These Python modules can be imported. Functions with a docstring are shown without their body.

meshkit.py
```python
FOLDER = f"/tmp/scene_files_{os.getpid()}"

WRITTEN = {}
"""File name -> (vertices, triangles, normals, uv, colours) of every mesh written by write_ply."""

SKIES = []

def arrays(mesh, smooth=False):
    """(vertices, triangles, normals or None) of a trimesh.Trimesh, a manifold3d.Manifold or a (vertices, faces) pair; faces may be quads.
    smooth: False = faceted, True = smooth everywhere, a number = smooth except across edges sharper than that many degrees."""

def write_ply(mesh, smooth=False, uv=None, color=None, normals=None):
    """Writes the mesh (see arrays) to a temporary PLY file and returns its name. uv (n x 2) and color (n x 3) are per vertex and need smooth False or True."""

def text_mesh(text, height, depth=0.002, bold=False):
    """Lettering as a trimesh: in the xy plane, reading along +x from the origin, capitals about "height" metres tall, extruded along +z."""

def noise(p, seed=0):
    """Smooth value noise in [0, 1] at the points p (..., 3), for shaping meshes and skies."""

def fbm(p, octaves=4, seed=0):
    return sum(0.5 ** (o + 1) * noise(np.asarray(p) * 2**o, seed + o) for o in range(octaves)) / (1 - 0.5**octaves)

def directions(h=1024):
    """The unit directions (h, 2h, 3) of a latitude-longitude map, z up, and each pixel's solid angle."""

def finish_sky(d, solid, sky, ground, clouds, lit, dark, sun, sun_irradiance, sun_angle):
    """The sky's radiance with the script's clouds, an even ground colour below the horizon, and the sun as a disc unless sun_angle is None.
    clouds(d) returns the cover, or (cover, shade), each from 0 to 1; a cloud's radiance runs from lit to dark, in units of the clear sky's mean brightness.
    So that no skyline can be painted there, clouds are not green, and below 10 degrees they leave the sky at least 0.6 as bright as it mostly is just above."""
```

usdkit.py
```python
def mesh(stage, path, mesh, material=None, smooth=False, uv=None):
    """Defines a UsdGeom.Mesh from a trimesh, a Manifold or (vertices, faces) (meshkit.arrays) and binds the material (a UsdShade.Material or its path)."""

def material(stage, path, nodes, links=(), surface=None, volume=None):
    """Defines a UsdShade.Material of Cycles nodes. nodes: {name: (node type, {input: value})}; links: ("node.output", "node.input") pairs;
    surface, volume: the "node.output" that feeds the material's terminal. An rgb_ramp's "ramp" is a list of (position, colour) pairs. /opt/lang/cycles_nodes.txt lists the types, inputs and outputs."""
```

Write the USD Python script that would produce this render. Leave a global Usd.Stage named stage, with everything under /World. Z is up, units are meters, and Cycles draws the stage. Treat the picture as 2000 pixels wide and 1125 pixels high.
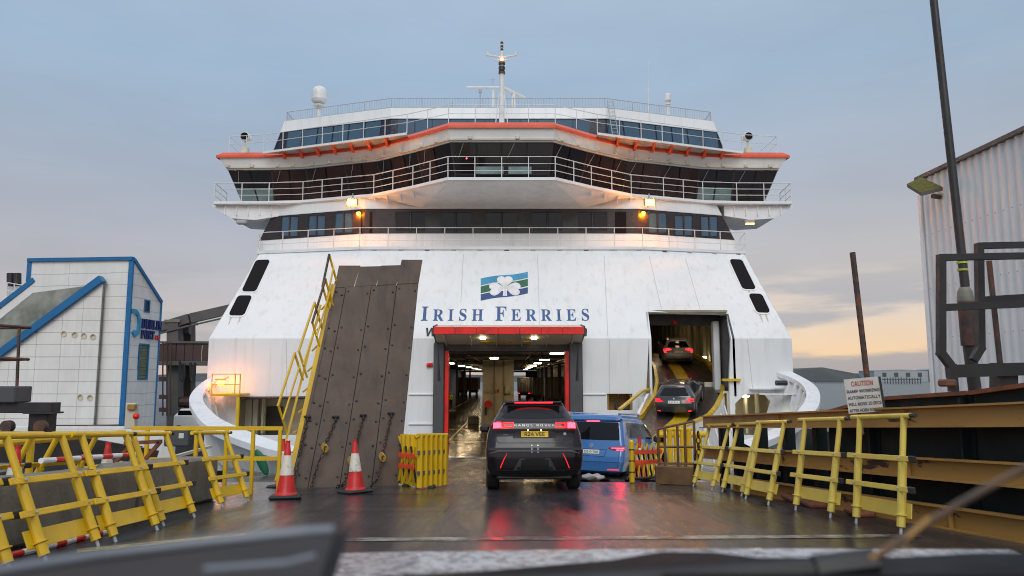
import math, random
import numpy as np, trimesh, usdkit, meshkit
from pxr import Gf, Sdf, Usd, UsdGeom, UsdLux, UsdShade
import shapely
from shapely.geometry import Polygon, box as sbox, Point
from shapely.ops import unary_union
from shapely import affinity

rng = random.Random(7)
stage = Usd.Stage.CreateInMemory()
UsdGeom.SetStageUpAxis(stage, "Z")
UsdGeom.Xform.Define(stage, "/World")
UsdGeom.Scope.Define(stage, "/World/Looks")

# ------------------------------------------------------------------ camera (eye at the origin, metres, +Y ahead)
PITCH = math.radians(6.85)
FPX = 1440.0
cam = UsdGeom.Camera.Define(stage, "/World/camera")
cam.AddRotateXYZOp().Set(Gf.Vec3f(90 + math.degrees(PITCH), 0, 0))
cam.CreateHorizontalApertureAttr(36.0)
cam.CreateVerticalApertureAttr(36.0 * 9 / 16)
cam.CreateFocalLengthAttr(36.0 * FPX / 2000)
cam.CreateClippingRangeAttr(Gf.Vec2f(0.05, 30000))
cam.CreateFStopAttr(3.4)
cam.CreateFocusDistanceAttr(17.0)
cam.CreateExposureAttr(EXPOSURE := 0.52)

# ------------------------------------------------------------------ sky: thin dusk overcast over the physical sky, and a soft veiled sun
SKYZ = -.5
SUN_AZ, SUN_EL = math.radians(180), math.radians(38)      # azimuth from +Y towards +X
sun_dir = np.array([math.sin(SUN_AZ) * math.cos(SUN_EL), math.cos(SUN_AZ) * math.cos(SUN_EL), math.sin(SUN_EL)])
usdkit.material(stage, "/World/Looks/sky_dusk", {
    "tc": ("texture_coordinate", {}),
    "sep": ("separate_xyz", {}),
    "sky": ("sky_texture", {"sky_type": "single_scattering", "sun_disc": False, "sun_elevation": SUN_EL, "sun_rotation": SUN_AZ, "aerosol_density": 2.0}),
    # cloud sheet colour by height above the horizon (thin and blue above, lit warm near the horizon)
    "hc": ("rgb_ramp", {"ramp": [(0.0, (.46, .36, .27)), (.5, (.93, .63, .39)), (.515, (.97, .67, .41)), (.54, (.78, .62, .50)), (.575, (.54, .495, .475)), (.62, (.445, .465, .515)), (.69, (.37, .485, .61)), (.8, (.52, .62, .76)), (1.0, (.90, .98, 1.08))]}),
    "hl": ("rgb_ramp", {"ramp": [(0.0, (.46, .36, .27)), (.5, (.70, .56, .50)), (.53, (.55, .465, .45)), (.56, (.49, .455, .475)), (.60, (.425, .435, .485)), (.65, (.375, .455, .555)), (.69, (.36, .485, .625)), (.8, (.52, .62, .76)), (1.0, (.90, .98, 1.08))]}),
    "z01": ("math", {"math_type": "multiply_add", "value2": .5, "value3": .5}),
    "az": ("map_range", {"range_type": "smoothstep", "from_min": -.28, "from_max": .42, "to_min": 0, "to_max": 1, "clamp": True}),
    "sheet": ("mix_color", {"use_clamp": False}),
    # soft broken cloud bars low down
    "mp": ("mapping", {"scale": (1.1, 1.1, 9.0), "location": (.6, .2, SKYZ)}),
    "n1": ("noise_texture", {"scale": 2.1, "detail": 6, "roughness": .55}),
    "n1r": ("map_range", {"from_min": .45, "from_max": .56, "to_min": 0, "to_max": .92, "clamp": True, "range_type": "smoothstep"}),
    "low": ("map_range", {"from_min": .17, "from_max": .09, "to_min": 0.0, "to_max": 1, "clamp": True, "range_type": "smoothstep"}),
    "bar": ("math", {"math_type": "multiply"}),
    "grey": ("mix_color", {"b": (.41, .385, .405), "use_clamp": False}),
    "mp2": ("mapping", {"scale": (1, 1, 3.2)}),
    "n2": ("noise_texture", {"scale": 2.2, "detail": 5, "roughness": .55}),
    "n2r": ("map_range", {"from_min": .3, "from_max": .7, "to_min": .90, "to_max": 1.07}),
    "vary": ("vector_math", {"math_type": "scale"}),
    "gain": ("vector_math", {"math_type": "scale", "scale": 7.2}),
    "mix": ("mix_color", {"fac": .86, "use_clamp": False}),
    "bg": ("background_shader", {"strength": .1}),
}, [("tc.generated", "sep.vector"), ("sep.z", "z01.value1"), ("z01.value", "hc.fac"), ("z01.value", "hl.fac"), ("sep.x", "az.value"), ("az.result", "sheet.fac"), ("hl.color", "sheet.a"), ("hc.color", "sheet.b"),
    ("tc.generated", "mp.vector"), ("mp.vector", "n1.vector"), ("n1.fac", "n1r.value"), ("sep.z", "low.value"), ("n1r.result", "bar.value1"), ("low.result", "bar.value2"),
    ("bar.value", "grey.fac"), ("sheet.result", "grey.a"), ("tc.generated", "mp2.vector"), ("mp2.vector", "n2.vector"), ("n2.fac", "n2r.value"), ("grey.result", "vary.vector1"), ("n2r.result", "vary.scale"),
    ("vary.vector", "gain.vector1"), ("sky.color", "mix.a"), ("gain.vector", "mix.b"), ("mix.result", "bg.color")], surface="bg.background")
dome = UsdLux.DomeLight.Define(stage, "/World/sky")
dome.CreateIntensityAttr(1.0)
UsdShade.MaterialBindingAPI.Apply(dome.GetPrim()).Bind(UsdShade.Material.Get(stage, "/World/Looks/sky_dusk"))
dome.GetPrim().SetCustomDataByKey("kind", "structure")
sun = UsdLux.DistantLight.Define(stage, "/World/sun")
sun.CreateIntensityAttr(.22)
sun.CreateAngleAttr(35.0)
sun.CreateNormalizeAttr(True)
sun.CreateColorAttr(Gf.Vec3f(1, .97, .93))
sun.AddRotateXYZOp().Set(Gf.Vec3f(90 - math.degrees(SUN_EL), 0, -math.degrees(SUN_AZ) + 180))

# ------------------------------------------------------------------ helpers
CP, SP = math.cos(PITCH), math.sin(PITCH)
V3 = lambda *a: np.array(a, float)


def ray(x, y):
    u, v = (x - 1000) / FPX, (562.5 - y) / FPX
    return V3(u, CP - v * SP, SP + v * CP)


def P(x, y, Y):            # where the sight line through (x, y) reaches distance Y
    d = ray(x, y)
    return d * (Y / d[1])


def PZ(x, y, z):
    d = ray(x, y)
    return d * (z / d[2])


SLOPE, EYE = .07, 1.2
road_z = lambda Y: -EYE - SLOPE * Y


def G(x, y):               # on the sloping deck
    d = ray(x, y)
    return d * (-EYE / (d[2] + SLOPE * d[1]))


class MB:
    def __init__(s):
        s.v, s.f, s.n = [], [], 0

    def add(s, v, f):
        v, f = np.asarray(v, float), np.asarray(f, int)
        if f.shape[1] == 4:
            f = np.vstack([f[:, [0, 1, 2]], f[:, [0, 2, 3]]])
        s.v.append(v), s.f.append(f + s.n)
        s.n += len(v)
        return s

    def tm(s, m, M=None):
        v = np.array(m.vertices)
        if M is not None:
            v = v @ M[:3, :3].T + M[:3, 3]
        return s.add(v, m.faces)

    def box(s, c, size, R=None):
        v = (np.array([[x, y, z] for x in (-.5, .5) for y in (-.5, .5) for z in (-.5, .5)]) * size)
        if R is not None:
            v = v @ np.asarray(R).T
        return s.add(v + c, [[0, 1, 3, 2], [4, 6, 7, 5], [0, 4, 5, 1], [2, 3, 7, 6], [0, 2, 6, 4], [1, 5, 7, 3]])

    def rbox(s, c, size, b=.01, R=None):       # box with chamfered edges
        h = np.asarray(size, float) / 2
        b = min(b, .45 * 2 * h.min())
        pts = []
        for k in range(3):
            for sx in (-1, 1):
                for sy in (-1, 1):
                    for sz in (-1, 1):
                        q = h - b
                        q[k] = h[k]
                        pts.append(q * (sx, sy, sz))
        m = trimesh.convex.convex_hull(np.array(pts))
        v = np.array(m.vertices)
        if R is not None:
            v = v @ np.asarray(R).T
        return s.add(v + c, m.faces)

    def bar(s, lo, hi):
        lo, hi = np.minimum(lo, hi), np.maximum(lo, hi)
        return s.box((lo + hi) / 2, hi - lo)

    def beam(s, p, q, w, h, up=(0, 0, 1)):     # w sideways, h along up
        p, q = np.asarray(p, float), np.asarray(q, float)
        t = (q - p) / np.linalg.norm(q - p)
        a = np.cross(t, up)
        a /= np.linalg.norm(a)
        b = np.cross(a, t)
        return s.box((p + q) / 2, (np.linalg.norm(q - p), w, h), np.stack([t, a, b], 1))

    def tube(s, p, q, r, n=8, r2=None):
        p, q = np.asarray(p, float), np.asarray(q, float)
        r2 = r if r2 is None else r2
        t = (q - p) / np.linalg.norm(q - p)
        a = np.cross(t, (0, 0, 1) if abs(t[2]) < .9 else (1, 0, 0))
        a /= np.linalg.norm(a)
        b = np.cross(t, a)
        th = np.arange(n) * 2 * np.pi / n
        ring = np.cos(th)[:, None] * a + np.sin(th)[:, None] * b
        i = np.arange(n)
        j = (i + 1) % n
        f = np.vstack([np.stack([i, j, j + n], 1), np.stack([i, j + n, i + n], 1), np.stack([0 * i + 2 * n, j, i], 1), np.stack([0 * i + 2 * n + 1, i + n, j + n], 1)])
        return s.add(np.vstack([p + ring * r, q + ring * r2, [p], [q]]), f)

    def pipe(s, pts, r, n=6):
        for a, b in zip(pts[:-1], pts[1:]):
            s.tube(a, b, r, n)
        return s

    def lathe(s, prof, c=(0, 0, 0), n=20, axis="z"):
        prof = np.asarray(prof, float)
        th = np.arange(n) * 2 * np.pi / n
        v = np.stack([prof[:, None, 0] * np.cos(th), prof[:, None, 0] * np.sin(th), np.broadcast_to(prof[:, None, 1], (len(prof), n))], -1).reshape(-1, 3)
        if axis == "x":
            v = v[:, [2, 0, 1]]
        if axis == "y":
            v = v[:, [1, 2, 0]]
        f = []
        for k in range(len(prof) - 1):
            for i in range(n):
                j = (i + 1) % n
                f.append([k * n + i, k * n + j, (k + 1) * n + j, (k + 1) * n + i])
        return s.add(v + np.asarray(c, float), f)

    def sphere(s, c, r, sub=2):
        m = trimesh.creation.icosphere(sub, 1.0)
        return s.add(m.vertices * r + np.asarray(c, float), m.faces)

    def prism(s, poly, O, U, W, d, N=None):    # polygon (2-D) in the frame O, U, W, thickened by d along N = U x W
        poly = poly if hasattr(poly, "geom_type") else Polygon(poly)
        O, U, W = map(lambda a: np.asarray(a, float), (O, U, W))
        N = np.cross(U, W) if N is None else np.asarray(N, float)
        for g in getattr(poly, "geoms", [poly]):
            if g.is_empty or g.geom_type != "Polygon" or g.area < 1e-9:
                continue
            m = trimesh.creation.extrude_polygon(g, 1.0, engine="earcut")
            v = np.array(m.vertices)
            s.add(O + v[:, :1] * U + v[:, 1:2] * W + v[:, 2:] * N * d, m.faces)
        return s

    def patch(s, poly, S, off=0.0, thick=.05, cell=.5, us=(), vs=()):
        """A polygon in (u, v) laid on the surface S(u, v, off) -> points; off grows outwards."""
        poly = poly if hasattr(poly, "geom_type") else Polygon(poly)
        for g in getattr(poly, "geoms", [poly]):
            if g.is_empty or g.geom_type != "Polygon":
                continue
            x0, y0, x1, y1 = g.bounds
            cu = np.unique(np.concatenate([np.linspace(x0, x1, max(2, int(math.ceil((x1 - x0) / cell)) + 1)), [u for u in us if x0 < u < x1]]))
            cv = np.unique(np.concatenate([np.linspace(y0, y1, max(2, int(math.ceil((y1 - y0) / cell)) + 1)), [u for u in vs if y0 < u < y1]]))
            pg = shapely.prepared.prep(g)
            for a, b in zip(cu[:-1], cu[1:]):
                for c, d in zip(cv[:-1], cv[1:]):
                    q = sbox(a, c, b, d)
                    if not pg.intersects(q):
                        continue
                    if pg.contains(q):
                        uv, f = np.array([[a, c], [b, c], [b, d], [a, d]]), [[0, 1, 2], [0, 2, 3]]
                        s.add(S(uv[:, 0], uv[:, 1], off), f)
                        continue
                    it = g.intersection(q)
                    for h in getattr(it, "geoms", [it]):
                        if h.geom_type != "Polygon" or h.area < 1e-9:
                            continue
                        vv, f = trimesh.creation.triangulate_polygon(h, engine="earcut")
                        s.add(S(vv[:, 0], vv[:, 1], off), f)
            for ring in [g.exterior, *g.interiors]:
                r = np.array(ring.segmentize(cell).coords)
                if ring is g.exterior and not shapely.is_ccw(ring) or ring is not g.exterior and shapely.is_ccw(ring):
                    r = r[::-1]
                A, B = S(r[:, 0], r[:, 1], off), S(r[:, 0], r[:, 1], off - thick)
                n = len(r)
                i = np.arange(n - 1)
                s.add(np.vstack([A, B]), np.stack([i, i + n, i + n + 1, i + 1], 1))
        return s

    def m(s):
        t = trimesh.Trimesh(np.vstack(s.v), np.vstack(s.f), process=False)
        t.merge_vertices(digits_vertex=5)
        t.update_faces(t.nondegenerate_faces(height=1e-7))
        return t


ORG, COUNT, ZS = {}, {}, {}


def path_for(parent, name):
    p = f"{parent}/{name}"
    k = COUNT.get(p, 0)
    COUNT[p] = k + 1
    return p if k == 0 else f"{p}_{k:03d}"


def data(path, **kw):
    pr = stage.GetPrimAtPath(path)
    for k, v in kw.items():
        if v:
            pr.SetCustomDataByKey(k, v)


def thing(name, label, cat, base=(0, 0, 0), rot=None, group=None, local=False):
    """An Xform at the thing's base. Parts come in world coordinates, or in its own if local."""
    p = path_for("/World", name)
    x = UsdGeom.Xform.Define(stage, p)
    x.AddTranslateOp().Set(Gf.Vec3d(*map(float, base)))
    if rot is not None:
        x.AddRotateXYZOp().Set(Gf.Vec3f(*map(float, rot)))
    ORG[p] = np.zeros(3) if local else np.asarray(base, float)
    data(p, label=label, category=cat, group=group)
    return p


def part(parent, name, mb, mat, smooth=30, label=None, kind=None):
    p = path_for(parent, name)
    t = mb.m() if isinstance(mb, MB) else mb.copy()
    t.remove_unreferenced_vertices()
    o = ORG["/".join(parent.split("/")[:3])]
    t = trimesh.Trimesh((np.array(t.vertices) - o) * (1, 1, ZS.get("/".join(parent.split("/")[:3]), 1)), t.faces, process=False)
    usdkit.mesh(stage, p, t, MATS[mat], smooth=smooth)
    data(p, label=label, kind=kind)
    return p


def solo(name, mb, mat, label, cat, group=None, kind=None, smooth=30):
    p = path_for("/World", name)
    t = mb.m() if isinstance(mb, MB) else mb
    b = t.bounds
    o = V3((b[0][0] + b[1][0]) / 2, (b[0][1] + b[1][1]) / 2, b[0][2])
    t = trimesh.Trimesh(np.array(t.vertices) - o, t.faces, process=False)
    m = usdkit.mesh(stage, p, t, MATS[mat], smooth=smooth)
    m.AddTranslateOp().Set(Gf.Vec3d(*map(float, o)))
    data(p, label=label, category=cat, group=group, kind=kind)
    return p


def struct(name, mb, mat, smooth=30):
    p = path_for("/World", name)
    usdkit.mesh(stage, p, mb.m() if isinstance(mb, MB) else mb, MATS[mat], smooth=smooth)
    data(p, kind="structure")
    ORG[p] = np.zeros(3)
    return p


def copy(src, name, label, loc, rot, group=None):
    p = path_for("/World", name)
    x = UsdGeom.Xform.Define(stage, p)
    x.GetPrim().GetReferences().AddInternalReference(src)
    x.ClearXformOpOrder()
    x.AddTranslateOp().Set(Gf.Vec3d(*map(float, loc)))
    x.AddRotateXYZOp().Set(Gf.Vec3f(*map(float, rot)))
    x.GetPrim().SetInstanceable(True)
    cat = stage.GetPrimAtPath(src).GetCustomDataByKey("category")
    data(p, label=label, category=cat, group=group)
    return p


# ------------------------------------------------------------------ materials
MATS = {}


def mat(name, c, rough=.5, metal=0.0, c2=None, scale=2.0, lo=.4, hi=.7, stretch=(1, 1, 1), bump=0.0, bscale=30, rvar=.1, coat=0.0, spec=.5, streak=None, detail=5, local=False):
    """Painted or raw surface: colour c wearing to c2 by noise, optional vertical streaks, noisy roughness, fine relief."""
    c2 = tuple(x * .75 for x in c) if c2 is None else c2
    src = ("texture_coordinate", {}) if local else ("geometry", {})
    so = "g.object" if local else "g.position"
    n = {"g": src, "mp": ("mapping", {"scale": stretch}), "n": ("noise_texture", {"scale": scale, "detail": detail, "roughness": .6}),
         "r": ("map_range", {"from_min": lo, "from_max": hi, "clamp": True}), "mx": ("mix_color", {"a": c, "b": c2}),
         "rr": ("map_range", {"from_min": .3, "from_max": .7, "to_min": max(rough - rvar, .02), "to_max": rough + rvar, "clamp": True}),
         "n2": ("noise_texture", {"scale": scale * 3.1, "detail": 3}),
         "p": ("principled_bsdf", {"metallic": metal, "coat_weight": coat, "coat_roughness": .04, "specular_ior_level": spec})}
    l = [(so, "mp.vector"), ("mp.vector", "n.vector"), ("n.fac", "r.value"), ("r.result", "mx.fac"), (so, "n2.vector"), ("n2.fac", "rr.value"), ("rr.result", "p.roughness")]
    out = "mx.result"
    if streak:
        col, amt = streak
        n |= {"ms": ("mapping", {"scale": (2.2, 2.2, .12)}), "ns": ("noise_texture", {"scale": 1.6, "detail": 6, "roughness": .65}), "rs": ("map_range", {"from_min": .52, "from_max": .78, "to_max": amt, "clamp": True}), "mxs": ("mix_color", {"b": col})}
        l += [(so, "ms.vector"), ("ms.vector", "ns.vector"), ("ns.fac", "rs.value"), ("rs.result", "mxs.fac"), (out, "mxs.a")]
        out = "mxs.result"
    l.append((out, "p.base_color"))
    if bump:
        n |= {"nb": ("noise_texture", {"scale": bscale, "detail": 4}), "b": ("bump", {"strength": bump, "distance": .02})}
        l += [(so, "nb.vector"), ("nb.fac", "b.height"), ("b.normal", "p.normal")]
    MATS[name] = usdkit.material(stage, f"/World/Looks/{name}", n, l, surface="p.BSDF")


def emit(name, c, strength):
    MATS[name] = usdkit.material(stage, f"/World/Looks/{name}", {"e": ("emission", {"color": c, "strength": strength})}, [], surface="e.emission")


mat("ship_white", (.80, .82, .82), .32, c2=(.74, .765, .765), scale=.35, lo=.4, hi=.7, streak=((.47, .44, .38), .42), bump=.14, bscale=.8, rvar=.08)
mat("ship_white_clean", (.80, .82, .83), .35, c2=(.72, .73, .72), scale=.8, streak=((.50, .45, .38), .22))
mat("seam_grey", (.50, .51, .51), .5)
mat("rust_stain", (.50, .38, .26), .6, c2=(.7, .66, .6), scale=8)
mat("ship_cream", (.62, .58, .46), .5, c2=(.52, .47, .36), scale=.8, streak=((.35, .25, .15), .3))
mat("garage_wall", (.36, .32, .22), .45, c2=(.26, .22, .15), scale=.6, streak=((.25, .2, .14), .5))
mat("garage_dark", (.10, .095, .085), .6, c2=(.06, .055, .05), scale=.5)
mat("garage_floor", (.03, .024, .02), .14, c2=(.06, .045, .032), scale=.6, bump=.12, bscale=9, rvar=.1)
mat("orange_red", (.72, .095, .035), .42, c2=(.6, .085, .03), scale=1.2)
mat("red_paint", (.86, .022, .014), .38, c2=(.5, .02, .015), scale=1.5)
mat("band_dark", (.022, .016, .018), .35, c2=(.03, .022, .022), scale=.8)
mat("glass_dark", (.012, .012, .014), .05, c2=(.022, .014, .012), scale=.4, rvar=.02, spec=.45)
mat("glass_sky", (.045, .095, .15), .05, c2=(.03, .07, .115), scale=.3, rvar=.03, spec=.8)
mat("glass_teal", (.20, .28, .27), .06, c2=(.10, .15, .15), scale=.9, rvar=.02, spec=.7)
mat("glass_car", (.006, .006, .008), .05, c2=(.010, .010, .012), scale=1, rvar=.015, spec=.28, local=True)
mat("blind", (.16, .19, .10), .4)
mat("window_black", (.008, .005, .005), .4, spec=.12)
mat("rail_white", (.74, .75, .75), .4, c2=(.6, .58, .54), scale=2)
mat("rail_grey", (.42, .43, .44), .45)
mat("pipe_black", (.012, .013, .015), .45, c2=(.02, .019, .02), scale=3)
mat("deckhouse_dark", (.016, .018, .034), .2)
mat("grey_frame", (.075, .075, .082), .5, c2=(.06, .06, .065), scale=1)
mat("dark_steel", (.022, .021, .022), .5, c2=(.045, .035, .03), scale=2.5, bump=.1)
mat("rust_steel", (.05, .035, .03), .6, c2=(.17, .065, .03), scale=3, lo=.45, hi=.65, bump=.2)
mat("rusty_edge", (.22, .07, .025), .7, c2=(.09, .04, .03), scale=6)
mat("blue_letter", (.018, .085, .27), .4)
mat("navy", (.012, .03, .16), .4)
mat("logo_blue", (.03, .30, .52), .4)
mat("logo_green", (.005, .12, .055), .4)
mat("logo_navy", (.008, .045, .20), .4)
mat("logo_white", (.82, .82, .82), .4)
mat("trim_blue", (.006, .145, .36), .38, c2=(.008, .115, .28), scale=1)
mat("rust_brown", (.16, .085, .028), .55, c2=(.08, .04, .018), scale=3, bump=.15)
mat("panel_white", (.79, .78, .75), .28, c2=(.70, .69, .66), scale=.5, streak=((.40, .36, .31), .25), rvar=.08)
mat("roof_grey", (.28, .28, .24), .5, c2=(.13, .135, .10), scale=.8, stretch=(1, 1, 1), lo=.35, hi=.65)
mat("cladding", (.74, .76, .76), .4, c2=(.66, .68, .69), scale=.4, streak=((.33, .34, .33), .35))
mat("moss", (.08, .08, .015), .9, c2=(.16, .13, .02), scale=9, bump=.6, bscale=25)
mat("yellow", (.74, .47, .012), .38, c2=(.60, .36, .012), scale=2.2, lo=.4, hi=.75, streak=((.30, .18, .04), .2), bump=.05, bscale=40, local=False)
mat("yellow_pale", (.72, .56, .10), .42, c2=(.60, .43, .07), scale=2.2, streak=((.30, .19, .05), .22), bump=.05, bscale=40)
mat("tan_beam", (.40, .22, .055), .5, c2=(.30, .155, .04), scale=1.4, streak=((.16, .08, .03), .6), bump=.1, bscale=25)
mat("tan_worn", (.40, .22, .055), .5, c2=(.045, .022, .018), scale=1.9, lo=.585, hi=.61, stretch=(1, .45, 1.6), bump=.1, bscale=25)
mat("plate_brown", (.074, .046, .030), .5, c2=(.115, .074, .048), scale=1.1, lo=.35, hi=.7, streak=((.03, .026, .030), .85), bump=.12, bscale=14, rvar=.12)
mat("bolt_dark", (.012, .011, .012), .5)
mat("chain", (.045, .03, .024), .5, metal=.6, c2=(.10, .05, .025), scale=20)
mat("chain_yellow", (.45, .27, .04), .5)
mat("wall_black", (.010, .018, .020), .6, c2=(.018, .026, .027), scale=1.2, spec=.15)
mat("glass_brown", (.05, .024, .018), .07, c2=(.022, .012, .010), scale=.5, rvar=.03, spec=.4)
mat("concrete", (.15, .14, .11), .55, c2=(.22, .205, .165), scale=2.6, lo=.35, hi=.7, streak=((.05, .045, .04), .6), bump=.3, bscale=22)
mat("cone_red", (.62, .022, .018), .42, c2=(.42, .02, .018), scale=6, lo=.45, hi=.75)
mat("cone_white", (.70, .66, .56), .45, c2=(.36, .31, .24), scale=9, lo=.55, hi=.68)
mat("rubber", (.016, .016, .016), .6, c2=(.03, .028, .026), scale=5)
mat("tyre", (.012, .012, .012), .7, c2=(.025, .023, .02), scale=6)
mat("black_plastic", (.014, .014, .015), .45, c2=(.022, .021, .02), scale=5)
mat("chrome", (.6, .6, .6), .15, metal=1)
mat("alloy", (.35, .35, .36), .3, metal=.9)
mat("paint_dark", (.010, .007, .010), .2, c2=(.016, .011, .014), scale=2, coat=.35, spec=.3, rvar=.05, local=True)
emit("brake_strip", (1.0, .008, .012), 7.0)
mat("matte_black", (.006, .006, .007), .6, spec=.15)
emit("reflector_red", (1.0, .03, .03), .9)
mat("paint_blue", (.045, .165, .42), .28, c2=(.04, .15, .39), scale=2, coat=1.0, rvar=.05, local=True)
mat("paint_grey", (.024, .024, .026), .28, c2=(.03, .03, .03), scale=2, coat=1.0, local=True)
emit("tunnel_lamp", (1.0, .74, .42), 13.0)
mat("paint_silver", (.32, .31, .30), .3, c2=(.28, .27, .26), scale=2, coat=.8, local=True)
mat("plate_yellow", (.80, .52, .02), .35)
mat("plate_white", (.74, .73, .66), .35)
mat("ink", (.01, .01, .012), .5)
mat("letter_silver", (.36, .36, .38), .28, metal=.7)
mat("lens_red", (.30, .006, .008), .12)
mat("orange_plastic", (.85, .09, .03), .4)
mat("rock_far", (.055, .06, .058), .9, c2=(.085, .088, .08), scale=.02)
mat("far_shed", (.34, .37, .39), .7, c2=(.30, .33, .35), scale=.05)
mat("far_door", (.25, .27, .29), .7)
mat("far_pile", (.09, .09, .09), .8)
mat("quay", (.055, .052, .048), .4, c2=(.035, .033, .03), scale=.4, bump=.2)
mat("sign_white", (.62, .60, .57), .4, c2=(.50, .46, .40), scale=3)
mat("sign_red", (.42, .05, .035), .5)
mat("white_plate", (.6, .6, .58), .5)
mat("skin", (.45, .28, .2), .6)
mat("hiviz", (.55, .62, .05), .6)
mat("cloth_dark", (.02, .022, .03), .8)
mat("lorry_box", (.60, .27, .07), .5, c2=(.45, .2, .06), scale=1)
mat("lorry_grey", (.16, .15, .14), .5)
mat("gantry", (.11, .10, .095), .55, c2=(.08, .07, .065), scale=1)
mat("gantry_brown", (.075, .042, .034), .55, c2=(.055, .032, .028), scale=.8)
mat("rubbish_bag", (.34, .35, .36), .35, bump=.4, bscale=12)
mat("stalk", (.13, .065, .02), .4, c2=(.03, .022, .02), scale=14)
mat("yellow_line", (.46, .34, .05), .3, c2=(.07, .06, .04), scale=2.6, lo=.45, hi=.62, rvar=.15)
mat("white_line", (.34, .31, .25), .3, c2=(.055, .05, .045), scale=2.4, lo=.38, hi=.56, rvar=.15)
mat("deck_yellow", (.66, .44, .02), .3, c2=(.52, .34, .02), scale=1.2)
emit("sodium", (1.0, .23, .006), 60.0)
emit("sodium_dim", (1.0, .42, .06), 9.0)
emit("deck_lamp", (1.0, .74, .42), 26.0)
emit("lamp_white", (1.0, .86, .55), 9.0)
emit("sodium_flood", (1.0, .30, .0014), 480.0)
mat("pad_edge", (.16, .18, .21), .4)
emit("brake", (1.0, .006, .010), 38.0)
emit("brake_soft", (1.0, .02, .025), 2.6)
emit("bridge_red", (1.0, .05, .08), 6.0)


def wet(name, c, c2, r0, r1, bump, bscale, pud=.5):
    n = {"g": ("geometry", {}), "n": ("noise_texture", {"scale": .9, "detail": 7, "roughness": .62}), "mx": ("mix_color", {"a": c, "b": c2}), "r": ("map_range", {"from_min": .35, "from_max": .68, "clamp": True}),
         "mp": ("mapping", {"scale": (1.7, .22, 1)}), "np": ("noise_texture", {"scale": 1.0, "detail": 5, "roughness": .6}), "rr": ("map_range", {"from_min": pud - .12, "from_max": pud + .14, "to_min": r0, "to_max": r1, "clamp": True}),
         "nb": ("noise_texture", {"scale": bscale, "detail": 5, "roughness": .7}), "nf": ("noise_texture", {"scale": 1.3, "detail": 3}), "nm": ("math", {"math_type": "multiply", "value2": 1.0}),
         "bs": ("map_range", {"from_min": pud - .12, "from_max": pud + .14, "to_min": bump * .35, "to_max": bump, "clamp": True}),
         "b": ("bump", {"distance": .012}), "p": ("principled_bsdf", {"specular_ior_level": .5})}
    l = [("g.position", "n.vector"), ("n.fac", "r.value"), ("r.result", "mx.fac"), ("mx.result", "p.base_color"), ("g.position", "mp.vector"), ("mp.vector", "np.vector"), ("np.fac", "rr.value"), ("rr.result", "p.roughness"),
         ("np.fac", "bs.value"), ("g.position", "nb.vector"), ("nb.fac", "b.height"), ("bs.result", "b.strength"), ("b.normal", "p.normal")]
    MATS[name] = usdkit.material(stage, f"/World/Looks/{name}", n, l, surface="p.BSDF")


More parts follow.
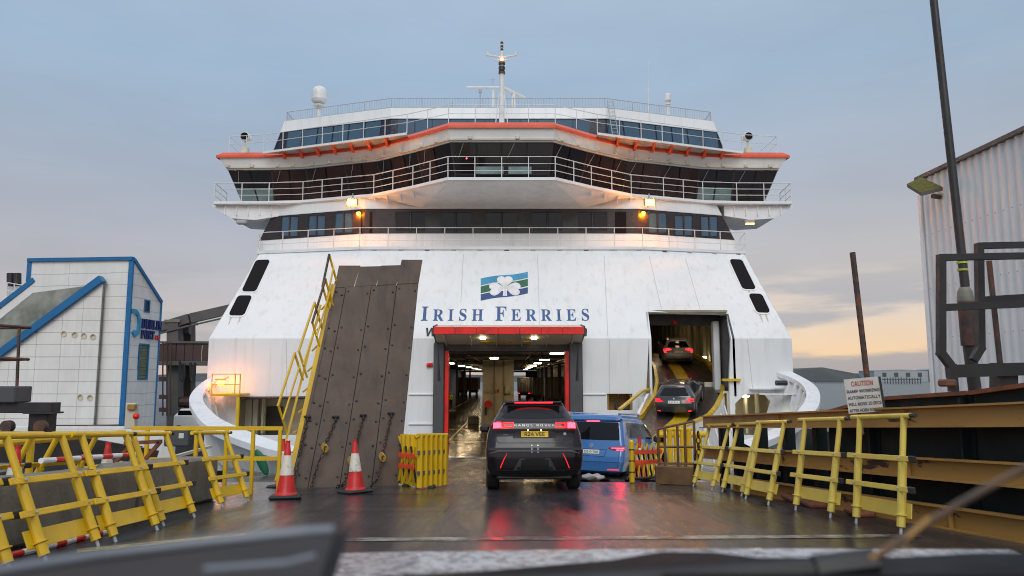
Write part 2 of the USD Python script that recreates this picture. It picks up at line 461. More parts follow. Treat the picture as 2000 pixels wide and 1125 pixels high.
wet("wet_deck", (.013, .013, .015), (.028, .027, .029), .09, .30, .34, 130)
wet("wet_bow", (.045, .032, .025), (.075, .055, .042), .08, .30, .4, 30)
wet("ramp_floor", (.018, .015, .015), (.032, .026, .024), .28, .5, .4, 20)
MATS["sea"] = usdkit.material(stage, "/World/Looks/sea", {
    "g": ("geometry", {}), "mp": ("mapping", {"scale": (1, .45, 1)}), "n": ("noise_texture", {"scale": .5, "detail": 6, "roughness": .6}), "b": ("bump", {"strength": .9, "distance": .9}),
    "p": ("principled_bsdf", {"base_color": (.03, .05, .055), "roughness": .3})}, [("g.position", "mp.vector"), ("mp.vector", "n.vector"), ("n.fac", "b.height"), ("b.normal", "p.normal")], surface="p.BSDF")
MATS["wet_bonnet"] = usdkit.material(stage, "/World/Looks/wet_bonnet", {
    "g": ("geometry", {}), "v": ("voronoi_texture", {"scale": 55, "randomness": 1}), "n": ("noise_texture", {"scale": 38, "detail": 5, "roughness": .7}), "m": ("math", {"math_type": "add"}), "b": ("bump", {"strength": 1.0, "distance": .014}),
    "mx": ("mix_color", {"a": (.55, .57, .60), "b": (.20, .21, .23)}), "mr": ("map_range", {"from_min": .45, "from_max": .58, "clamp": True}),
    "p": ("principled_bsdf", {"roughness": .3, "metallic": .25, "coat_weight": .4})}, [("g.position", "v.vector"), ("g.position", "n.vector"), ("v.distance", "m.value1"), ("n.fac", "m.value2"), ("m.value", "b.height"), ("b.normal", "p.normal"), ("n.fac", "mr.value"), ("mr.result", "mx.fac"), ("mx.result", "p.base_color")], surface="p.BSDF")

GLYPH = {"I":[78,[[[[4,0],[4,5],[17,8],[22,16],[22,122],[16,129],[4,130],[4,135],[73,135],[73,130],[59,128],[56,125],[54,117],[54,21],[57,10],[66,6],[73,5],[73,0]]]]],"R":[141,[[[[5,0],[5,5],[17,7],[22,16],[22,119],[17,128],[5,130],[5,135],[87,134],[105,129],[116,122],[120,117],[124,106],[123,88],[115,76],[95,65],[129,13],[136,6],[143,5],[143,0],[100,0],[59,63],[54,62],[55,14],[59,7],[72,5],[72,0]],[[55,124],[54,69],[67,69],[76,71],[86,79],[89,86],[90,108],[88,116],[82,124],[72,128],[58,127]]]]],"S":[116,[[[[13,49],[19,49],[21,39],[27,24],[39,11],[53,6],[64,6],[78,13],[83,24],[83,32],[81,38],[69,49],[41,62],[23,76],[15,93],[15,109],[22,126],[30,134],[37,138],[48,141],[63,141],[91,135],[95,138],[95,141],[101,141],[101,97],[96,97],[88,117],[78,128],[70,133],[62,135],[49,134],[38,126],[36,121],[37,107],[44,99],[87,78],[102,64],[107,49],[107,35],[100,17],[88,6],[72,0],[49,-1],[28,5],[23,5],[20,4],[18,-1],[13,-1]]]]],"H":[156,[[[[5,0],[5,5],[17,7],[22,16],[22,119],[17,128],[5,130],[5,135],[72,135],[72,130],[61,129],[55,122],[54,75],[101,75],[101,122],[95,129],[84,130],[84,135],[151,135],[151,130],[139,128],[134,119],[134,17],[136,10],[139,7],[151,5],[151,0],[84,0],[84,5],[97,7],[101,14],[101,66],[54,66],[55,14],[59,7],[72,5],[72,0]]]]],"F":[120,[[[[4,130],[4,135],[117,135],[117,95],[112,95],[110,107],[103,119],[93,125],[78,128],[61,128],[57,127],[54,121],[54,73],[66,74],[75,78],[82,89],[84,102],[90,103],[90,35],[85,35],[81,53],[74,62],[62,66],[54,65],[55,14],[60,7],[76,5],[76,0],[5,0],[5,5],[17,8],[20,11],[22,18],[22,118],[17,127]]]]],"E":[132,[[[[4,0],[4,5],[17,7],[22,15],[22,119],[16,129],[5,130],[5,135],[119,135],[119,95],[114,95],[111,108],[107,116],[102,121],[94,125],[79,128],[62,128],[56,126],[54,118],[54,73],[63,73],[75,77],[82,86],[86,102],[91,102],[91,35],[85,36],[83,51],[75,62],[67,65],[54,66],[54,18],[56,11],[63,8],[90,10],[107,18],[117,30],[122,42],[128,42],[120,0]]]]],"D":[148,[[[[4,131],[4,136],[77,136],[101,131],[121,119],[128,111],[135,98],[139,81],[139,54],[137,43],[133,32],[126,21],[110,8],[88,1],[6,0],[6,5],[18,7],[22,16],[22,118],[20,125],[16,129]],[[56,126],[54,17],[58,8],[72,7],[83,10],[89,14],[99,29],[104,52],[103,91],[96,113],[86,124],[72,129],[62,129]]]]],"U":[147,[[[[4,133],[4,138],[72,138],[71,133],[57,130],[54,123],[54,35],[59,19],[65,13],[76,9],[88,9],[103,14],[110,21],[115,33],[117,44],[117,120],[113,130],[104,133],[98,133],[98,138],[141,138],[141,133],[130,130],[126,122],[125,39],[118,18],[109,8],[90,0],[64,-1],[46,3],[37,8],[31,14],[25,25],[22,38],[22,120],[18,130],[10,133]]]]],"B":[132,[[[[5,0],[5,5],[18,8],[22,17],[22,118],[20,125],[16,129],[5,130],[5,135],[78,135],[95,132],[108,126],[115,118],[118,109],[118,98],[116,92],[108,82],[90,73],[109,66],[121,55],[124,48],[125,37],[123,26],[119,18],[108,8],[89,1]],[[54,16],[58,8],[71,7],[82,11],[87,18],[90,35],[89,49],[85,60],[75,67],[66,69],[54,69]],[[54,76],[63,75],[72,77],[82,85],[85,98],[84,114],[79,125],[74,128],[61,129],[55,126]]]]],"L":[127,[[[[5,0],[5,5],[17,7],[20,10],[22,17],[22,119],[17,128],[5,130],[5,135],[74,135],[74,130],[67,130],[58,127],[54,117],[55,14],[57,10],[63,8],[79,8],[96,12],[103,16],[112,25],[118,35],[121,45],[127,46],[120,0]]]]],"N":[147,[[[[5,0],[5,5],[15,6],[21,10],[23,21],[23,114],[11,129],[5,130],[5,135],[47,135],[115,52],[116,120],[111,128],[99,130],[99,135],[143,135],[143,130],[130,128],[126,120],[126,-3],[120,-3],[115,2],[33,102],[32,16],[35,8],[44,5],[50,5],[50,0]]]]],"P":[124,[[[[5,0],[5,5],[17,7],[22,16],[22,119],[17,128],[5,130],[5,135],[79,135],[97,132],[109,126],[118,116],[122,103],[121,88],[114,75],[102,66],[89,62],[54,60],[55,14],[59,7],[72,5],[72,0]],[[54,69],[66,68],[75,70],[81,74],[85,82],[87,90],[86,111],[83,120],[73,127],[61,128],[55,124]]]]],"O":[156,[[[[8,63],[8,77],[11,93],[21,113],[31,124],[42,132],[59,139],[70,141],[88,141],[102,138],[125,125],[139,108],[145,95],[148,82],[147,53],[142,38],[134,25],[116,9],[101,2],[86,-1],[69,-1],[55,2],[33,14],[17,33],[11,47]],[[43,80],[44,50],[49,29],[55,18],[63,10],[74,6],[83,6],[93,9],[102,17],[107,26],[111,41],[113,57],[113,82],[107,112],[96,128],[86,133],[73,134],[63,131],[55,124],[49,113],[45,98]]]]],"T":[126,[[[[3,95],[3,136],[122,136],[122,95],[117,95],[114,110],[104,123],[92,128],[78,128],[79,15],[84,7],[98,5],[98,0],[27,0],[27,5],[33,5],[42,8],[46,16],[46,129],[34,128],[22,123],[16,117],[11,108],[9,95]]]]],"C":[139,[[[[8,59],[8,81],[14,103],[22,116],[37,130],[51,137],[68,141],[90,140],[112,132],[118,132],[123,135],[125,141],[130,141],[130,94],[124,95],[116,113],[101,128],[89,133],[74,134],[61,129],[52,119],[46,103],[43,85],[43,56],[45,43],[48,32],[56,19],[62,14],[72,10],[88,9],[109,16],[127,33],[129,33],[133,27],[116,10],[105,4],[86,-1],[67,-1],[48,4],[34,12],[22,24],[12,42]]]]],"o":[100,[[[[6,37],[6,59],[10,72],[17,83],[32,94],[43,97],[57,97],[68,94],[84,82],[91,70],[94,59],[94,37],[91,26],[84,14],[68,2],[57,-1],[43,-1],[28,4],[14,17]],[[35,28],[37,16],[42,7],[47,5],[53,5],[61,10],[65,25],[65,69],[63,80],[60,87],[53,91],[47,91],[42,89],[37,79],[35,67]]]]]}


def serif(text, h, small=None, gap=.0):
    """Bold roman lettering as one shapely shape; capitals h tall, letters after the first of a word at `small`."""
    x, out, first = 0.0, [], True
    for ch in text:
        if ch == " ":
            x += h * .55
            first = True
            continue
        k = (h if first or small is None else small) / 135.0
        if ch == "o":
            k = (small or h) / 135.0
        adv, polys = GLYPH[ch]
        for pl in polys:
            g = Polygon(pl[0], pl[1:])
            out.append(affinity.affine_transform(g, [k, 0, 0, k, x, 0]))
        x += adv * k + gap
        first = False
    return unary_union([g.buffer(0) for g in out])


def flat_text(text, h, bold=False):
    """Plain lettering as a shapely shape (traced from the helper's mesh outline)."""
    m = meshkit.text_mesh(text, h, .01, bold)
    top = m.faces[(np.abs(m.vertices[m.faces][:, :, 2] - .01) < 1e-6).all(1)]
    return unary_union([Polygon(m.vertices[t][:, :2]).buffer(1e-5) for t in top if Polygon(m.vertices[t][:, :2]).area > 1e-10])

# ================================================================== SETTING: sea, far shore, sloping ramp deck, quays
SEA = -6.3
struct("sea", MB().add([[-9000, -60, SEA], [9000, -60, SEA], [9000, 14000, SEA], [-9000, 14000, SEA]], [[0, 1, 2, 3]]), "sea", smooth=False)
ROADX = (-6.9, 5.25)
rd = MB()
rd.add([[ROADX[0], -4, road_z(-4)], [ROADX[1] + .9, -4, road_z(-4)], [ROADX[1], 17.5, road_z(17.5)], [ROADX[0], 17.5, road_z(17.5)]], [[0, 1, 2, 3]])
rd.add([[ROADX[0], 17.5, road_z(17.5)], [ROADX[1], 17.5, road_z(17.5)], [ROADX[1], 17.5, road_z(17.5) - .6], [ROADX[0], 17.5, road_z(17.5) - .6]], [[0, 1, 2, 3]])
struct("ramp_deck", rd, "wet_deck", smooth=False)


def on_road(pts, lift=.004):
    return [[x, y, road_z(y) + lift] for x, y in pts]


def lay(name, pts, m):
    struct(name, MB().add(on_road(pts), [list(range(4))]), m, smooth=False)


lay("white_line", [G(650, 1058)[:2], G(1800, 1050)[:2], G(1800, 1044)[:2], G(650, 1051)[:2]], "white_line")
lay("yellow_line", [G(150, 1080)[:2], G(480, 1046)[:2], G(480, 1041)[:2], G(150, 1073)[:2]], "yellow_line")
jn = MB()
for y in (14.2, 17.3):
    jn.add(on_road([(-4.2, y), (4.0, y), (4.0, y + .035), (-4.2, y + .035)], .005), [[0, 1, 2, 3]])
for (x0, y0, x1, y1) in ((1.15, 12.9, 3.1, 14.9), (-3.0, 11.2, -1.0, 12.0)):
    jn.add(on_road([(x0, y0), (x1, y0), (x1, y0 + .025), (x0, y0 + .025)], .005), [[0, 1, 2, 3]])
    jn.add(on_road([(x1, y0), (x1 + .02, y0), (x1 + .02, y1), (x1, y1)], .006), [[0, 1, 2, 3]])
    jn.add(on_road([(x0, y1), (x1, y1), (x1, y1 + .025), (x0, y1 + .025)], .005), [[0, 1, 2, 3]])
struct("deck_joint", jn, "dark_steel", smooth=False)
struct("quay_ground", MB().bar((-90, 30, -6.4), (-21.5, 120, -4.0)).bar((15, 6, -6.4), (80, 60, -2.6)), "quay", smooth=False)

# far shore across the water
sh = MB()
xs = np.linspace(-900, 1500, 60)
prof = 5 + 9 * meshkit.fbm(np.stack([xs / 130, 0 * xs, 0 * xs], 1), 4) + 12 * np.exp(-((xs - 395) / 38) ** 2)
top = np.stack([xs, 0 * xs + 960, SEA + prof], 1)
bot = np.stack([xs, 0 * xs + 920, 0 * xs + SEA - .2], 1)
back = np.stack([xs, 0 * xs + 1300, SEA + prof * .9], 1)
n = len(xs)
i = np.arange(n - 1)
sh.add(np.vstack([bot, top, back]), np.vstack([np.stack([i, i + 1, i + n + 1, i + n], 1), np.stack([i + n, i + n + 1, i + 2 * n + 1, i + 2 * n], 1)]))
struct("far_shore", sh, "rock_far")
hs = MB()
xs = np.linspace(-3000, 6000, 80)
prof = 6 + 26 * meshkit.fbm(np.stack([xs / 900, 0 * xs + 3, 0 * xs], 1), 4)
top, bot = np.stack([xs, 0 * xs + 7000, SEA + prof], 1), np.stack([xs, 0 * xs + 6500, 0 * xs + SEA], 1)
n = len(xs); i = np.arange(n - 1)
hs.add(np.vstack([bot, top, top + [0, 500, -60]]), np.vstack([np.stack([i, i + 1, i + n + 1, i + n], 1), np.stack([i + n, i + n + 1, i + 2 * n + 1, i + 2 * n], 1)]))
struct("far_hills", hs, "rock_far")


def far_shed(x0, x1, y_top, Y, label):
    a, b = P(x0, y_top, Y), P(x1, y_top, Y)
    t = thing("far_warehouse", label, "warehouse", ((a[0] + b[0]) / 2, Y + 20, SEA))
    part(t, "wall", MB().bar((a[0], Y, SEA), (b[0], Y + 40, a[2])), "far_shed")
    part(t, "roof", MB().prism([(0, 0), (b[0] - a[0] + 1, 0), ((b[0] - a[0]) / 2, 1.6)], (a[0] - .5, Y - .4, a[2] + .01), (1, 0, 0), (0, 0, 1), -41), "far_shed")
    for k in range(4):
        xx = a[0] + (b[0] - a[0]) * (.15 + .22 * k)
        part(t, "door", MB().bar((xx, Y - .25, SEA + 6), (xx + 5, Y - .05, SEA + 11)), "far_pile")


far_shed(1707, 1812, 724, 905, "long pale grey warehouse on the far shore left of the corrugated shed")
far_shed(1824, 1850, 722, 900, "small grey warehouse far off at the edge of the corrugated shed")
k = 0
for x0, x1, yt, Y in ((1592, 1655, 744, 700), (1728, 1800, 740, 640)):
    a, b = P(x0, yt, Y), P(x1, yt, Y)
    t = thing("timber_jetty", "low jetty of dark piles in the water %s" % ("beside the pale bow bulwark" if k == 0 else "right of the caution board"), "jetty", ((a[0] + b[0]) / 2, Y, SEA))
    part(t, "jetty_deck", MB().bar((a[0], Y, a[2] - .8), (b[0], Y + 5, a[2])), "far_pile")
    for q in np.linspace(a[0] + .5, b[0] - .5, 14):
        part(t, "pile", MB().tube((q, Y + 1, SEA - 1), (q, Y + 1, a[2] + .6 + rng.random()), .35, 6), "far_pile")
    k += 1
for k, (x, yt) in enumerate(((1663, 728), (1592, 731), (1622, 733))):
    a = P(x, yt, 930)
    solo("far_pylon", MB().tube((a[0], 930, SEA + 8), a, .35, 6, .15).bar((a[0] - 1.2, 929.7, a[2] - 3), (a[0] + 1.2, 930.3, a[2] - 2.7)), "far_pile",
         ["thin mast on the far shore just left of the caution board", "thin mast on the far shore above the bow bulwark end", "short mast on the far shore hill, right of the bow bulwark"][k], "mast")

# ================================================================== THE FERRY
FX = -.6
ferry = thing("ferry", "large white car ferry with orange roof edge, bow doors open, filling the middle", "ferry", (FX, 60, SEA))
Z1, Z2 = P(978, 661, 38)[2], P(978, 487, 40.6)[2]
XB, XC = 7.9, 13.97


def ytop(x):
    return 40.6 + np.clip((np.abs(x - FX) - XB) / (XC - XB), 0, None) * 1.4


def F(x, z):
    x, z = np.asarray(x, float), np.asarray(z, float)
    return 38 + np.clip((z - Z1) / (Z2 - Z1), 0, None) * (ytop(x) - 38)


def S_front(u, v, off):     # outward: towards the viewer, and up on the sloping part
    u, v = np.asarray(u, float), np.asarray(v, float)
    up = np.where(v > Z1 + 1e-6, .42, 0)
    return np.stack([u, F(u, v) - off * np.where(up > 0, .9, 1), v + off * up], -1)


def SF(x, y):               # sight line to the front of the ship -> (X, Z)
    Y = 39.0
    for _ in range(40):
        q = P(x, y, Y)
        Y = .5 * Y + .5 * float(F(q[0], q[2]))
    return P(x, y, Y)[[0, 2]]


def fpoly(pts, r=0):
    g = Polygon([SF(*p) for p in pts])
    return g.buffer(-r).buffer(r) if r else g


HB = -4.7
outline = Polygon([(FX - 15, HB), (FX + 15, HB), (FX + 15, Z1), (FX + XC, Z2), (FX + XB, Z2), (FX - XB, Z2), (FX - XC, Z2), (FX - 15, Z1)])
main_hole = sbox(-3.96, HB - 1, 3.56, 1.93)
c1, c2, c3, c4 = SF(1265, 609), SF(1419, 613), SF(1424, 745), SF(1262, 770)
ramp_hole = Polygon([c1, c2, c3, (c3[0], -2.6), (c4[0], -2.6), c4])
left_hole = sbox(*SF(462, 850), *SF(640, 779))
right_hole = Polygon([SF(*p) for p in ((1455, 770), (1493, 770), (1511, 790), (1511, 850), (1436, 850), (1436, 788))])
box_hole = sbox(*SF(1186, 801), *SF(1235, 769))
front = outline.difference(unary_union([main_hole, ramp_hole, left_hole, right_hole, box_hole]))
US = [FX - XB, FX + XB]
part(ferry, "bow_front", MB().patch(front, S_front, 0, .16, .8, US, [Z1]), "ship_white", smooth=8)
for k, (y0, y1) in enumerate(((768.5, 772), (826, 830))):      # weld ridges either side of the bow door
    for xa, xb in ((798, 849), (1137, 1184 if k == 0 else 1225)):
        a, b = SF(xa, y0), SF(xb, y1)
        part(ferry, "plate_ridge", MB().rbox(((a[0] + b[0]) / 2, 37.96, (a[1] + b[1]) / 2), (b[0] - a[0], .09, abs(a[1] - b[1])), .03), "ship_white_clean")
# sides and top of the ship's fore part running aft
sd = MB()
for s in (-1, 1):
    A = [(FX + s * 15, 38, HB - 2), (FX + s * 15, 38, Z1), (FX + s * XC, 42, Z2)]
    B = [(FX + s * 15, 206.6, HB - 2), (FX + s * 15, 206.6, Z1), (FX + s * (XC + .2), 206.6, Z2)]
    sd.add(np.array(A + B), [[0, 3, 4, 1], [1, 4, 5, 2]] if s > 0 else [[0, 1, 4, 3], [1, 2, 5, 4]])
sd.add([[FX - 15, 206.6, 2.2], [FX + 15, 206.6, 2.2], [FX + 15, 206.6, Z2 + 5], [FX - 15, 206.6, Z2 + 5]], [[0, 1, 2, 3]])
part(ferry, "hull_side", sd, "ship_white", smooth=20)
# black slanted openings near the corners
for k, q in enumerate((((500, 508), (529, 507), (500, 570), (471, 570)), ((465, 577), (494, 577), (477, 617), (445, 617)), ((1423, 506), (1449, 507), (1478, 566), (1450, 565)), ((1460, 573), (1488, 574), (1506, 612), (1478, 611)))):
    part(ferry, "side_opening", MB().patch(fpoly(q, .2), S_front, .015, .05, .4, US, [Z1]), "window_black")
    g = fpoly(q, .2)
    part(ferry, "opening_rim", MB().patch(g.buffer(.07).difference(g.buffer(-.005)), S_front, .03, .06, .4, US, [Z1]), "ship_white_clean")

# ---- emblem and lettering
fl = lambda *pts: fpoly(pts)


def wave(y0l, y1l, y0r, y1r):
    xs = np.linspace(939, 1031, 9)
    t = (xs - 939) / 92
    wob = 1.2 * np.sin(t * 6.3)
    up_, dn = y0l + (y0r - y0l) * t - wob, y1l + (y1r - y1l) * t - wob
    return Polygon([SF(a, b) for a, b in zip(xs, up_)] + [SF(a, b) for a, b in zip(xs[::-1], dn[::-1])])


shm = []
sx, sy = 986, 561.5


def heart(ang, ln, wd):
    pts = []
    for t in np.linspace(0, 2 * np.pi, 40)[:-1]:
        hx, hy = 16 * math.sin(t) ** 3, 13 * math.cos(t) - 5 * math.cos(2 * t) - 2 * math.cos(3 * t) - math.cos(4 * t) + 17
        a = hx / 16 * wd, hy / 29 * ln
        pts.append((sx + a[0] * math.cos(ang) + a[1] * math.sin(ang), sy + a[0] * math.sin(ang) - a[1] * math.cos(ang)))
    return Polygon([SF(*q) for q in pts]).buffer(0)


shm = unary_union([heart(0, 21, 14), heart(math.radians(98), 29, 11.5), heart(math.radians(-98), 29, 11.5), fl((983.5, 577), (989, 577), (988, 560), (985, 560)).buffer(0)])
for nm, g, m in (("emblem_light_band", wave(544, 557.5, 531, 542.5), "logo_blue"), ("emblem_green_band", wave(559.5, 573, 544.5, 558.5), "logo_green"), ("emblem_navy_band", wave(575, 587.5, 561, 573), "logo_navy")):
    g = g.difference(shm.buffer(.04))
    for q in getattr(g, "geoms", [g]):
        if q.area > .004:
            part(ferry, nm, MB().patch(q, S_front, .012, .02, .5), m)
part(ferry, "emblem_leaf", MB().patch(shm, S_front, .016, .02, .5), "logo_white")
pa, pb = SF(822, 626.5), SF(1151, 626.5)
hcap = SF(870, 599)[1] - pa[1]
txt = serif("IRISH FERRIES", hcap, hcap * .80, .26)
wtx = txt.bounds
txt = affinity.translate(affinity.scale(txt, (pb[0] - pa[0]) / (wtx[2] - wtx[0]), 1, origin=(wtx[0], 0)), pa[0] - wtx[0], pa[1])
for g in sorted(txt.geoms, key=lambda g: g.bounds[0]):
    part(ferry, "letter", MB().patch(g, S_front, .02, .03, .6), "blue_letter")
wl = flat_text("w", .55, True)
a = SF(829, 656)
part(ferry, "letter", MB().patch(affinity.translate(affinity.skew(wl, 8), a[0], a[1]), S_front, .02, .03, .6), "ink")
wl = flat_text("m", .55, True)
b = SF(1147, 656)
part(ferry, "letter", MB().patch(affinity.translate(affinity.skew(wl, 8), b[0] - wl.bounds[2], b[1]), S_front, .02, .03, .6), "ink")

for pts in (((1268, 500), (1292, 604)), ((1339, 505), (1368, 606)), ((1180, 500), (1187, 655)), ((760, 662), (760, 775)), ((640, 500), (612, 660)), ((1190, 664), (1190, 768)), ((1460, 664), (1470, 760)), ((560, 666), (560, 770)), ((1050, 497), (1054, 640)), ((905, 497), (900, 590))):
    q0, q1 = np.array(SF(*pts[0])), np.array(SF(*pts[1]))
    part(ferry, "plate_seam", MB().patch(shapely.LineString([q0, q1]).buffer(.012), S_front, .006, .01, .6, US, [Z1]), "seam_grey")
for x, y in ((1484, 613), (1495, 613), (1462, 567), (470, 618), (452, 618)):
    q0 = np.array(SF(x, y))
    part(ferry, "rust_run", MB().patch(Polygon([q0 + [-.06, 0], q0 + [.07, 0], q0 + [.02, -.5], q0 + [-.01, -.45]]), S_front, .005, .008, .3, US, [Z1]), "rust_stain")
# ---- bow door: frame, red guides, raised cover, lamps
for s, x0, x1 in ((-1, -3.98, -3.44), (1, 2.92, 3.58)):
    part(ferry, "door_frame", MB().rbox(((x0 + x1) / 2, 38.05, -1.25), (x1 - x0, 1.1, 5.9), .04), "grey_frame")
    xr = -3.42 if s < 0 else 2.9
    part(ferry, "red_guide", MB().bar((xr, 37.75, -3.95), (xr - s * .19, 38.35, 1.3)), "red_paint")
    part(ferry, "hinge_arm", MB().beam((s * 3.62 - .2, 37.6, 1.7), (s * 3.5 - .2, 37.55, -.2), .14, .2), "dark_steel")
part(ferry, "door_frame", MB().rbox((-.2, 38.2, 1.5), (7.5, .7, .46), .03), "dark_steel")
cv = [(0, 0), (0, .34), (1.9, .58), (2.0, -.42), (1.85, -.5)]
x0, x1 = P(847, 645, 36.2)[0], P(1141, 645, 36.2)[0]
zc = P(990, 652.5, 36.2)[2]
part(ferry, "bow_door_cover", MB().prism([(a * 1.0, b) for a, b in cv], (x0 + .03, 36.24, zc), (0, 1, 0), (0, 0, 1), x1 - x0 - .06, N=(1, 0, 0)), "ship_cream", smooth=False)
for k in range(7):
    xa = x0 + (x1 - x0) * k / 7
    part(ferry, "cover_edge", MB().rbox((xa + (x1 - x0) / 14, 36.18, zc + .17), ((x1 - x0) / 7 - .012, .12, .36), .015), "red_paint")
for xx in (x0 - .02, x1 + .02):
    part(ferry, "cover_cheek", MB().prism([(.0, -.02), (0, .40), (1.9, .62), (2.0, -.42)], (xx - .03, 36.24, zc), (0, 1, 0), (0, 0, 1), .06, N=(1, 0, 0)), "dark_steel", smooth=False)
un = lambda x, t, d=.03: np.array([x, 36.24 + t, zc - .27 * t - d])      # on the cover's underside
for px in (943, 1043):
    part(ferry, "cover_lamp", MB().rbox(un(P(px, 660, 37)[0], .55, .05), (.28, .2, .07), .02), "lamp_white")
for px, w in ((948, .55), (975, .75), (1003, .4), (1030, .45)):
    part(ferry, "hazard_mark", MB().rbox(un(P(px, 667, 37)[0], 1.2, .02), (w, .36, .03), .004, R=trimesh.transformations.rotation_matrix(-math.atan(.27), [1, 0, 0])[:3, :3]), "deck_yellow")
for k in range(6):
    xx = x0 + .5 + (x1 - x0 - 1) * k / 5
    part(ferry, "cover_rib", MB().beam(un(xx, .08, .045), un(xx, 1.8, .045), .06, .09), "ship_cream")
part(ferry, "alarm_bell", MB().sphere((SF(837, 713)[0], 37.9, SF(837, 713)[1]), .11).rbox((SF(837, 713)[0] + .12, 37.93, SF(837, 713)[1]), (.2, .1, .2), .02), "red_paint")

# ---- vehicle deck inside
DZ = -4.06
gar = MB()
part(ferry, "car_deck", MB().bar((-14, 38.2, DZ - .3), (6.9, 206, DZ)), "garage_floor", smooth=False)
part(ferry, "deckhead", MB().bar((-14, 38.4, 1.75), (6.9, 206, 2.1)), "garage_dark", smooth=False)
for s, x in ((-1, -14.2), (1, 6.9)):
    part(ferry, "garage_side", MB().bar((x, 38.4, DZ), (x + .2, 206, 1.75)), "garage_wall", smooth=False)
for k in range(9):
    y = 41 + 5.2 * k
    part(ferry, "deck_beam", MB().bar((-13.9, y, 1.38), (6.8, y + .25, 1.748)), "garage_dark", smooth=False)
part(ferry, "end_wall", MB().bar((-14, 206, DZ), (-12.8, 206.4, 1.7)).bar((-4.5, 206, DZ), (-.5, 206.4, 1.7)).bar((3.8, 206, DZ), (6.9, 206.4, 1.7)).bar((-12.8, 206, 1.2), (3.8, 206.4, 1.7)), "garage_wall", smooth=False)
part(ferry, "casing", MB().bar((-2.5, 63, DZ), (.15, 80, 1.74)), "ship_cream", smooth=False)
for (x0_, x1_, z0, z1_) in ((-1.55, -1.5, DZ, 1.7), (-.75, -.7, DZ, 1.7)):
    part(ferry, "casing_rib", MB().bar((x0_, 62.9, z0), (x1_ + .05, 62.998, z1_)), "garage_wall")
part(ferry, "casing_box", MB().rbox((-.35, 62.85, -1.1), (.5, .28, .7), .03), "ship_cream")
part(ferry, "casing_box", MB().rbox((-.5, 62.85, -3.0), (.7, .28, .9), .03), "red_paint")
part(ferry, "casing_reel", MB().lathe([(.0, -.1), (.32, -.1), (.32, .1), (0, .1)], (-2.0, 62.8, -2.3), 14, "y"), "red_paint")
for k in range(7):
    for x in (-6.2, 2.6):
        part(ferry, "ceiling_lamp", MB().rbox((x, 43 + 16 * k, 1.34 if k == 0 else 1.32), (.75, .75, .1), .02), "deck_lamp")
part(ferry, "ceiling_lamp", MB().rbox((-1.3, 54, 1.32), (.6, .6, .1), .02), "deck_lamp")
for x0_, x1_, y0, y1 in ((-7.6, -7.45, 44, 170), (-4.1, -3.95, 44, 170), (1.6, 1.75, 44, 120), (-9.5, -3, 58, 58.3), (-9, 4, 47, 47.25)):
    part(ferry, "lane_line", MB().bar((x0_, y0, DZ + .002), (x1_, y1, DZ + .006)), "deck_yellow", smooth=False)
part(ferry, "door_sill", MB().rbox((-.2, 38.0, DZ - .02), (7.4, .5, .12), .02), "chrome")

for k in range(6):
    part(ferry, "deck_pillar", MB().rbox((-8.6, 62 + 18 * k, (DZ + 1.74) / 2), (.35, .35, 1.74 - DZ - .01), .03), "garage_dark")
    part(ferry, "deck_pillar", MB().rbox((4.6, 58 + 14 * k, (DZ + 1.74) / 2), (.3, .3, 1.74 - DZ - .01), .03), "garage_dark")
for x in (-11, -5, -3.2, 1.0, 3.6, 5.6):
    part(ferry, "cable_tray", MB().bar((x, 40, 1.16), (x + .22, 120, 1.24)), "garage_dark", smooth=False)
    part(ferry, "deck_pipe", MB().tube((x + .6, 39.5, 1.25), (x + .6, 120, 1.25), .06, 8), "ship_cream" if x in (-5, 3.6) else "rust_steel")
for x, y, w, h, m in ((-1.95, 62.8, .35, .5, "ship_cream"), (-1.2, 62.82, .3, .4, "red_paint"), (-2.2, 62.85, .3, 1.1, "garage_dark"), (-.9, 62.85, .25, .9, "garage_dark")):
    part(ferry, "casing_fitting", MB().rbox((x, y, -1.2 if h < .8 else -2.9), (w * .6, .14, h * .6), .02), m)
for x, y in ((-6.8, 70), (-5.9, 74), (-9.6, 84), (2.4, 66), (-3.3, 64)):
    part(ferry, "lashing_box", MB().rbox((x, y, DZ + .35), (.9, .7, .7), .04), "lorry_grey")
# ---- ramp opening on the right, with the room behind it
Zr = lambda Y: np.interp(Y, [21, 24, 27, 34, 38, 42, 47, 53, 60, 80], [-2.93, -2.66, -2.36, -1.9, -1.12, -.25, .85, 1.6, 1.9, 1.9])
edgeL = lambda Y: np.interp(Y, [21, 27, 34, 38, 41, 45, 50, 80], [1.2, 3.2, 5.95, 7.35, 8.1, 8.75, 8.9, 8.9])
edgeR = lambda Y: np.interp(Y, [21, 27, 30, 33, 35.5, 38.5, 41.5, 45, 48, 53, 80], [4.3, 5.25, 6.75, 8.4, 9.6, 10.8, 11.6, 12.0, 12.3, 12.6, 12.6])
ys = np.concatenate([np.arange(21.4, 54, .6), [60, 80]])


def strip(fl_, fr, lift, y_):
    L = np.stack([fl_(y_), y_, Zr(y_) + lift], 1)
    R = np.stack([fr(y_), y_, Zr(y_) + lift], 1)
    i = np.arange(len(y_) - 1)
    k = len(y_)
    return np.vstack([L, R]), np.stack([i, i + k, i + k + 1, i + 1], 1)


part(ferry, "car_ramp", MB().add(*strip(edgeL, edgeR, 0, ys)), "ramp_floor")
mid = lambda Y: .5 * (edgeL(Y) + edgeR(Y)) + np.interp(Y, [21, 27, 33, 38, 46], [.75, 1.0, .35, -.1, -.35])
part(ferry, "ramp_stripe", MB().add(*strip(lambda y: mid(y) - .36, lambda y: mid(y) + .36, .006, ys[ys < 54])), "deck_yellow")


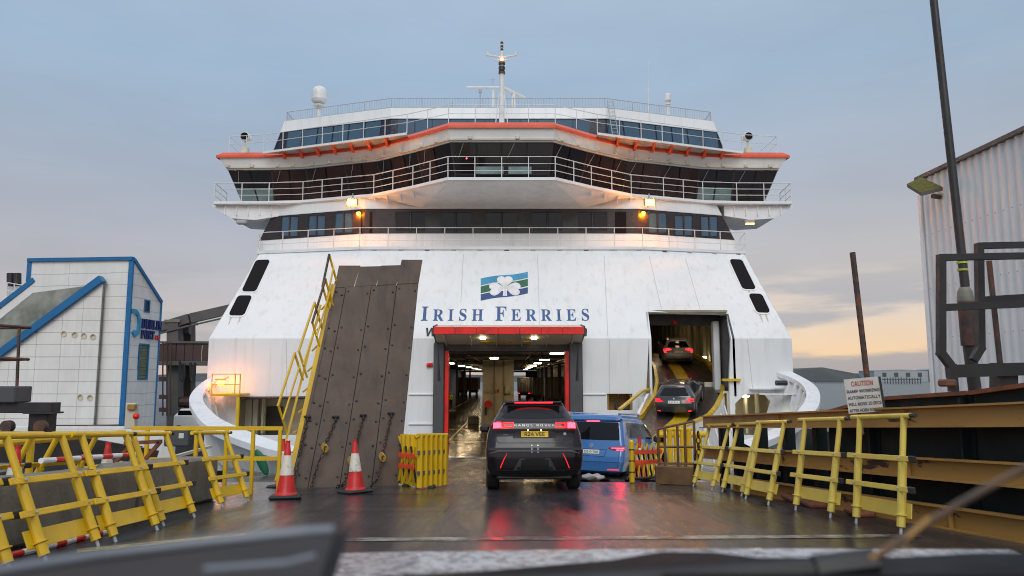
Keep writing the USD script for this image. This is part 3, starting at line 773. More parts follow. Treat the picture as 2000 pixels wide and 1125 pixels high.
def kerb(fe, s, w, h, y_):
    v = []
    for y in y_:
        x, z = float(fe(y)), float(Zr(y))
        v += [[x, y, z - .05], [x, y, z + h], [x + s * w, y, z + h], [x + s * w, y, z - .9]]
    f = []
    for k in range(len(y_) - 1):
        for j in range(3):
            f.append([4 * k + j, 4 * k + j + 1, 4 * k + j + 5, 4 * k + j + 4])
    return MB().add(v, f)


part(ferry, "ramp_kerb", kerb(edgeL, -1, .18, .22, ys[ys < 54]), "deck_yellow")
part(ferry, "ramp_kerb", kerb(edgeR, 1, .22, .24, ys[(ys > 26.5) & (ys < 54)]), "deck_yellow")
# white bulwarks either side of the ramp outside the opening
bw = MB()
yy = ys[(ys >= 24.4) & (ys <= 38.3)]
v = []
for y in yy:
    v += [[edgeR(y) + .22, y, Zr(y) + .12], [edgeR(y) + .30, y, Zr(y) - 2.6]]
k = np.arange(len(yy) - 1)
bw.add(v, np.stack([2 * k, 2 * k + 1, 2 * k + 3, 2 * k + 2], 1))
part(ferry, "ramp_bulwark", bw, "ship_white_clean")
for y in (28.6, 30.4, 32.0, 33.6, 35.2, 36.8):
    part(ferry, "bulwark_rib", MB().beam((edgeR(y) + .34, y, Zr(y) - .05), (edgeR(y) + .9, y - .3, Zr(y) - 2.5), .06, .12, up=(0, 1, 0)), "ship_white_clean")
part(ferry, "ramp_bulwark", MB().prism([(0, -2.2), (0, .28), (3.2, 1.05), (4.0, 1.05), (4.0, -2.2)], (edgeL(34.0) - .25, 34.0, Zr(34.0)), (.31, .95, 0), (0, 0, 1), .12), "ship_white_clean", smooth=False)
q0, q1, q2 = P(1210, 800, 34), P(1254, 764, 37.4), P(1268, 760, 38)
part(ferry, "bulwark_cap", MB().beam(q0, q1, .16, .10).beam(q1, q2, .16, .10), "deck_yellow")
part(ferry, "bulwark_lamp", MB().rbox(P(1252, 787, 35.6), (.3, .06, .5), .02), "white_plate")
part(ferry, "bulwark_cap", MB().beam(P(1410, 742, 37.9), P(1446, 742, 37.9), .2, .12), "deck_yellow")
# recess cheeks of the ramp opening
W = lambda p, d=0: np.array([p[0], float(F(*p)) + d, p[1]])
d1, d2 = 1.9, 1.9
part(ferry, "opening_cheek", MB().prism([(F(*c1), c1[1]), (38.0, Z1), (38.0, -2.4), (40.6, -2.4), (40.6, c1[1] - .1)], (c1[0] - .1, 0, 0), (0, 1, 0), (0, 0, 1), .12, N=(1, 0, 0)), "ship_white_clean", smooth=False)
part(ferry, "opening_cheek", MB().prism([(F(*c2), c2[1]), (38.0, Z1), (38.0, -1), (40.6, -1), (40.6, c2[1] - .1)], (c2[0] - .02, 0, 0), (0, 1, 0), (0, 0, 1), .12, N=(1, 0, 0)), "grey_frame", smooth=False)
part(ferry, "opening_head", MB().bar((c1[0], float(F(*c1)) + .05, c1[1] - .02), (c2[0], 41.0, c1[1] + .1)), "garage_wall", smooth=False)
part(ferry, "opening_head", MB().bar((c1[0] + .02, 40.4, 2.8), (c2[0] + .1, 40.7, c1[1] - .03)), "dark_steel", smooth=False)
part(ferry, "door_jamb", MB().rbox((c2[0] - .28, 40.2, .9), (.34, .5, 4.2), .05), "ship_white_clean")
part(ferry, "door_jamb", MB().rbox((c1[0] + .25, 40.55, .3), (.12, .3, 4.6), .03), "dark_steel")
part(ferry, "jamb_slot", MB().bar((c1[0] + .021, 38.5, -1.9), (c1[0] + .03, 39.1, .15)).bar((c1[0] + .021, 39.4, -1.9), (c1[0] + .03, 39.6, 0)), "window_black", smooth=False)
part(ferry, "warning_lamp", MB().sphere(P(1318, 629, 40.3), .12), "red_paint")
HZ = 4.7
part(ferry, "upper_deck_floor", MB().bar((7.1, 60, 1.5), (13.4, 84, 1.88)), "ramp_floor", smooth=False)
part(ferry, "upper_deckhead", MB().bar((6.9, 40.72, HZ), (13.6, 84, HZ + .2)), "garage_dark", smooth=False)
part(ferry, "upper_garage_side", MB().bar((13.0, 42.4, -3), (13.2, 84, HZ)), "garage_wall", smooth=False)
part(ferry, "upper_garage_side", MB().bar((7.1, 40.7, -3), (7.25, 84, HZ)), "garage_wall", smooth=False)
part(ferry, "upper_end_wall", MB().bar((7, 66, 0), (13.5, 66.3, HZ)), "garage_wall", smooth=False)
for k in range(14):
    y = 42 + 1.7 * k
    part(ferry, "wall_frame", MB().bar((12.8, y + .7, Zr(y)), (12.998, y + .82, HZ - .02)), "garage_wall", smooth=False)
for k in range(5):
    part(ferry, "wall_frame", MB().bar((8 + 1.1 * k, 65.7, 1.9), (8.12 + 1.1 * k, 65.998, HZ - .02)), "garage_wall", smooth=False)
part(ferry, "ceiling_lamp", MB().rbox((10.4, 44.5, HZ - .06), (.5, .9, .1), .02), "tunnel_lamp")
part(ferry, "ceiling_lamp", MB().rbox((10.4, 54, HZ - .06), (.5, .9, .1), .02), "tunnel_lamp")
part(ferry, "wall_lamp", MB().rbox(P(1376, 700, 48.5), (.2, .3, .3), .05), "lamp_white")

# ---- lower recesses left and right, with frames and lamps
for nm, hole, s in (("left", left_hole, -1), ("right", right_hole, 1)):
    xa, za, xb, zb = hole.bounds
    part(ferry, "recess_back", MB().bar((xa - .8, 40.6, za - .6), (xb + .8, 40.7, zb + .6)), "ship_cream", smooth=False)
    part(ferry, "recess_head", MB().bar((xa - .5, 38.18, zb + .05), (xb + .5, 40.6, zb + .15)), "ship_cream", smooth=False)
    part(ferry, "recess_side", MB().bar((xa - .3, 38.18, za - .6), (xa - .2, 40.6, zb + .05)), "ship_cream", smooth=False)
    part(ferry, "recess_side", MB().bar((xb + .2, 38.18, za - .6), (xb + .3, 40.6, zb + .05)), "ship_cream", smooth=False)
    part(ferry, "recess_lamp", MB().rbox((xb - .9 if s < 0 else xa + .7, 38.9, zb - .12), (.7, .3, .1), .03), "lamp_white")
xa, za, xb, zb = left_hole.bounds
part(ferry, "recess_beam", MB().tube((xa, 37.85, zb + .05), (xb, 37.85, zb + .08), .07, 8), "rust_steel")
for px, w in ((482, .35), (497, .25), (514, .08)):
    xx = P(px, 820, 39.5)[0]
    part(ferry, "recess_frame", MB().bar((xx, 39.2, za), (xx + w, 39.6, zb)), "ship_cream", smooth=False)
part(ferry, "recess_door", MB().rbox((P(535, 830, 40.4)[0], 40.5, -2.6), (.9, .14, 2.0), .05), "garage_dark")
xa, za, xb, zb = right_hole.bounds
for px in (1452, 1474):
    xx = P(px, 800, 39.5)[0]
    part(ferry, "recess_frame", MB().bar((xx, 39.2, za), (xx + .12, 39.5, zb)), "ship_cream", smooth=False)
xa, za, xb, zb = box_hole.bounds
part(ferry, "niche_back", MB().bar((xa - .1, 38.9, za - .1), (xb + .1, 39.0, zb + .1)), "tan_beam", smooth=False)
part(ferry, "niche_side", MB().bar((xa + .01, 38.1, za), (xa + .1, 38.9, zb)).bar((xb - .1, 38.1, za), (xb - .01, 38.9, zb)), "tan_beam", smooth=False)
part(ferry, "niche_gear", MB().rbox(((xa + xb) / 2 + .2, 38.4, za + .12), (.8, .4, .22), .04).tube((xa + .5, 38.3, za + .2), (xa + .7, 38.4, zb - .1), .05), "dark_steel")

# ---- bow deck and the curved bulwark rims
bd = MB()
bd.add([[-6.0, 17.4, -2.70], [5.2, 17.4, -2.70], [14.2, 38.2, -4.12], [-15.2, 38.2, -4.12]], [[0, 1, 2, 3]])
part(ferry, "bow_deck", bd, "wet_bow", smooth=False)


def rim(name, outer, inner, drop):
    O = np.array([P(*q) for q in outer])
    I = np.array([P(*q) for q in inner])
    from scipy.interpolate import CubicSpline
    t = np.linspace(0, 1, len(O))
    tt = np.linspace(0, 1, 40)
    O, I = CubicSpline(t, O)(tt), CubicSpline(t, I)(tt)
    n = len(tt)
    th = V3(0, 0, -.22)
    k = np.arange(n - 1)
    q = []
    for a in range(4):
        b = (a + 1) % 4
        q.append(np.stack([k + a * n, k + a * n + 1, k + b * n + 1, k + b * n], 1))
    part(ferry, name, MB().add(np.vstack([O, I, I + th, O + th]), np.vstack(q)), "ship_white_clean", smooth=40)
    m = .25 * O + .75 * I + th
    c = np.stack([np.sign(O[:, 0]) * -drop, 0 * tt - .4, 0 * tt], 1)
    low = m + c
    low[:, 2] = SEA - .3
    up2 = .55 * m + .45 * low
    part(ferry, "bow_flare", MB().add(np.vstack([m, up2 + c * .05, low]), np.vstack([np.stack([k, k + 1, k + n + 1, k + n], 1), np.stack([k + n, k + n + 1, k + 2 * n + 1, k + 2 * n], 1)])), "ship_white", smooth=40)
    return O, I


OL, IL = rim("bulwark_rim", [(413, 736, 38.1), (387, 753, 36.4), (370, 776, 34.2), (376, 799, 31.8), (399, 828, 29.2), (451, 853, 26.6), (525, 877, 24.0), (640, 897, 21.5)],
             [(424, 742, 38.1), (405, 757, 36.4), (396, 775, 34.4), (405, 795, 32.2), (430, 817, 29.8), (466, 834, 27.4), (534, 860, 24.6), (640, 880, 22.0)], 2.2)
OR, IR = rim("bulwark_rim", [(1543, 724, 38.1), (1570, 738, 37), (1595, 756, 35.6), (1602, 777, 34), (1596, 797, 32.3), (1572, 822, 30), (1530, 848, 27.2), (1465, 872, 24)],
             [(1511, 725, 38.1), (1548, 739, 37), (1568, 753, 35.6), (1575, 770, 34.2), (1568, 789, 32.5), (1545, 815, 30.4), (1505, 840, 27.8), (1445, 862, 24.8)], 2.2)
for O, I, s in ((OL, IL, -1), (OR, IR, 1)):
    for k in (4, 7, 10, 13, 16, 19):
        m = .2 * O[k] + .8 * I[k]
        part(ferry, "rim_bracket", MB().beam(m - [0, 0, .2], (m[0] - s * .75, m[1] + .3, -3.7), .07, .42, up=(1, 0, 0)), "ship_white_clean")
for k in (2, 6):
    part(ferry, "rim_shelf", MB().beam(V3(IR[k][0] - 1.6, IR[k][1] + .2, IR[k][2] - .75), V3(IR[k][0] + .1, IR[k][1], IR[k][2] - .75), .6, .06), "ship_white_clean")
part(ferry, "rim_winch", MB().lathe([(0, -.28), (.13, -.28), (.13, .28), (0, .28)], P(1526, 748, 37.2), 12, "x"), "pipe_black")
gm = trimesh.creation.icosphere(2)
part(ferry, "green_fender", trimesh.Trimesh((gm.vertices * [.15, .05, .46]) @ trimesh.transformations.rotation_matrix(-.45, [0, 1, 0])[:3, :3].T + P(511, 903, 24.3), gm.faces, process=False), "logo_green", smooth=True)
# yellow platform with a sodium lamp at the left rim
pl = [(405, 735, 36.6), (470, 735, 36.6)]
A, B = P(413, 771, 36.4), P(468, 771, 36.4)
part(ferry, "lamp_platform", MB().rbox(((A[0] + B[0]) / 2, 37.1, A[2]), (B[0] - A[0], 1.5, .12), .02), "yellow")
rp = MB()
for zz in (1.0, .5):
    rp.tube(A + [0, 0, zz], B + [0, 0, zz], .025, 6).tube(A + [0, 0, zz], A + [0, 1.3, zz], .025, 6)
pr_ = part(ferry, "platform_rail", rp, "yellow")
for f in (0, .82, 1):
    part(pr_, "post", MB().tube(A + (B - A) * f, A + (B - A) * f + [0, 0, 1.02], .03, 6), "yellow")
part(ferry, "platform_leg", MB().tube(B + [-.1, .1, -.05], (B[0] - .1, B[1] + .1, -3.8), .09, 8), "yellow")
lp = P(431, 748, 37.0)
part(ferry, "platform_lamp", MB().rbox(lp, (.34, .2, .2), .06), "sodium")
part(ferry, "lamp_bracket", MB().rbox(lp + [0, -.04, .17], (.46, .3, .06), .02).tube(lp + [0, 0, .1], (lp[0], 37.95, lp[2] + .3), .03), "yellow")


# ---- railing builder for the ship
def railing(name, pts, h, bars, step, mt, r=.022, picket=None, lean=0):
    pts = [np.asarray(p, float) for p in pts]
    rl = MB()
    for f in bars:
        for a, b in zip(pts[:-1], pts[1:]):
            rl.tube(a + [0, 0, h * f], b + [0, 0, h * f], r if f == 1 else r * .75, 6)
    if picket:
        for a, b in zip(pts[:-1], pts[1:]):
            k = int(np.linalg.norm(b - a) / picket)
            for q in range(k):
                c = a + (b - a) * q / k
                rl.tube(c + [0, 0, .08], c + [0, 0, h], .008, 4)
    p = part(ferry, name, rl, mt)
    for a, b in zip(pts[:-1], pts[1:]):
        k = max(1, int(round(np.linalg.norm(b - a) / step)))
        for q in range(k + 1):
            if q == k and b is not pts[-1]:
                continue
            c = a + (b - a) * q / k
            part(p, "post", MB().tube(c, c + [0, 0, h], r * 1.15, 6), mt)


# ---- first balcony
bal = [(FX - XC - .12, 42), (FX - XB, 40.55), (FX + XB, 40.55), (FX + XC + .12, 42)]
part(ferry, "balcony_floor", MB().prism(bal + [(FX + XC + .45, 44), (FX + XC + .3, 46), (FX - XC - .5, 46), (FX - XC - .75, 44)], (0, 0, Z2), (1, 0, 0), (0, 1, 0), .1), "ship_white_clean", smooth=False)
fr = MB()
for a, b in zip(bal[:-1], bal[1:]):
    fr.beam((*a, Z2 + .06), (*b, Z2 + .06), .10, .17)
part(ferry, "balcony_edge", fr, "ship_white_clean")
railing("balcony_rail", [(x, y, Z2 + .12) for x, y in [(bal[0][0] - .5, 43.9)] + bal + [(bal[-1][0] + .3, 43.9)]], 1.1, (1, .36), 1.55, "rail_white")
for k in range(19):
    x = FX - 13.3 + 26.6 * k / 18
    y = np.interp(abs(x - FX), [XB, XC], [40.55, 42])
    part(ferry, "balcony_bracket", MB().prism([(0, 0), (.02, -.28), (.55, -.05), (.55, 0)], (x - .03, y - .02, Z2 - .01), (0, 1, 0), (0, 0, 1), .05, N=(1, 0, 0)), "ship_white_clean", smooth=False)
    part(ferry, "balcony_fitting", MB().rbox((x + .3, y + .02, Z2 - .06), (.26, .08, .06), .01), "rust_steel" if k % 3 == 0 else "rail_grey")

# ---- band with dark windows
XW = 13.9
W2 = lambda x: 41.9 + np.clip((np.abs(np.asarray(x, float) - FX) - XB) / (XW - XB), 0, None) * 2.0
S2 = lambda u, v, off: np.stack([u, W2(u) - off, np.asarray(v, float)], -1)


def S2xy(x, y):
    Y = 42.0
    for _ in range(30):
        Y = float(W2(P(x, y, Y)[0]))
    return P(x, y, Y)[[0, 2]]


zb0, zb1 = S2xy(978, 456)[1], S2xy(978, 408)[1]
hw = lambda z: 14.42 - (.535 if z > 8.2 else .12) * (z - 8.2)
WC = -.95
wall = Polygon([(WC - hw(Z2), Z2), (WC + hw(Z2), Z2), (WC + hw(zb0), zb0), (WC - hw(zb0), zb0)])
part(ferry, "deck_wall", MB().patch(wall, S2, 0, .1, 1.2, US), "ship_white", smooth=8)
wall = Polygon([(WC - hw(zb1), zb1), (WC + hw(zb1), zb1), (WC + hw(10.5), 10.5), (WC - hw(10.5), 10.5)])
part(ferry, "deck_wall", MB().patch(wall, S2, 0, .1, 1.2, US), "ship_white", smooth=8)
band = Polygon([(WC - hw(zb0), zb0), (WC + hw(zb0), zb0), (WC + hw(zb1), zb1), (WC - hw(zb1), zb1)])
wins = [(545, 584, 421, 463), (598, 637, 419, 461), (650, 691, 414, 456), (770, 833, 413, 454), (858, 922, 413, 454), (948, 1012, 413, 454), (1037, 1101, 413, 454), (1126, 1188, 413, 454), (1264, 1304, 414, 456), (1316, 1354, 419, 461), (1367, 1403, 421, 463)]
holes = []
for (a, b, c, d) in wins:
    q = Polygon([S2xy(a + 1.5, d), S2xy(b - 1.5 if b < 700 else b, d), S2xy(b, c), S2xy(a + (4 if b < 700 else 0), c)]).buffer(-.12).buffer(.12)
    holes.append(q)
part(ferry, "window_band", MB().patch(band.difference(unary_union(holes)), S2, .02, .12, 1.2, US), "band_dark", smooth=8)
part(ferry, "cabin_backing", MB().patch(band.buffer(-.02), S2, -.16, .03, 1.2, US), "band_dark", smooth=8)
for k, q in enumerate(holes):
    x0_, z0, x1_, z1_ = q.bounds
    mx = (x0_ + x1_) / 2
    w = part(ferry, "cabin_window", MB().patch(q.difference(q.buffer(-.06)), S2, .035, .06, .6).bar((mx - .035, float(W2(mx)) - .035, z0 + .03), (mx + .035, float(W2(mx)) - .005, z1_ - .03)), "band_dark")
    for g in (q.intersection(sbox(x0_, z0, mx - .03, z1_)), q.intersection(sbox(mx + .03, z0, x1_, z1_))):
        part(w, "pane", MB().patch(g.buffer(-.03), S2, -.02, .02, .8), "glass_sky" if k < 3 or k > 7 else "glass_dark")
for px in (1212, 716):
    q = Polygon([S2xy(px - 11, 456), S2xy(px + 11, 456), S2xy(px + 11, 414), S2xy(px - 11, 414)])
    part(ferry, "deck_door", MB().patch(q, S2, .04, .05, .8), "window_black")
part(ferry, "deck_side", MB().add([[WC - hw(Z2), 44.2, Z2], [WC - hw(10.5), 43.9, 10.5], [FX - 14, 100, 10.5], [FX - 14, 100, Z2]], [[0, 1, 2, 3]]).add([[WC + hw(Z2), 44.2, Z2], [FX + 14, 100, Z2], [FX + 14, 100, 10.5], [WC + hw(10.5), 43.9, 10.5]], [[0, 1, 2, 3]]), "ship_white", smooth=False)

# ---- bridge: plan of its front edge, left half mirrored about BX
BX = -.55
half = [(-17.95, 43.5), (-14.65, 43.45), (-12.54, 43.2), (-10.0, 42.3), (-8.0, 41.65), (-5.5, 39.85), (-3.4, 38.1)]
BP = half + [(2 * BX - x, y) for x, y in half[::-1]]


def inset(poly, d, ex=0.0):          # shift a plan polyline aft by d along its normals
    q = np.array(poly, float)
    t = np.diff(q, axis=0)
    nrm = np.stack([-t[:, 1], t[:, 0]], 1) / np.linalg.norm(t, axis=1)[:, None]
    out = []
    for k in range(len(q)):
        a, b = nrm[max(k - 1, 0)], nrm[min(k, len(nrm) - 1)]
        m = a + b
        m /= np.linalg.norm(m)
        out.append(q[k] + m * d / max(m @ a, .5))
    out[0] = out[0] + [ex, 0]
    out[-1] = out[-1] - [ex, 0]
    return [tuple(p) for p in out]


ZF, ZWB, ZWT, ZO0, ZO1 = 10.4, 10.5, 12.5, 13.18, 13.56
flr = Polygon(BP + [(p[0], 47.5) for p in (BP[-1], BP[0])])
part(ferry, "bridge_floor", MB().prism(flr, (0, 0, ZF - .12), (1, 0, 0), (0, 1, 0), .12), "ship_white_clean", smooth=False)
eb = MB()
for a, b in zip(BP[:-1], BP[1:]):
    eb.beam((*a, ZF), (*b, ZF), .12, .16)
part(ferry, "bridge_floor_edge", eb, "ship_white_clean")
sf = MB()
z_ = ZF - .125
Af, Bf, Cb, Db = (-3.35, 38.2, z_), (2.25, 38.2, z_), (4.15, 41.9, zb1 + .06), (-5.25, 41.9, zb1 + .06)
sf.add([Af, Bf, Cb, Db], [[0, 1, 2, 3]]).add([Af, Db, (-5.5, 39.85, z_), (-7.8, 41.5, z_)], [[0, 1, 2, 2], [2, 1, 3, 3]]).add([Bf, Cb, (4.4, 39.85, z_), (6.7, 41.5, z_)], [[0, 2, 1, 1], [2, 3, 1, 1]])
part(ferry, "bridge_soffit", sf, "ship_white_clean", smooth=False)
for s in (-1, 1):
    X = lambda x: BX + s * x
    part(ferry, "wing_knee", MB().prism(Polygon([(X(17.65), ZF - .13), (X(16.4), 9.5), (X(15.0), 9.4), (X(13.4), 9.65), (X(13.4), ZF - .13)]), (0, 43.75, 0), (1, 0, 0), (0, 0, 1), -3.2), "ship_white_clean", smooth=False)
    for k in range(5):
        xx = 14 + .7 * k
        part(ferry, "wing_rib", MB().bar((X(xx) - .03, 43.66, 9.66), (X(xx) + .03, 43.75, ZF - .14)), "ship_white_clean", smooth=False)
    l0 = P(473 if s < 0 else 1463, 434, 43.8)
    fl_ = part(ferry, "wing_floodlight", MB().rbox(l0, (.62, .4, .26), .06).tube(l0 + [-.25, 0, .1], l0 + [-.25, 0, .35], .03).tube(l0 + [.25, 0, .1], l0 + [.25, 0, .35], .03), "rail_grey")
    if s > 0:
        part(fl_, "lens", MB().rbox(l0 + [0, -.12, -.14], (.5, .2, .04), .01), "sodium_dim")
    for k in range(9):
        a, b = BP[2 if s < 0 else -3], BP[5 if s < 0 else -6]
        t = k / 8
        c = np.array([np.interp(t, [0, .35, .62, 1], [p[j] for p in (BP[2:6] if s < 0 else [BP[-3], BP[-4], BP[-5], BP[-6]])]) for j in (0, 1)])
        part(ferry, "floor_bracket", MB().prism([(0, 0), (.6, 0), (.6, -.45)], (c[0] - .03, c[1] + .06, ZF - .125), (0, 1, 0), (0, 0, 1), .06, N=(1, 0, 0)), "ship_white_clean", smooth=False)
# sodium floodlights under the walkway
for px in (687, 1269):
    c = P(px, 395, 41.2)
    f_ = part(ferry, "deck_floodlight", MB().rbox(c + [0, .12, .02], (.66, .26, .46), .06).tube(c + [0, .2, .2], c + [0, .2, .55], .04), "rail_grey")
    part(f_, "lens", MB().rbox(c + [0, -.02, -.03], (.46, .06, .32), .02), "sodium_flood")
for px in (701, 1256):
    q_ = S2xy(px, 419)
    c = V3(q_[0], float(W2(q_[0])) - .16, q_[1])
    f_ = part(ferry, "wall_lantern", MB().rbox(c + [0, .1, .1], (.26, .14, .1), .02), "rail_grey")
    part(f_, "lens", MB().rbox(c + [0, 0, -.02], (.15, .10, .12), .03), "sodium_flood")
# windows leaning outwards
bot, tp = inset(BP, 1.0, 1.35), inset(BP, .3, .62)
back_b, back_t = inset(BP, 1.08, 1.4), inset(BP, .38, .66)
bk = MB()
for k in range(len(BP) - 1):
    bk.add([[*back_b[k], ZWB], [*back_b[k + 1], ZWB], [*back_t[k + 1], ZWT], [*back_t[k], ZWT]], [[0, 1, 2, 3]])
part(ferry, "bridge_frame", bk, "band_dark", smooth=False)
for k in range(len(BP) - 1):
    L = np.hypot(*(np.array(bot[k + 1]) - bot[k]))
    nn = max(1, int(round(L / 1.25)))
    for q in range(nn):
        f0, f1 = (q + .04) / nn, (q + .96) / nn
        mixp = lambda A, f: np.array(A[k]) + (np.array(A[k + 1]) - A[k]) * f
        qd = [[*mixp(bot, f0), ZWB + .05], [*mixp(bot, f1), ZWB + .05], [*mixp(tp, f1), ZWT - .06], [*mixp(tp, f0), ZWT - .06]]
        Q = np.array(qd)
        pm = "glass_teal" if k in (0, 11) and q in (0, 1) else "glass_brown" if k in (1, 2, 3, 8, 9, 10) or (k + q) % 5 == 0 else "glass_dark"
        if pm == "glass_teal":
            Mid = Q[[0, 1]] * .5 + Q[[3, 2]] * .5
            part(ferry, "bridge_window", MB().add(np.vstack([Mid[:1], Mid[1:], Q[2:]]), [[0, 1, 2, 3]]), "glass_dark", smooth=False)
            part(ferry, "bridge_window", MB().add(np.vstack([Q[:2], Mid[1:] - [0, .004, .03], Mid[:1] - [0, .004, .03]]), [[0, 1, 2, 3]]), "glass_teal", smooth=False)
        else:
            part(ferry, "bridge_window", MB().add(Q, [[0, 1, 2, 3]]), pm, smooth=False)
        # wiper arm on every other pane
        if q % 2 == 0:
            c0, c1_ = Q[3] * .5 + Q[2] * .5, Q[0] * .65 + Q[3] * .35
            part(ferry, "window_wiper", MB().tube(c0 - [0, .03, 0], c1_ * .6 + c0 * .4 - [0, .05, 0], .012, 4), "rail_grey")
for k in range(1, len(BP) - 1):
    part(ferry, "bridge_mullion", MB().tube((*bot[k], ZWB), (*tp[k], ZWT), .06, 6), "dark_steel")
for s, e in ((0, 1), (-1, -2)):     # glazed wing ends
    b0, t0 = np.array([*bot[s], ZWB]), np.array([*tp[s], ZWT])
    part(ferry, "bridge_window", MB().add([b0, b0 + [0, 3, 0], t0 + [0, 3, 0], t0], [[0, 1, 2, 3]]), "glass_teal", smooth=False)
for k in range(4):
    part(ferry, "bridge_console_light", MB().sphere((BX - 1.9 + 1.05 * k, 38.78 if k else 38.7, 11.95 - (.25 if k == 0 else .1 * (k % 2))), .05, 1), "bridge_red")
part(ferry, "bridge_console", MB().bar((BX - 1.4, 38.72, 10.85), (BX + .1, 38.75, 11.25)).bar((BX + .35, 38.72, 10.85), (BX + 1.6, 38.75, 11.25)), "glass_teal", smooth=False)
railing("bridge_rail", [(x, y, ZF + .08) for x, y in [(BP[0][0] - .25, 46)] + BP + [(BP[-1][0] + .25, 46)]], 1.14, (1, .66, .33), 1.45, "rail_white", .026)
# fascia, orange edge, roof
fa = MB()
R1, R0 = inset(BP, .28, .58), inset(BP, .05, .15)
for k in range(len(BP) - 1):
    fa.add([[*R1[k], ZWT], [*R1[k + 1], ZWT], [*R0[k + 1], ZO0], [*R0[k], ZO0]], [[0, 1, 2, 3]])
for s in (0, -1):
    fa.add([[*R1[s], ZWT], [R1[s][0], 47, ZWT], [R0[s][0], 47, ZO0], [*R0[s], ZO0]], [[0, 1, 2, 3]])
part(ferry, "roof_fascia", fa, "ship_white_clean", smooth=False)
gu = MB()
for a, b in zip(inset(BP, .16, .6)[:-1], inset(BP, .16, .6)[1:]):
    gu.beam((*a, ZWT + .13), (*b, ZWT + .13), .09, .10)
part(ferry, "wash_pipe", gu, "ship_cream")
for k in range(len(BP) - 1):
    a, b = np.array(inset(BP, .1)[k]), np.array(inset(BP, .1)[k + 1])
    for f in (.2, .65):
        c = a + (b - a) * f
        part(ferry, "fascia_fitting", MB().rbox((*c, ZWT + .2), (.22, .14, .2), .03), "ship_cream")
OE = inset(BP, -.06)
OE2 = inset(BP, .22, .28)
for k in range(len(BP) - 1):
    part(ferry, "roof_edge", MB().add([[*OE[k], ZO0], [*OE[k + 1], ZO0], [*OE[k + 1], ZO0 + .14], [*OE[k], ZO0 + .14], [*OE2[k], ZO1 + .02], [*OE2[k + 1], ZO1 + .02], [*R0[k], ZO0], [*R0[k + 1], ZO0]],
                                  [[0, 1, 2, 3], [3, 2, 5, 4], [6, 7, 1, 0]]), "orange_red", smooth=False)
rf = Polygon(OE2 + [(p[0], 50) for p in (OE2[-1], OE2[0])])
part(ferry, "bridge_roof", MB().prism(rf, (0, 0, ZO1 - .1), (1, 0, 0), (0, 1, 0), .1), "ship_white_clean", smooth=False)
tipx = OE[0][0]
for s in (0, -1):
    sg_ = 1 if s == 0 else -1
    p0, p1 = np.array(OE[s]), np.array([OE[s][0] + .25 * sg_, 47.0])
    part(ferry, "roof_edge", MB().add([[*p0, ZO0], [*p1, ZO0], [*p1, ZO0 + .14], [*p0, ZO0 + .14], [p1[0] + .3 * sg_, p1[1], ZO1 + .02], [*OE2[s], ZO1 + .02]], [[0, 1, 2, 3], [3, 2, 4, 5]]), "orange_red", smooth=False)
for s in (-1, 1):            # straight gangways across the hollow corners, on orange brackets
    X = lambda x: BX + s * (x + BX) * -1 if s > 0 else x
    A, B = (-15.0, 43.15), (-5.85, 39.65)
    mx = lambda p: (2 * BX - p[0], p[1]) if s > 0 else p
    A_, B_ = mx(A), mx(B)
    inner = [mx(p) for p in ((-5.85, 40.3), (-7.9, 41.9), (-9.9, 42.6), (-12.4, 43.5))]
    part(ferry, "gangway", MB().prism(Polygon([A_, B_] + inner).buffer(0), (0, 0, ZO1 - .20), (1, 0, 0), (0, 1, 0), .05), "rail_grey", smooth=False)
    part(ferry, "gangway_edge", MB().beam((*A_, ZO1 - .16), (*B_, ZO1 - .16), .08, .12), "ship_white_clean")
    for k in range(7):
        f = .14 + .12 * k
        p = np.array(A_) + (np.array(B_) - A_) * f
        yb = np.interp(abs(p[0] - BX), [abs(q[0] - BX) for q in half[::-1]], [q[1] for q in half[::-1]])
        if yb - p[1] > .1:
            part(ferry, "gangway_bracket", MB().prism([(0, 0), (yb - p[1], 0), (yb - p[1], -.30), (yb - p[1] - .12, -.30)], (p[0] - .07, p[1], ZO1 - .205), (0, 1, 0), (0, 0, 1), .14, N=(1, 0, 0)), "orange_red", smooth=False)
half2 = [(-17.4, 46.8), (-17.4, 44.0), (-15.0, 43.2), (-5.85, 39.7), (-3.45, 38.7)]
railing("roof_rail", [(x, y, ZO1 + (-.10 if abs(y - 43.2) < .01 or abs(y - 39.7) < .01 else .05)) for x, y in half2 + [(2 * BX - x, y) for x, y in half2[::-1]]], 1.08, (1, .55), 1.45, "rail_white", .022)

# ---- deckhouse above the bridge
DX, DB = -.85, 6.55
hD = lambda z: 14.5 - .385 * (z - 14.5)
D3 = lambda x: 43.5 + np.clip((np.abs(np.asarray(x, float) - DX) - DB) / (13.5 - DB), 0, None) * 2.3
S3 = lambda u, v, off: np.stack([u, D3(u) - off, np.asarray(v, float)], -1)
zt, zw = P(978, 211, 43.5)[2], P(978, 232, 43.5)[2]
trap = lambda z0, z1_: Polygon([(DX - hD(z0), z0), (DX + hD(z0), z0), (DX + hD(z1_), z1_), (DX - hD(z1_), z1_)])
U3 = [DX - DB, DX + DB]
part(ferry, "deckhouse_fascia", MB().patch(trap(zw, zt), S3, .06, .3, 1.2, U3), "ship_white", smooth=8)
part(ferry, "deckhouse_wall", MB().patch(trap(ZO1, zw), S3, -.03, .1, 1.2, U3), "deckhouse_dark", smooth=8)
xx = DX - hD(14.5) + .9
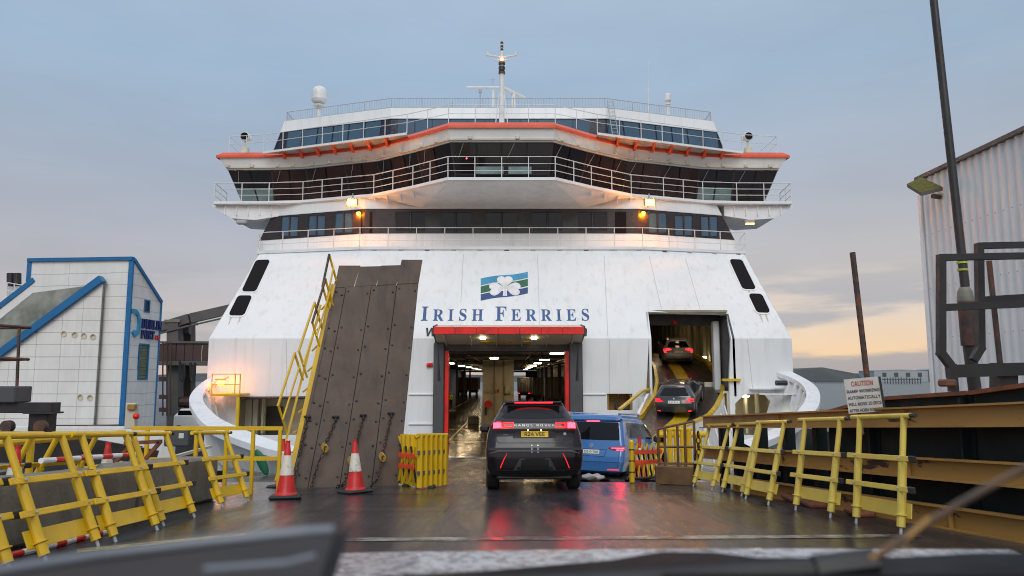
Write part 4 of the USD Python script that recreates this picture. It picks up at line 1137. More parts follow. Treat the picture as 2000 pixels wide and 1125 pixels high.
while xx < DX + hD(14.5) - 1.2:
    w_ = .98
    if not (DX - DB - 1.1 < xx < DX - DB + .15) and not (DX + DB - 1.1 < xx < DX + DB + .1):
        sh_ = .18 * np.sign(DX - xx) if abs(xx - DX) > DB else 0
        part(ferry, "deckhouse_window", MB().patch(Polygon([(xx - sh_ * .5, ZO1 + .2), (xx + w_ - sh_ * .5, ZO1 + .2), (xx + w_ + sh_ * .5, zw - .05), (xx + sh_ * .5, zw - .05)]), S3, .0, .02, .6), "glass_sky")
    xx += 1.07
part(ferry, "deckhouse_roof", MB().prism([(DX - hD(zt), 45.9), (DX - DB, 43.5), (DX + DB, 43.5), (DX + hD(zt), 45.9), (DX + 13, 70), (DX - 13, 70)], (0, 0, zt - .08), (1, 0, 0), (0, 1, 0), .08), "ship_white_clean", smooth=False)
part(ferry, "deckhouse_side", MB().add([[DX - hD(ZO1), 46.1, ZO1], [DX - hD(zt), 45.9, zt], [DX - hD(zt), 70, zt], [DX - hD(ZO1), 70, ZO1]], [[0, 1, 2, 3]]).add([[DX + hD(ZO1), 46.1, ZO1], [DX + hD(ZO1), 70, ZO1], [DX + hD(zt), 70, zt], [DX + hD(zt), 45.9, zt]], [[0, 1, 2, 3]]), "ship_white", smooth=False)
tr = [(DX - hD(zt) + .1, 46.0), (DX - DB, 43.6), (DX + DB, 43.6), (DX + hD(zt) - .1, 46.0)]
railing("top_rail", [(x, y, zt) for x, y in [(tr[0][0], 49)] + tr + [(tr[-1][0], 49)]], .66, (1, .12), 1.75, "rail_grey", .02, picket=.17)

# ---- mast, radar, domes, lights on the roof
Mx, My = P(980, 200, 40.6)[0], 40.6
zz = lambda y, Y=40.6: P(980, y, Y)[2]
ms = part(ferry, "mast", MB().tube((Mx, My, ZO1), (Mx, My, zz(130)), .165, 14, .14).tube((Mx, My, zz(130)), (Mx, My, zz(100)), .10, 10).tube((Mx, My, zz(100)), (Mx, My, zz(80)), .06, 8), "rail_white")
for s in (-1, 1):
    part(ms, "mast_stay", MB().tube((Mx + s * .42, My - .3, ZO1), (Mx + s * .12, My, zz(178)), .03, 6), "rail_white")
    part(ms, "mast_arm", MB().tube((Mx, My, zz(112)), (Mx + s * .82, My, zz(108)), .05, 6).tube((Mx + s * .82, My, zz(109)), (Mx + s * .82, My, zz(102)), .08, 8).tube((Mx, My, zz(117)), (Mx + s * .45, My, zz(117)), .025, 6), "rail_white")
for y in (84, 91, 97, 103):
    part(ms, "mast_light", MB().lathe([(0, -.06), (.085, -.06), (.085, .05), (.05, .08), (0, .08)], (Mx, My, zz(y)), 10), "dark_steel")
for y in (124, 133, 142):
    part(ms, "mast_light", MB().lathe([(0, -.08), (.19, -.08), (.19, .06), (.12, .08), (0, .08)], (Mx, My - .02, zz(y)), 10), "rust_steel")
part(ms, "mast_light", MB().sphere((Mx, My - .2, zz(119)), .09, 1), "sodium_dim")
part(ms, "mast_light", MB().lathe([(0, -.10), (.16, -.10), (.16, .08), (0, .10)], (Mx, My - .1, zz(136)), 10), "dark_steel")
# radar scanners behind the mast
b0 = P(963, 200, 47)
part(ferry, "radar_pedestal", MB().tube((b0[0], 47, zt), (b0[0], 47, P(963, 176, 47)[2]), .14, 10, .1).rbox((b0[0], 47, zt + .5), (.55, .5, .6), .05), "rail_white")
part(ferry, "radar_scanner", MB().rbox(P(945, 171, 47), (2.35, .2, .14), .04), "rail_white")
part(ferry, "radar_scanner", MB().rbox(P(1003, 182, 47.5), (2.0, .3, .22), .05, R=trimesh.transformations.rotation_matrix(.16, [0, 1, 0])[:3, :3] @ trimesh.transformations.rotation_matrix(.7, [0, 0, 1])[:3, :3]), "rail_white")
part(ferry, "radar_pedestal", MB().tube((P(1003, 190, 47.5)[0], 47.5, zt), P(1003, 184, 47.5), .16, 10), "rail_white")
part(ferry, "whip_antenna", MB().tube(P(963, 172, 47), P(963, 150, 47), .02, 5).tube(P(958, 156, 47), P(968, 156, 47), .015, 5), "rail_grey")
part(ferry, "roof_lamp", MB().tube((P(938, 200, 46)[0], 46, zt), P(938, 184, 46), .04).rbox(P(938, 178, 46), (.2, .2, .28), .04), "rail_grey")
part(ferry, "whip_antenna", MB().tube((P(1266, 200, 46.5)[0], 46.5, zt), P(1266, 172, 46.5), .03, 6).tube(P(1266, 172, 46.5), P(1266, 120, 46.5), .01, 5), "rail_white")
c = P(624, 190, 47.5)
rd_ = part(ferry, "radome", MB().lathe([(0, .75), (.2, .73), (.36, .64), (.46, .5), (.51, .3), (.51, -.12), (.54, -.14), (.54, -.2), (.44, -.36), (.3, -.42), (0, -.42)], c, 24), "rail_white")
part(rd_, "pedestal", MB().tube((c[0], c[1], zt - .3), c - [0, 0, .38], .13, 10).lathe([(0, 0), (.42, 0), (.42, -.06), (0, -.06)], c - [0, 0, .58], 16), "rail_white")
c = P(1304, 193, 46.5)
rd_ = part(ferry, "radome", MB().lathe([(0, .36), (.14, .34), (.21, .24), (.22, 0), (.24, -.02), (.24, -.14), (.16, -.2), (0, -.2)], c, 18), "rail_white")
part(rd_, "pedestal", MB().tube((c[0], c[1], zt - .3), c - [0, 0, .18], .11, 10).lathe([(0, 0), (.2, 0), (.2, -.05), (0, -.05)], c - [0, 0, .36], 14), "rail_white")
for px, s in ((480, 1), (1460, -1)):
    c = P(px, 268, 44.5)
    sl = part(ferry, "search_light", MB().lathe([(.10, .26), (.25, .2), (.29, -.2), (.24, -.26)], c, 16, "y").rbox(c + [s * .26, .1, -.02], (.2, .3, .36), .06), "rail_white")
    part(sl, "lens", MB().lathe([(0, -.2), (.235, -.2)], c, 16, "y"), "window_black")
    part(sl, "stand", MB().tube((c[0], c[1], ZO1), c - [0, 0, .26], .07, 8).rbox((c[0], c[1], ZO1 + .35), (.42, .4, .5), .05), "ship_cream")
# ladder on the right of the deckhouse
lx = P(1194, 240, 43.4)[0]
ld = MB()
a0, a1 = P(1186, 196, 43.35), P(1197, 268, 43.0)
for o in (0, .34):
    ld.tube(a0 + [o, 0, 0], a1 + [o, 0, 0], .025, 6)
ldp = part(ferry, "ladder", ld, "rail_grey")
for k in range(11):
    c = a0 + (a1 - a0) * (k + .5) / 11
    part(ldp, "rung", MB().tube(c, c + [.34, 0, 0], .015, 5), "rail_grey")

# ================================================================== RAISED RAMP FLAP with its chains and handrail
rb0, rb1 = G(585, 953), G(780, 948)
rt0, rt1 = P(652, 519, 17.25), P(824, 508, 17.15)
ramp = thing("raised_ramp", "brown steel ramp flap standing upright behind the traffic cones, yellow handrail on its left", "ramp flap", (rb0 + rb1) / 2)
Uv, Vv = rb1 - rb0, rt0 - rb0
Wd = np.linalg.norm(Uv)
Un = Uv / Wd
Vn = Vv - (Vv @ Un) * Un
Ln = np.linalg.norm(Vn)
Vn /= Ln
Nn = np.cross(Un, Vn)
if Nn[1] > 0:
    Nn = -Nn


def RP(px, py, off=0):       # sight line to the flap's face
    d = ray(px, py)
    return d * ((rb0 @ Nn) / (d @ Nn)) + Nn * off


def rq(name, pts, m, d=.05, off=0.0, lab=None):
    q = np.array([RP(*p) for p in pts]) + Nn * off
    return part(ramp, name, MB().add(np.vstack([q, q - Nn * d]), [[0, 1, 2, 3], [4, 7, 6, 5], [0, 4, 5, 1], [1, 5, 6, 2], [2, 6, 7, 3], [3, 7, 4, 0]]), m, smooth=False, label=lab)


lerp = lambda a, b, t: tuple(np.array(a) + (np.array(b) - np.array(a)) * t)
BLc, BRc, TLc, TRc = (572, 955), (779, 949), (653, 562), (818, 553)
cols = [0, .14, .44, .74, 1.0]
fcol = [0, .235, .50, .74, 1.0]
for k in range(4):
    a, b = cols[k] + .004, cols[k + 1] - .004
    rq("ramp_plate", [lerp(BLc, BRc, a), lerp(BLc, BRc, b), lerp(TLc, TRc, b), lerp(TLc, TRc, a)], "plate_brown", off=.006 * (k % 2))
tops = [((662, 519), (704, 519)), ((703.4, 521), (745.6, 520)), ((745, 519), (784.8, 518)), ((784.5, 508), (825, 508))]
for k in range(4):
    a, b = fcol[k] + .003, fcol[k + 1] - .003
    rq("flap_finger", [lerp(TLc, TRc, a), lerp(TLc, TRc, b), tops[k][1], tops[k][0]], "plate_brown", off=.012 + .008 * (k == 3))
rq("ramp_body", [lerp(BLc, BRc, .004), lerp(BLc, BRc, .996), lerp(TLc, TRc, .99), lerp(TLc, TRc, .01)], "dark_steel", d=.30, off=-.055)
rq("side_plate", [(567, 956), (573, 956), (659, 548), (654, 550)], "plate_brown", d=.35, off=.03)
bolt_m = MB().lathe([(0, .022), (.018, .022), (.028, 0), (.028, -.01)], n=8)
for t in (.06, .21, .33, .42, .555, .69, .79, .97):
    for k in range(5):
        for o in (-.035, .035):
            c_ = cols[k] + o
            if not .02 < c_ < .985 or k == 0 and o < 0:
                continue
            p2 = lerp(lerp(BLc, BRc, c_), lerp(TLc, TRc, c_), t + (.008 if o > 0 else -.008))
            q = RP(*p2)
            v = np.vstack(bolt_m.v)
            part(ramp, "bolt", MB().add(q + v[:, :1] * Un + v[:, 1:2] * Vn + v[:, 2:] * Nn, np.vstack(bolt_m.f)), "bolt_dark", smooth=40)


def chain(parent, a, b, m, sag=.12, link=.085, r=.011, name="chain"):
    a, b = np.asarray(a, float), np.asarray(b, float)
    L = np.linalg.norm(b - a)
    k = max(3, int(L / link))
    mb = MB()
    for q in range(k):
        f = (q + .5) / k
        c = a + (b - a) * f - V3(0, 0, sag * 4 * f * (1 - f))
        t = (b - a) / L + V3(0, 0, -sag * 4 * (1 - 2 * f) / L)
        t /= np.linalg.norm(t)
        s = np.cross(t, (1, .2, 0))
        s /= np.linalg.norm(s)
        if q % 2:
            s = np.cross(t, s)
        th = np.arange(8) * 2 * np.pi / 8
        ring = [c + t * (math.cos(x) * link * .62) + s * (math.sin(x) * link * .36) for x in th]
        mb.pipe(ring + ring[:1], r, 5)
    return part(parent, name, mb, m)


for k, (p0, p1) in enumerate((((600, 815), (570, 945)), ((655, 815), (620, 905)), ((709, 812), (668, 950)), ((763, 808), (733, 940)))):
    a, b = RP(*p0, .05), RP(*p1, .22)
    part(ramp, "chain_anchor", MB().rbox(a + Nn * .0, (.16, .07, .05), .02).tube(a, a - [0, 0, .1] + Nn * .03, .03, 8), "bolt_dark")
    f = .62
    c = a + (b - a) * f
    chain(ramp, a - [0, 0, .06], c, "chain", .03)
    if k in (1, 2, 3):
        for j in range(3):
            t_ = j * .07
            ring = [c + V3(.055 * math.cos(x) + .02 * (j - 1), -.02 * j, -.05 - .09 * math.sin(x) * .8 - .02 * j) for x in np.linspace(0, 6.283, 9)]
            part(ramp, "chain_hook", MB().pipe(ring, .014, 5), "chain_yellow")
    chain(ramp, c - [0, 0, .1], b, "chain", .02)
    g = G(p1[0] - 6, p1[1] + 14)
    chain(ramp, b, (b[0] - .1, b[1] - .15, road_z(b[1] - .15) + .03), "chain", .0)
# handrail on the left edge: stringer, sloping posts and rails
h0, h1 = RP(566, 900, .25), RP(657, 560, .12)
h0, h1 = RP(552, 870, -.25), RP(650, 560, -.05)
part(ramp, "stringer", MB().beam(RP(563, 945, -.2), RP(651, 556, -.05), .09, .20, up=Nn), "yellow")
part(ramp, "stringer", MB().beam(RP(540, 935, -.3), RP(628, 590, -.2), .05, .07, up=Nn), "yellow")
segs = [((541, 800), (574, 697)), ((581, 695), (612, 600)), ((607, 640), (633, 555)), ((627, 570), (640, 508))]
for (a, b) in segs:
    q0, q1 = RP(*a, .30), RP(*b, .34)
    part(ramp, "rail", MB().tube(q0, q1, .028, 7), "rust_steel" if a[0] > 600 else "yellow")
    for f in (0.02, .98):
        c = q0 + (q1 - q0) * f
        part(ramp, "rail_post", MB().tube(c, c + Un * .22 - Vn * .5 - Nn * .35, .026, 7), "yellow")
    q0, q1 = q0 + Un * .12 - Vn * .25 - Nn * .15, q1 + Un * .12 - Vn * .25 - Nn * .15
    part(ramp, "rail", MB().tube(q0, q1, .022, 7), "yellow")
for t in np.linspace(.05, .95, 9):
    a = RP(*lerp((553, 940), (634, 580), t), -.25)
    part(ramp, "rail_post", MB().tube(a, RP(*lerp((566, 940), (652, 560), t), -.1), .02, 6), "yellow")

# ================================================================== TRAFFIC CONES
def make_cone(label, loc, rot):
    t = thing("traffic_cone", label, "traffic cone", loc, rot, "red and white traffic cones", local=True)
    part(t, "base", MB().rbox((0, 0, .035), (.54, .54, .07), .03), "rubber")
    part(t, "cone_body", MB().lathe([(.20, .07), (.185, .10), (.165, .12), (.118, .40), (.118, .41)], n=28), "cone_red", smooth=40)
    part(t, "cone_sleeve", MB().lathe([(.119, .405), (.122, .405), (.072, .745), (.068, .745)], n=28), "cone_white", smooth=40)
    part(t, "cone_top", MB().lathe([(.069, .74), (.066, .745), (.036, .97), (.040, .975), (.040, 1.0), (.026, 1.0), (.02, .93)], n=28), "cone_red", smooth=40)
    return t


deck_rot = -math.degrees(math.atan(SLOPE))
g1, g2, g3 = G(558, 974), G(694, 963), G(540, 955)
cone0 = make_cone("traffic cone with smudged white sleeve, in front of the handrail foot", g1, (deck_rot, 0, 12))
copy(cone0, "traffic_cone", "traffic cone alone before the middle of the raised brown flap", g2, (deck_rot, 0, 40), "red and white traffic cones")
copy(cone0, "traffic_cone", "traffic cone mostly hidden behind the one at the handrail foot", g3 + [.02, .45, -.03], (deck_rot, 0, 70), "red and white traffic cones")
copy(cone0, "traffic_cone", "traffic cone behind the left barriers, tip by the red-white pole end", (-6.25, 11.6, road_z(11.6)), (deck_rot, 0, 20), "red and white traffic cones")
copy(cone0, "traffic_cone", "traffic cone nearest at far left, seen through the barrier posts", (-6.0, 9.05, road_z(9.05)), (deck_rot, 0, 5), "red and white traffic cones")
gc = G(1245, 930)
copy(cone0, "traffic_cone", "traffic cone behind the folding trellis beside the blue van", (3.2, 18.6, road_z(18.6)), (deck_rot, 0, 33), "red and white traffic cones")
copy(cone0, "traffic_cone", "traffic cone peeping out right of the upright yellow barrier at the bow door", (-2.15, 18.0, road_z(18.0)), (deck_rot, 0, 50), "red and white traffic cones")

# ================================================================== LEANING TUBE BARRIERS
def make_barrier(label, loc, rot, m, L, group, name, LN=.50, H=1.14):
    t = thing(name, label, "barrier", loc, rot, group, local=True)
    top = lambda y: V3(-LN, y, H)
    at = lambda f, y: V3(-LN * f, y, H * f)
    for y in (0, L):
        part(t, "post", MB().tube(at(.06, y), at(.60, y), .048, 12).tube(at(.60, y), top(y), .035, 12), m)
        part(t, "foot_pin", MB().tube(at(-.0, y), at(.07, y), .018, 8), "rail_grey")
        part(t, "post_collar", MB().tube(at(.155, y) , at(.165, y), .068, 12), m)
    part(t, "top_rail", MB().tube(top(-.20), top(L + .14), .032, 12), m)
    part(t, "rail_end", MB().tube(top(L + .14), top(L + .24), .026, 10), "rubber")
    n = V3(H, 0, LN) / math.hypot(H, LN)
    for f in (.63, .375):
        a = at(f, -.22) + n * .035
        b = at(f, L + .20) + n * .035
        part(t, "flat_rung", MB().rbox((a + b) / 2, (.022, L + .42, .065), .006, R=np.stack([n, V3(0, 1, 0), np.cross(n, V3(0, 1, 0))], 1)), m)
        part(t, "rubber_joint", MB().rbox(b + V3(0, .05, 0), (.035, .12, .075), .01), "rubber")
        for y in (0, L):
            c = at(f, y) + n * .05
            part(t, "bolt", MB().tube(c, c + n * .016, .013, 6), "rail_grey")
    a, b = at(.2, .02) - n * .04, at(.2, L - .02) - n * .04
    part(t, "kick_plate", MB().rbox((a + b) / 2, (.012, L + .28, .17), .003, R=np.stack([n, V3(0, 1, 0), np.cross(n, V3(0, 1, 0))], 1)), m)
    return t


LB = [((-4.27, 5.62), "nearest of the left yellow leaning barriers, cut by the picture's edge"), ((-4.24, 6.97), "left yellow leaning barrier second from the picture's edge, above the red-white pole end"), ((-4.27, 8.22), "left yellow leaning barrier in the middle of the row, third from the edge"), ((-4.37, 9.55), "fourth left yellow leaning barrier, its post pair close behind another post"), ((-4.52, 11.85), "last left yellow leaning barrier, standing apart beside the concrete block's end")]
b0_ = None
for k, ((x, y), lab) in enumerate(LB):
    loc, rot = (x, y, road_z(y)), (deck_rot, 0, [2, 3, 0, 1, -4][k])
    if b0_ is None:
        b0_ = make_barrier(lab, loc, rot, "yellow", .95, "left leaning barriers", "leaning_barrier")
    else:
        copy(b0_, "leaning_barrier", lab, loc, rot, "left leaning barriers")
for k, (y, lab) in enumerate(((7.2, "back yellow barrier leaning the other way, nearest behind the concrete blocks"), (8.6, "back yellow barrier leaning the other way, middle one behind the concrete blocks"), (10.1, "back yellow barrier leaning the other way, far one behind the concrete blocks"))):
    copy(b0_, "leaning_barrier", lab, (-6.65, y + .95, road_z(y + .95)), (-deck_rot, 0, 180), "back barriers leaning outwards")
RB = [((4.46, 9.85), (4.53, 8.85), "nearest right yellow leaning barrier, under the caution board"), ((4.28, 11.45), (4.38, 10.5), "right yellow leaning barrier second from the near end, left of the board"), ((4.07, 13.2), (4.12, 12.25), "right yellow leaning barrier in the middle of its row"), ((4.10, 14.75), (4.16, 13.8), "right yellow leaning barrier second from the far end"), ((3.86, 16.1), (3.98, 15.15), "farthest and lowest right yellow leaning barrier, beside the brown box rail")]
b1_ = None
for k, ((x, y), (x2, y2), lab) in enumerate(RB):
    yaw = math.degrees(math.atan2(-(x2 - x), (y2 - y)))
    loc, rot = (x, y, road_z(y)), (-deck_rot, [6, 2, -2, -4, -6][k], yaw)
    if b1_ is None:
        b1_ = make_barrier(lab, loc, rot, "yellow_pale", 1.0, "right leaning barriers", "leaning_barrier", .32, 1.33)
    else:
        copy(b1_, "leaning_barrier", lab, loc, rot, "right leaning barriers")

# concrete blocks behind the left barriers
rp_ = lambda y: V3(0, 0, road_z(y))
for k, (y0, y1, h, lab) in enumerate(((4.6, 7.3, .72, "long weathered concrete block nearest at the left edge"), (7.38, 10.2, .70, "weathered concrete block in the middle of the left row"), (10.28, 13.05, .74, "weathered concrete block at the far end, beside the lone leaning barrier"))):
    m = MB().rbox((0, 0, h / 2), (.62, y1 - y0, h), .05)
    t = m.m()
    t = t.subdivide().subdivide().subdivide()
    v = np.array(t.vertices)
    v += (meshkit.fbm(v * 5 + k * 7, 3)[:, None] - .5) * .035
    v[:, 2] += -SLOPE * v[:, 1]
    t = trimesh.Trimesh(v + [-5.3 - .05 * k, (y0 + y1) / 2, road_z((y0 + y1) / 2)], t.faces, process=False)
    solo("concrete_block", t, "concrete", lab, "concrete block", "concrete blocks behind the left barriers", smooth=40)


def striped_pole(a, b, n, lab):
    a, b = np.asarray(a, float), np.asarray(b, float)
    t = thing("striped_pole", lab, "pole", a)
    for k in range(n):
        part(t, "red_stripe" if k % 2 else "white_stripe", MB().tube(a + (b - a) * k / n, a + (b - a) * (k + 1) / n, .034, 10), "cone_red" if k % 2 else "logo_white")


striped_pole(P(80, 900, 9.0), P(270, 887, 11.6), 9, "red and white striped pole lying between two cones behind the left barriers")
striped_pole(G(-60, 1112) + [0, 0, .03], G(212, 1043) + [0, 0, .03], 13, "red and white striped pole on the wet deck along the left barrier feet")

# straight yellow fence at the far left end
fn = thing("yellow_fence", "straight yellow tube fence running to the handrail foot at far left", "fence", G(505, 966))
fa_, fb_ = V3(-6.9, 13.6, 0), V3(-4.35, 14.2, 0)
for h in (1.22, .66):
    a, b = fa_ + [0, 0, road_z(13.6) + h], fb_ + [0, 0, road_z(14.2) + h]
    part(fn, "rail", MB().beam(a, b, .06, .07), "yellow")
for f in (.1, .42, .62, .80, .985):
    p = fa_ + (fb_ - fa_) * f
    part(fn, "post", MB().rbox((p[0], p[1], road_z(p[1]) + .6), (.065, .065, 1.2), .008), "yellow")
solo("long_rail", MB().tube((-7.2, 5, -.78), (-7.0, 13.5, -1.0), .05, 8).tube((-7.2, 5, -1.3), (-7.0, 13.5, -1.55), .05, 8).tube((-7.1, 8, -1.8), (-7.1, 8, -.8), .05, 8).tube((-7.05, 11, -2), (-7.05, 11, -.9), .05, 8), "yellow",
     "long dull yellow double rail on the outer edge behind the left barriers", "rail")

# ================================================================== FOLDING TRELLIS AND YELLOW PANEL BARRIERS
def trellis(a, b, h, n, lab):
    a, b = np.asarray(a, float), np.asarray(b, float)
    t = thing("trellis_barrier", lab, "trellis barrier", (a + b) / 2)
    d = (b - a)
    nrm = np.cross(d / np.linalg.norm(d), (0, 0, 1))
    for s, m in ((1, "yellow"), (-1, "bolt_dark")):
        for k in range(n):
            x0, x1 = k / n, (k + 1) / n
            if s < 0:
                x0, x1 = x1, x0
            part(t, "slat", MB().beam(a + d * x0 + nrm * .012 * s + [0, 0, .12], a + d * x1 + nrm * .012 * s + [0, 0, h], .012, .045, up=nrm), m)
    for z in (.78, .52):
        k_ = 2 * n
        for k in range(k_):
            part(t, "red_strip", MB().beam(a + d * (k / k_) + nrm * .03 + [0, 0, h * z + .03 * (k % 2)], a + d * ((k + .9) / k_) + nrm * .03 + [0, 0, h * z - .03 * (k % 2)], .012, .09), "orange_plastic")
    return t


ya, yb_ = G(790, 946), G(826, 944)
trellis((-2.42, 16.2, road_z(16.2)), (-1.98, 15.5, road_z(15.5)), .85, 3, "folded yellow and black trellis with red strips, beside the brown flap")
trellis((2.75, 17.2, road_z(17.2)), (3.55, 17.9, road_z(17.9)), .88, 6, "opened yellow and black trellis with red strips, beside the blue van")
yp = thing("trellis_post", "short yellow post ending the opened trellis, at the van's rear corner", "post", (2.72, 17.1, road_z(17.1)))
part(yp, "tube", MB().rbox((2.72, 17.1, road_z(17.1) + .48), (.11, .11, .96), .03), "yellow")
for z in (.25, .5, .75):
    part(yp, "strap", MB().rbox((2.72, 17.1, road_z(17.1) + z), (.125, .125, .03), .01), "rubber")


def panel_barrier(a, b, h, n, lab, slots):
    a, b = np.asarray(a, float), np.asarray(b, float)
    t = thing("panel_barrier", lab, "barrier", (a + b) / 2)
    d = b - a
    L = np.linalg.norm(d)
    up = V3(0, 0, 1)
    for k in range(n):
        c = a + d * (k + .5) / n
        part(t, "upright", MB().tube(c + [0, 0, .03], c + [0, 0, h], L / n * .33, 8), "yellow")
    part(t, "top_bar", MB().tube(a + up * h, b + up * h, .04, 8), "yellow")
    if slots:
        for z in (.30, .68):
            part(t, "band", MB().beam(a + up * h * z + [0, -.06, 0], b + up * h * z + [0, -.06, 0], .02, .08), "concrete")
    else:
        part(t, "mid_bar", MB().beam(a + up * h * .62, b + up * h * .62, .04, .1), "yellow")
    part(t, "foot", MB().rbox((a + b) / 2 + [0, 0, .03], (.14, .5, .06), .02), "rubber")


panel_barrier((-2.55, 16.9, road_z(16.9)), (-2.02, 15.9, road_z(15.9)), 1.06, 4, "yellow open panel barrier behind the folded trellis at the brown flap", False)
panel_barrier((-1.93, 15.35, road_z(15.35)), (-1.42, 16.4, road_z(16.4)), 1.08, 6, "yellow barrier of close uprights with two grey bands, left of the bow door", True)
panel_barrier((4.0, 19.4, road_z(19.4)), (4.75, 19.8, road_z(19.8)), 1.2, 4, "yellow panel barrier standing behind the brown box rail at right", False)
# brown box with tube rail, right of the van
bx = thing("box_rail", "brown steel box with a rusty yellow tube rail on top, right of the trellis", "barrier", (3.65, 16.6, road_z(16.6)))
q0, q1 = V3(3.25, 16.75, road_z(16.75)), V3(4.0, 16.45, road_z(16.45))
part(bx, "box", MB().rbox((q0 + q1) / 2 + [0, .1, .20], (.84, .4, .40), .02, R=trimesh.transformations.rotation_matrix(-.38, [0, 0, 1])[:3, :3]), "rust_brown")
for h in (.46, .82, 1.30):
    part(bx, "rail", MB().tube(q0 + [0, 0, h - .1 * (h > 1)], q1 + [0, 0, h + .08 * (h > 1)], .026, 8), "rust_brown")
for f in (.02, .2, .55, .75, 1):
    c = q0 + (q1 - q0) * f
    part(bx, "post", MB().tube(c + [0, 0, .38], c + [0, 0, 1.2 + .18 * f], .03, 8), "rust_brown")
chain(bx, q1 + [0, -.04, .75], q1 + [-.03, -.04, .05], "chain", 0)
solo("yellow_bollard_rail", MB().tube((4.1, 21.2, road_z(21.2) + 1.05), (5.6, 21.4, road_z(21.2) + 1.05), .09, 10).tube((5.3, 21.4, road_z(21.4) + .3), (5.3, 21.4, road_z(21.4) + 1.0), .12, 10), "yellow", "thick yellow tube on a stub post before the white ramp bulwark", "rail")

# ================================================================== RIGHT SIDE WALL OF THE LINKSPAN
WX = lambda y: 5.56 - (y - 8) * .154
wl_ = thing("side_girder", "dark steel side wall with three worn tan beams, right of the deck", "girder", (WX(10) + .3, 10, road_z(10)))
for nm, z0, z1_, ye in (("upper_beam", 1.25, 1.47, 16.6), ("middle_beam", .60, .82, 16.6), ("lower_beam", .02, .25, 15.2)):
    y0, y1 = 3.5, ye
    cuts = np.linspace(y0, y1, 5)
    for a, b in zip(cuts[:-1], cuts[1:]):
        A, B = V3(WX(a), a, road_z(a)), V3(WX(b), b, road_z(b))
        part(wl_, "tan_beam", MB().add(np.array([A + [0, 0, z0], B + [0, -.006, z0], B + [0, -.006, z1_], A + [0, 0, z1_], A + [.22, 0, z0], B + [.22, 0, z0], B + [.22, 0, z1_], A + [.22, 0, z1_]]), [[0, 1, 2, 3], [3, 2, 6, 7], [0, 4, 5, 1], [4, 7, 6, 5], [1, 5, 6, 2], [0, 3, 7, 4]]), "tan_worn" if a < 12 else "tan_beam", smooth=False)
        for zz_ in (z0 - .012, z1_ + .012):
            part(wl_, "beam_flange", MB().beam(A + [-.03, .01, zz_], B + [-.03, -.01, zz_], .12, .024), "tan_beam")
        if b < 15.4:
            part(wl_, "beam_stiffener", MB().beam(B + [-.02, -.12, z0 + .003], B + [-.02, -.12, z1_ - .003], .02, .05, up=(1, 0, 0)), "tan_beam")
cuts = [3.5, 5.5, 7.3, 9.1, 10.9, 12.2]
for a, b in zip(cuts[:-1], cuts[1:]):
    A, B = V3(WX(a) + .24, a + .02, road_z(a)), V3(WX(b) + .24, b - .02, road_z(b))
    ha, hb = (1.72 if a < 9 else 1.62), (1.72 if b < 9 else 1.62 if b < 11 else 1.45)
    part(wl_, "wall_plate", MB().add(np.array([A - [0, 0, 1], B - [0, 0, 1], B + [0, 0, hb], A + [0, 0, ha], A + [.1, 0, -1], B + [.1, 0, -1], B + [.1, 0, hb], A + [.1, 0, ha]]), [[0, 1, 2, 3], [3, 2, 6, 7], [4, 7, 6, 5], [1, 5, 6, 2], [0, 3, 7, 4]]), "wall_black", smooth=False)
    part(wl_, "wall_rib", MB().beam(A + [-.06, .1, -.9], A + [-.06, .1, ha - .05], .05, .1, up=(1, 0, 0)), "wall_black")
    part(wl_, "wall_coping", MB().beam(A + [.03, 0, ha + .02], B + [.03, 0, hb + .02], .22, .05), "rusty_edge")
for y in (12.6, 13.6, 14.6, 15.6, 16.3):
    part(wl_, "wall_post", MB().rbox((WX(y) + .32, y, road_z(y) + .35), (.18, .22, 2.0), .02), "wall_black")
part(wl_, "far_plate", MB().beam((WX(12.3) + .5, 12.3, road_z(12.3) + .3), (WX(16) + .55, 16, road_z(16) + .3), .05, .7), "wall_black")
chain(wl_, (4.05, 16.3, road_z(16.3) + 1.15), (4.02, 16.2, road_z(16.2) + .15), "chain", 0, .12, .016)
for x, y, l in ((4.75, 12.0, .6), (4.8, 12.9, .5), (4.9, 10.7, .45)):
    part(wl_, "debris", MB().rbox((x, y, road_z(y) + .05), (.28, l, .11), .04), "rusty_edge")

# caution board
sg = thing("caution_board", "white tilted warning board with red heading, leaning above the right barriers", "sign", P(1690, 806, 10.6))
o0, o1, o3 = P(1658, 808, 10.6), P(1727, 803, 10.45), P(1651, 741, 10.6)
U_, W_ = (o1 - o0), (o3 - o0)
Us, Ws = np.linalg.norm(U_), np.linalg.norm(W_)
U_, W_ = U_ / Us, W_ / Ws
W_ = W_ - (W_ @ U_) * U_
W_ /= np.linalg.norm(W_)
Ns = np.cross(U_, W_)
part(sg, "board", MB().prism([(0, 0), (Us, 0), (Us, Ws), (0, Ws)], o0 - Ns * .012, U_, W_, .012), "sign_white", smooth=False)
part(sg, "board_edge", MB().beam(o1 + U_ * .008, o1 + U_ * .008 + W_ * Ws, .03, .02, up=Ns), "dark_steel")
rows = [("CAUTION", .78, .135, "sign_red"), ("RAMP WORKING", .585, .088, "ink"), ("AUTOMATICALLY", .40, .088, "ink"), ("WILL MOVE 10 SECS", .215, .088, "ink"), ("AFTER HORN SOUNDS", .03, .088, "ink")]
for tx, fy, hh, m in rows:
    g = flat_text(tx, hh * Ws, True)
    w = g.bounds[2] - g.bounds[0]
    fx = min(1.0, Us * (.64 if tx == "CAUTION" else .93) / w)
    if tx == "CAUTION":
        fx = Us * .62 / w
    g = affinity.scale(g, fx, 1, origin=(g.bounds[0], 0))
    g = affinity.translate(g, Us * .5 - (g.bounds[0] + g.bounds[2]) / 2, fy * Ws)
    for q in getattr(g, "geoms", [g]):
        part(sg, "letter", MB().prism(q, o0 + Ns * .001, U_, W_, .003), m, smooth=False)
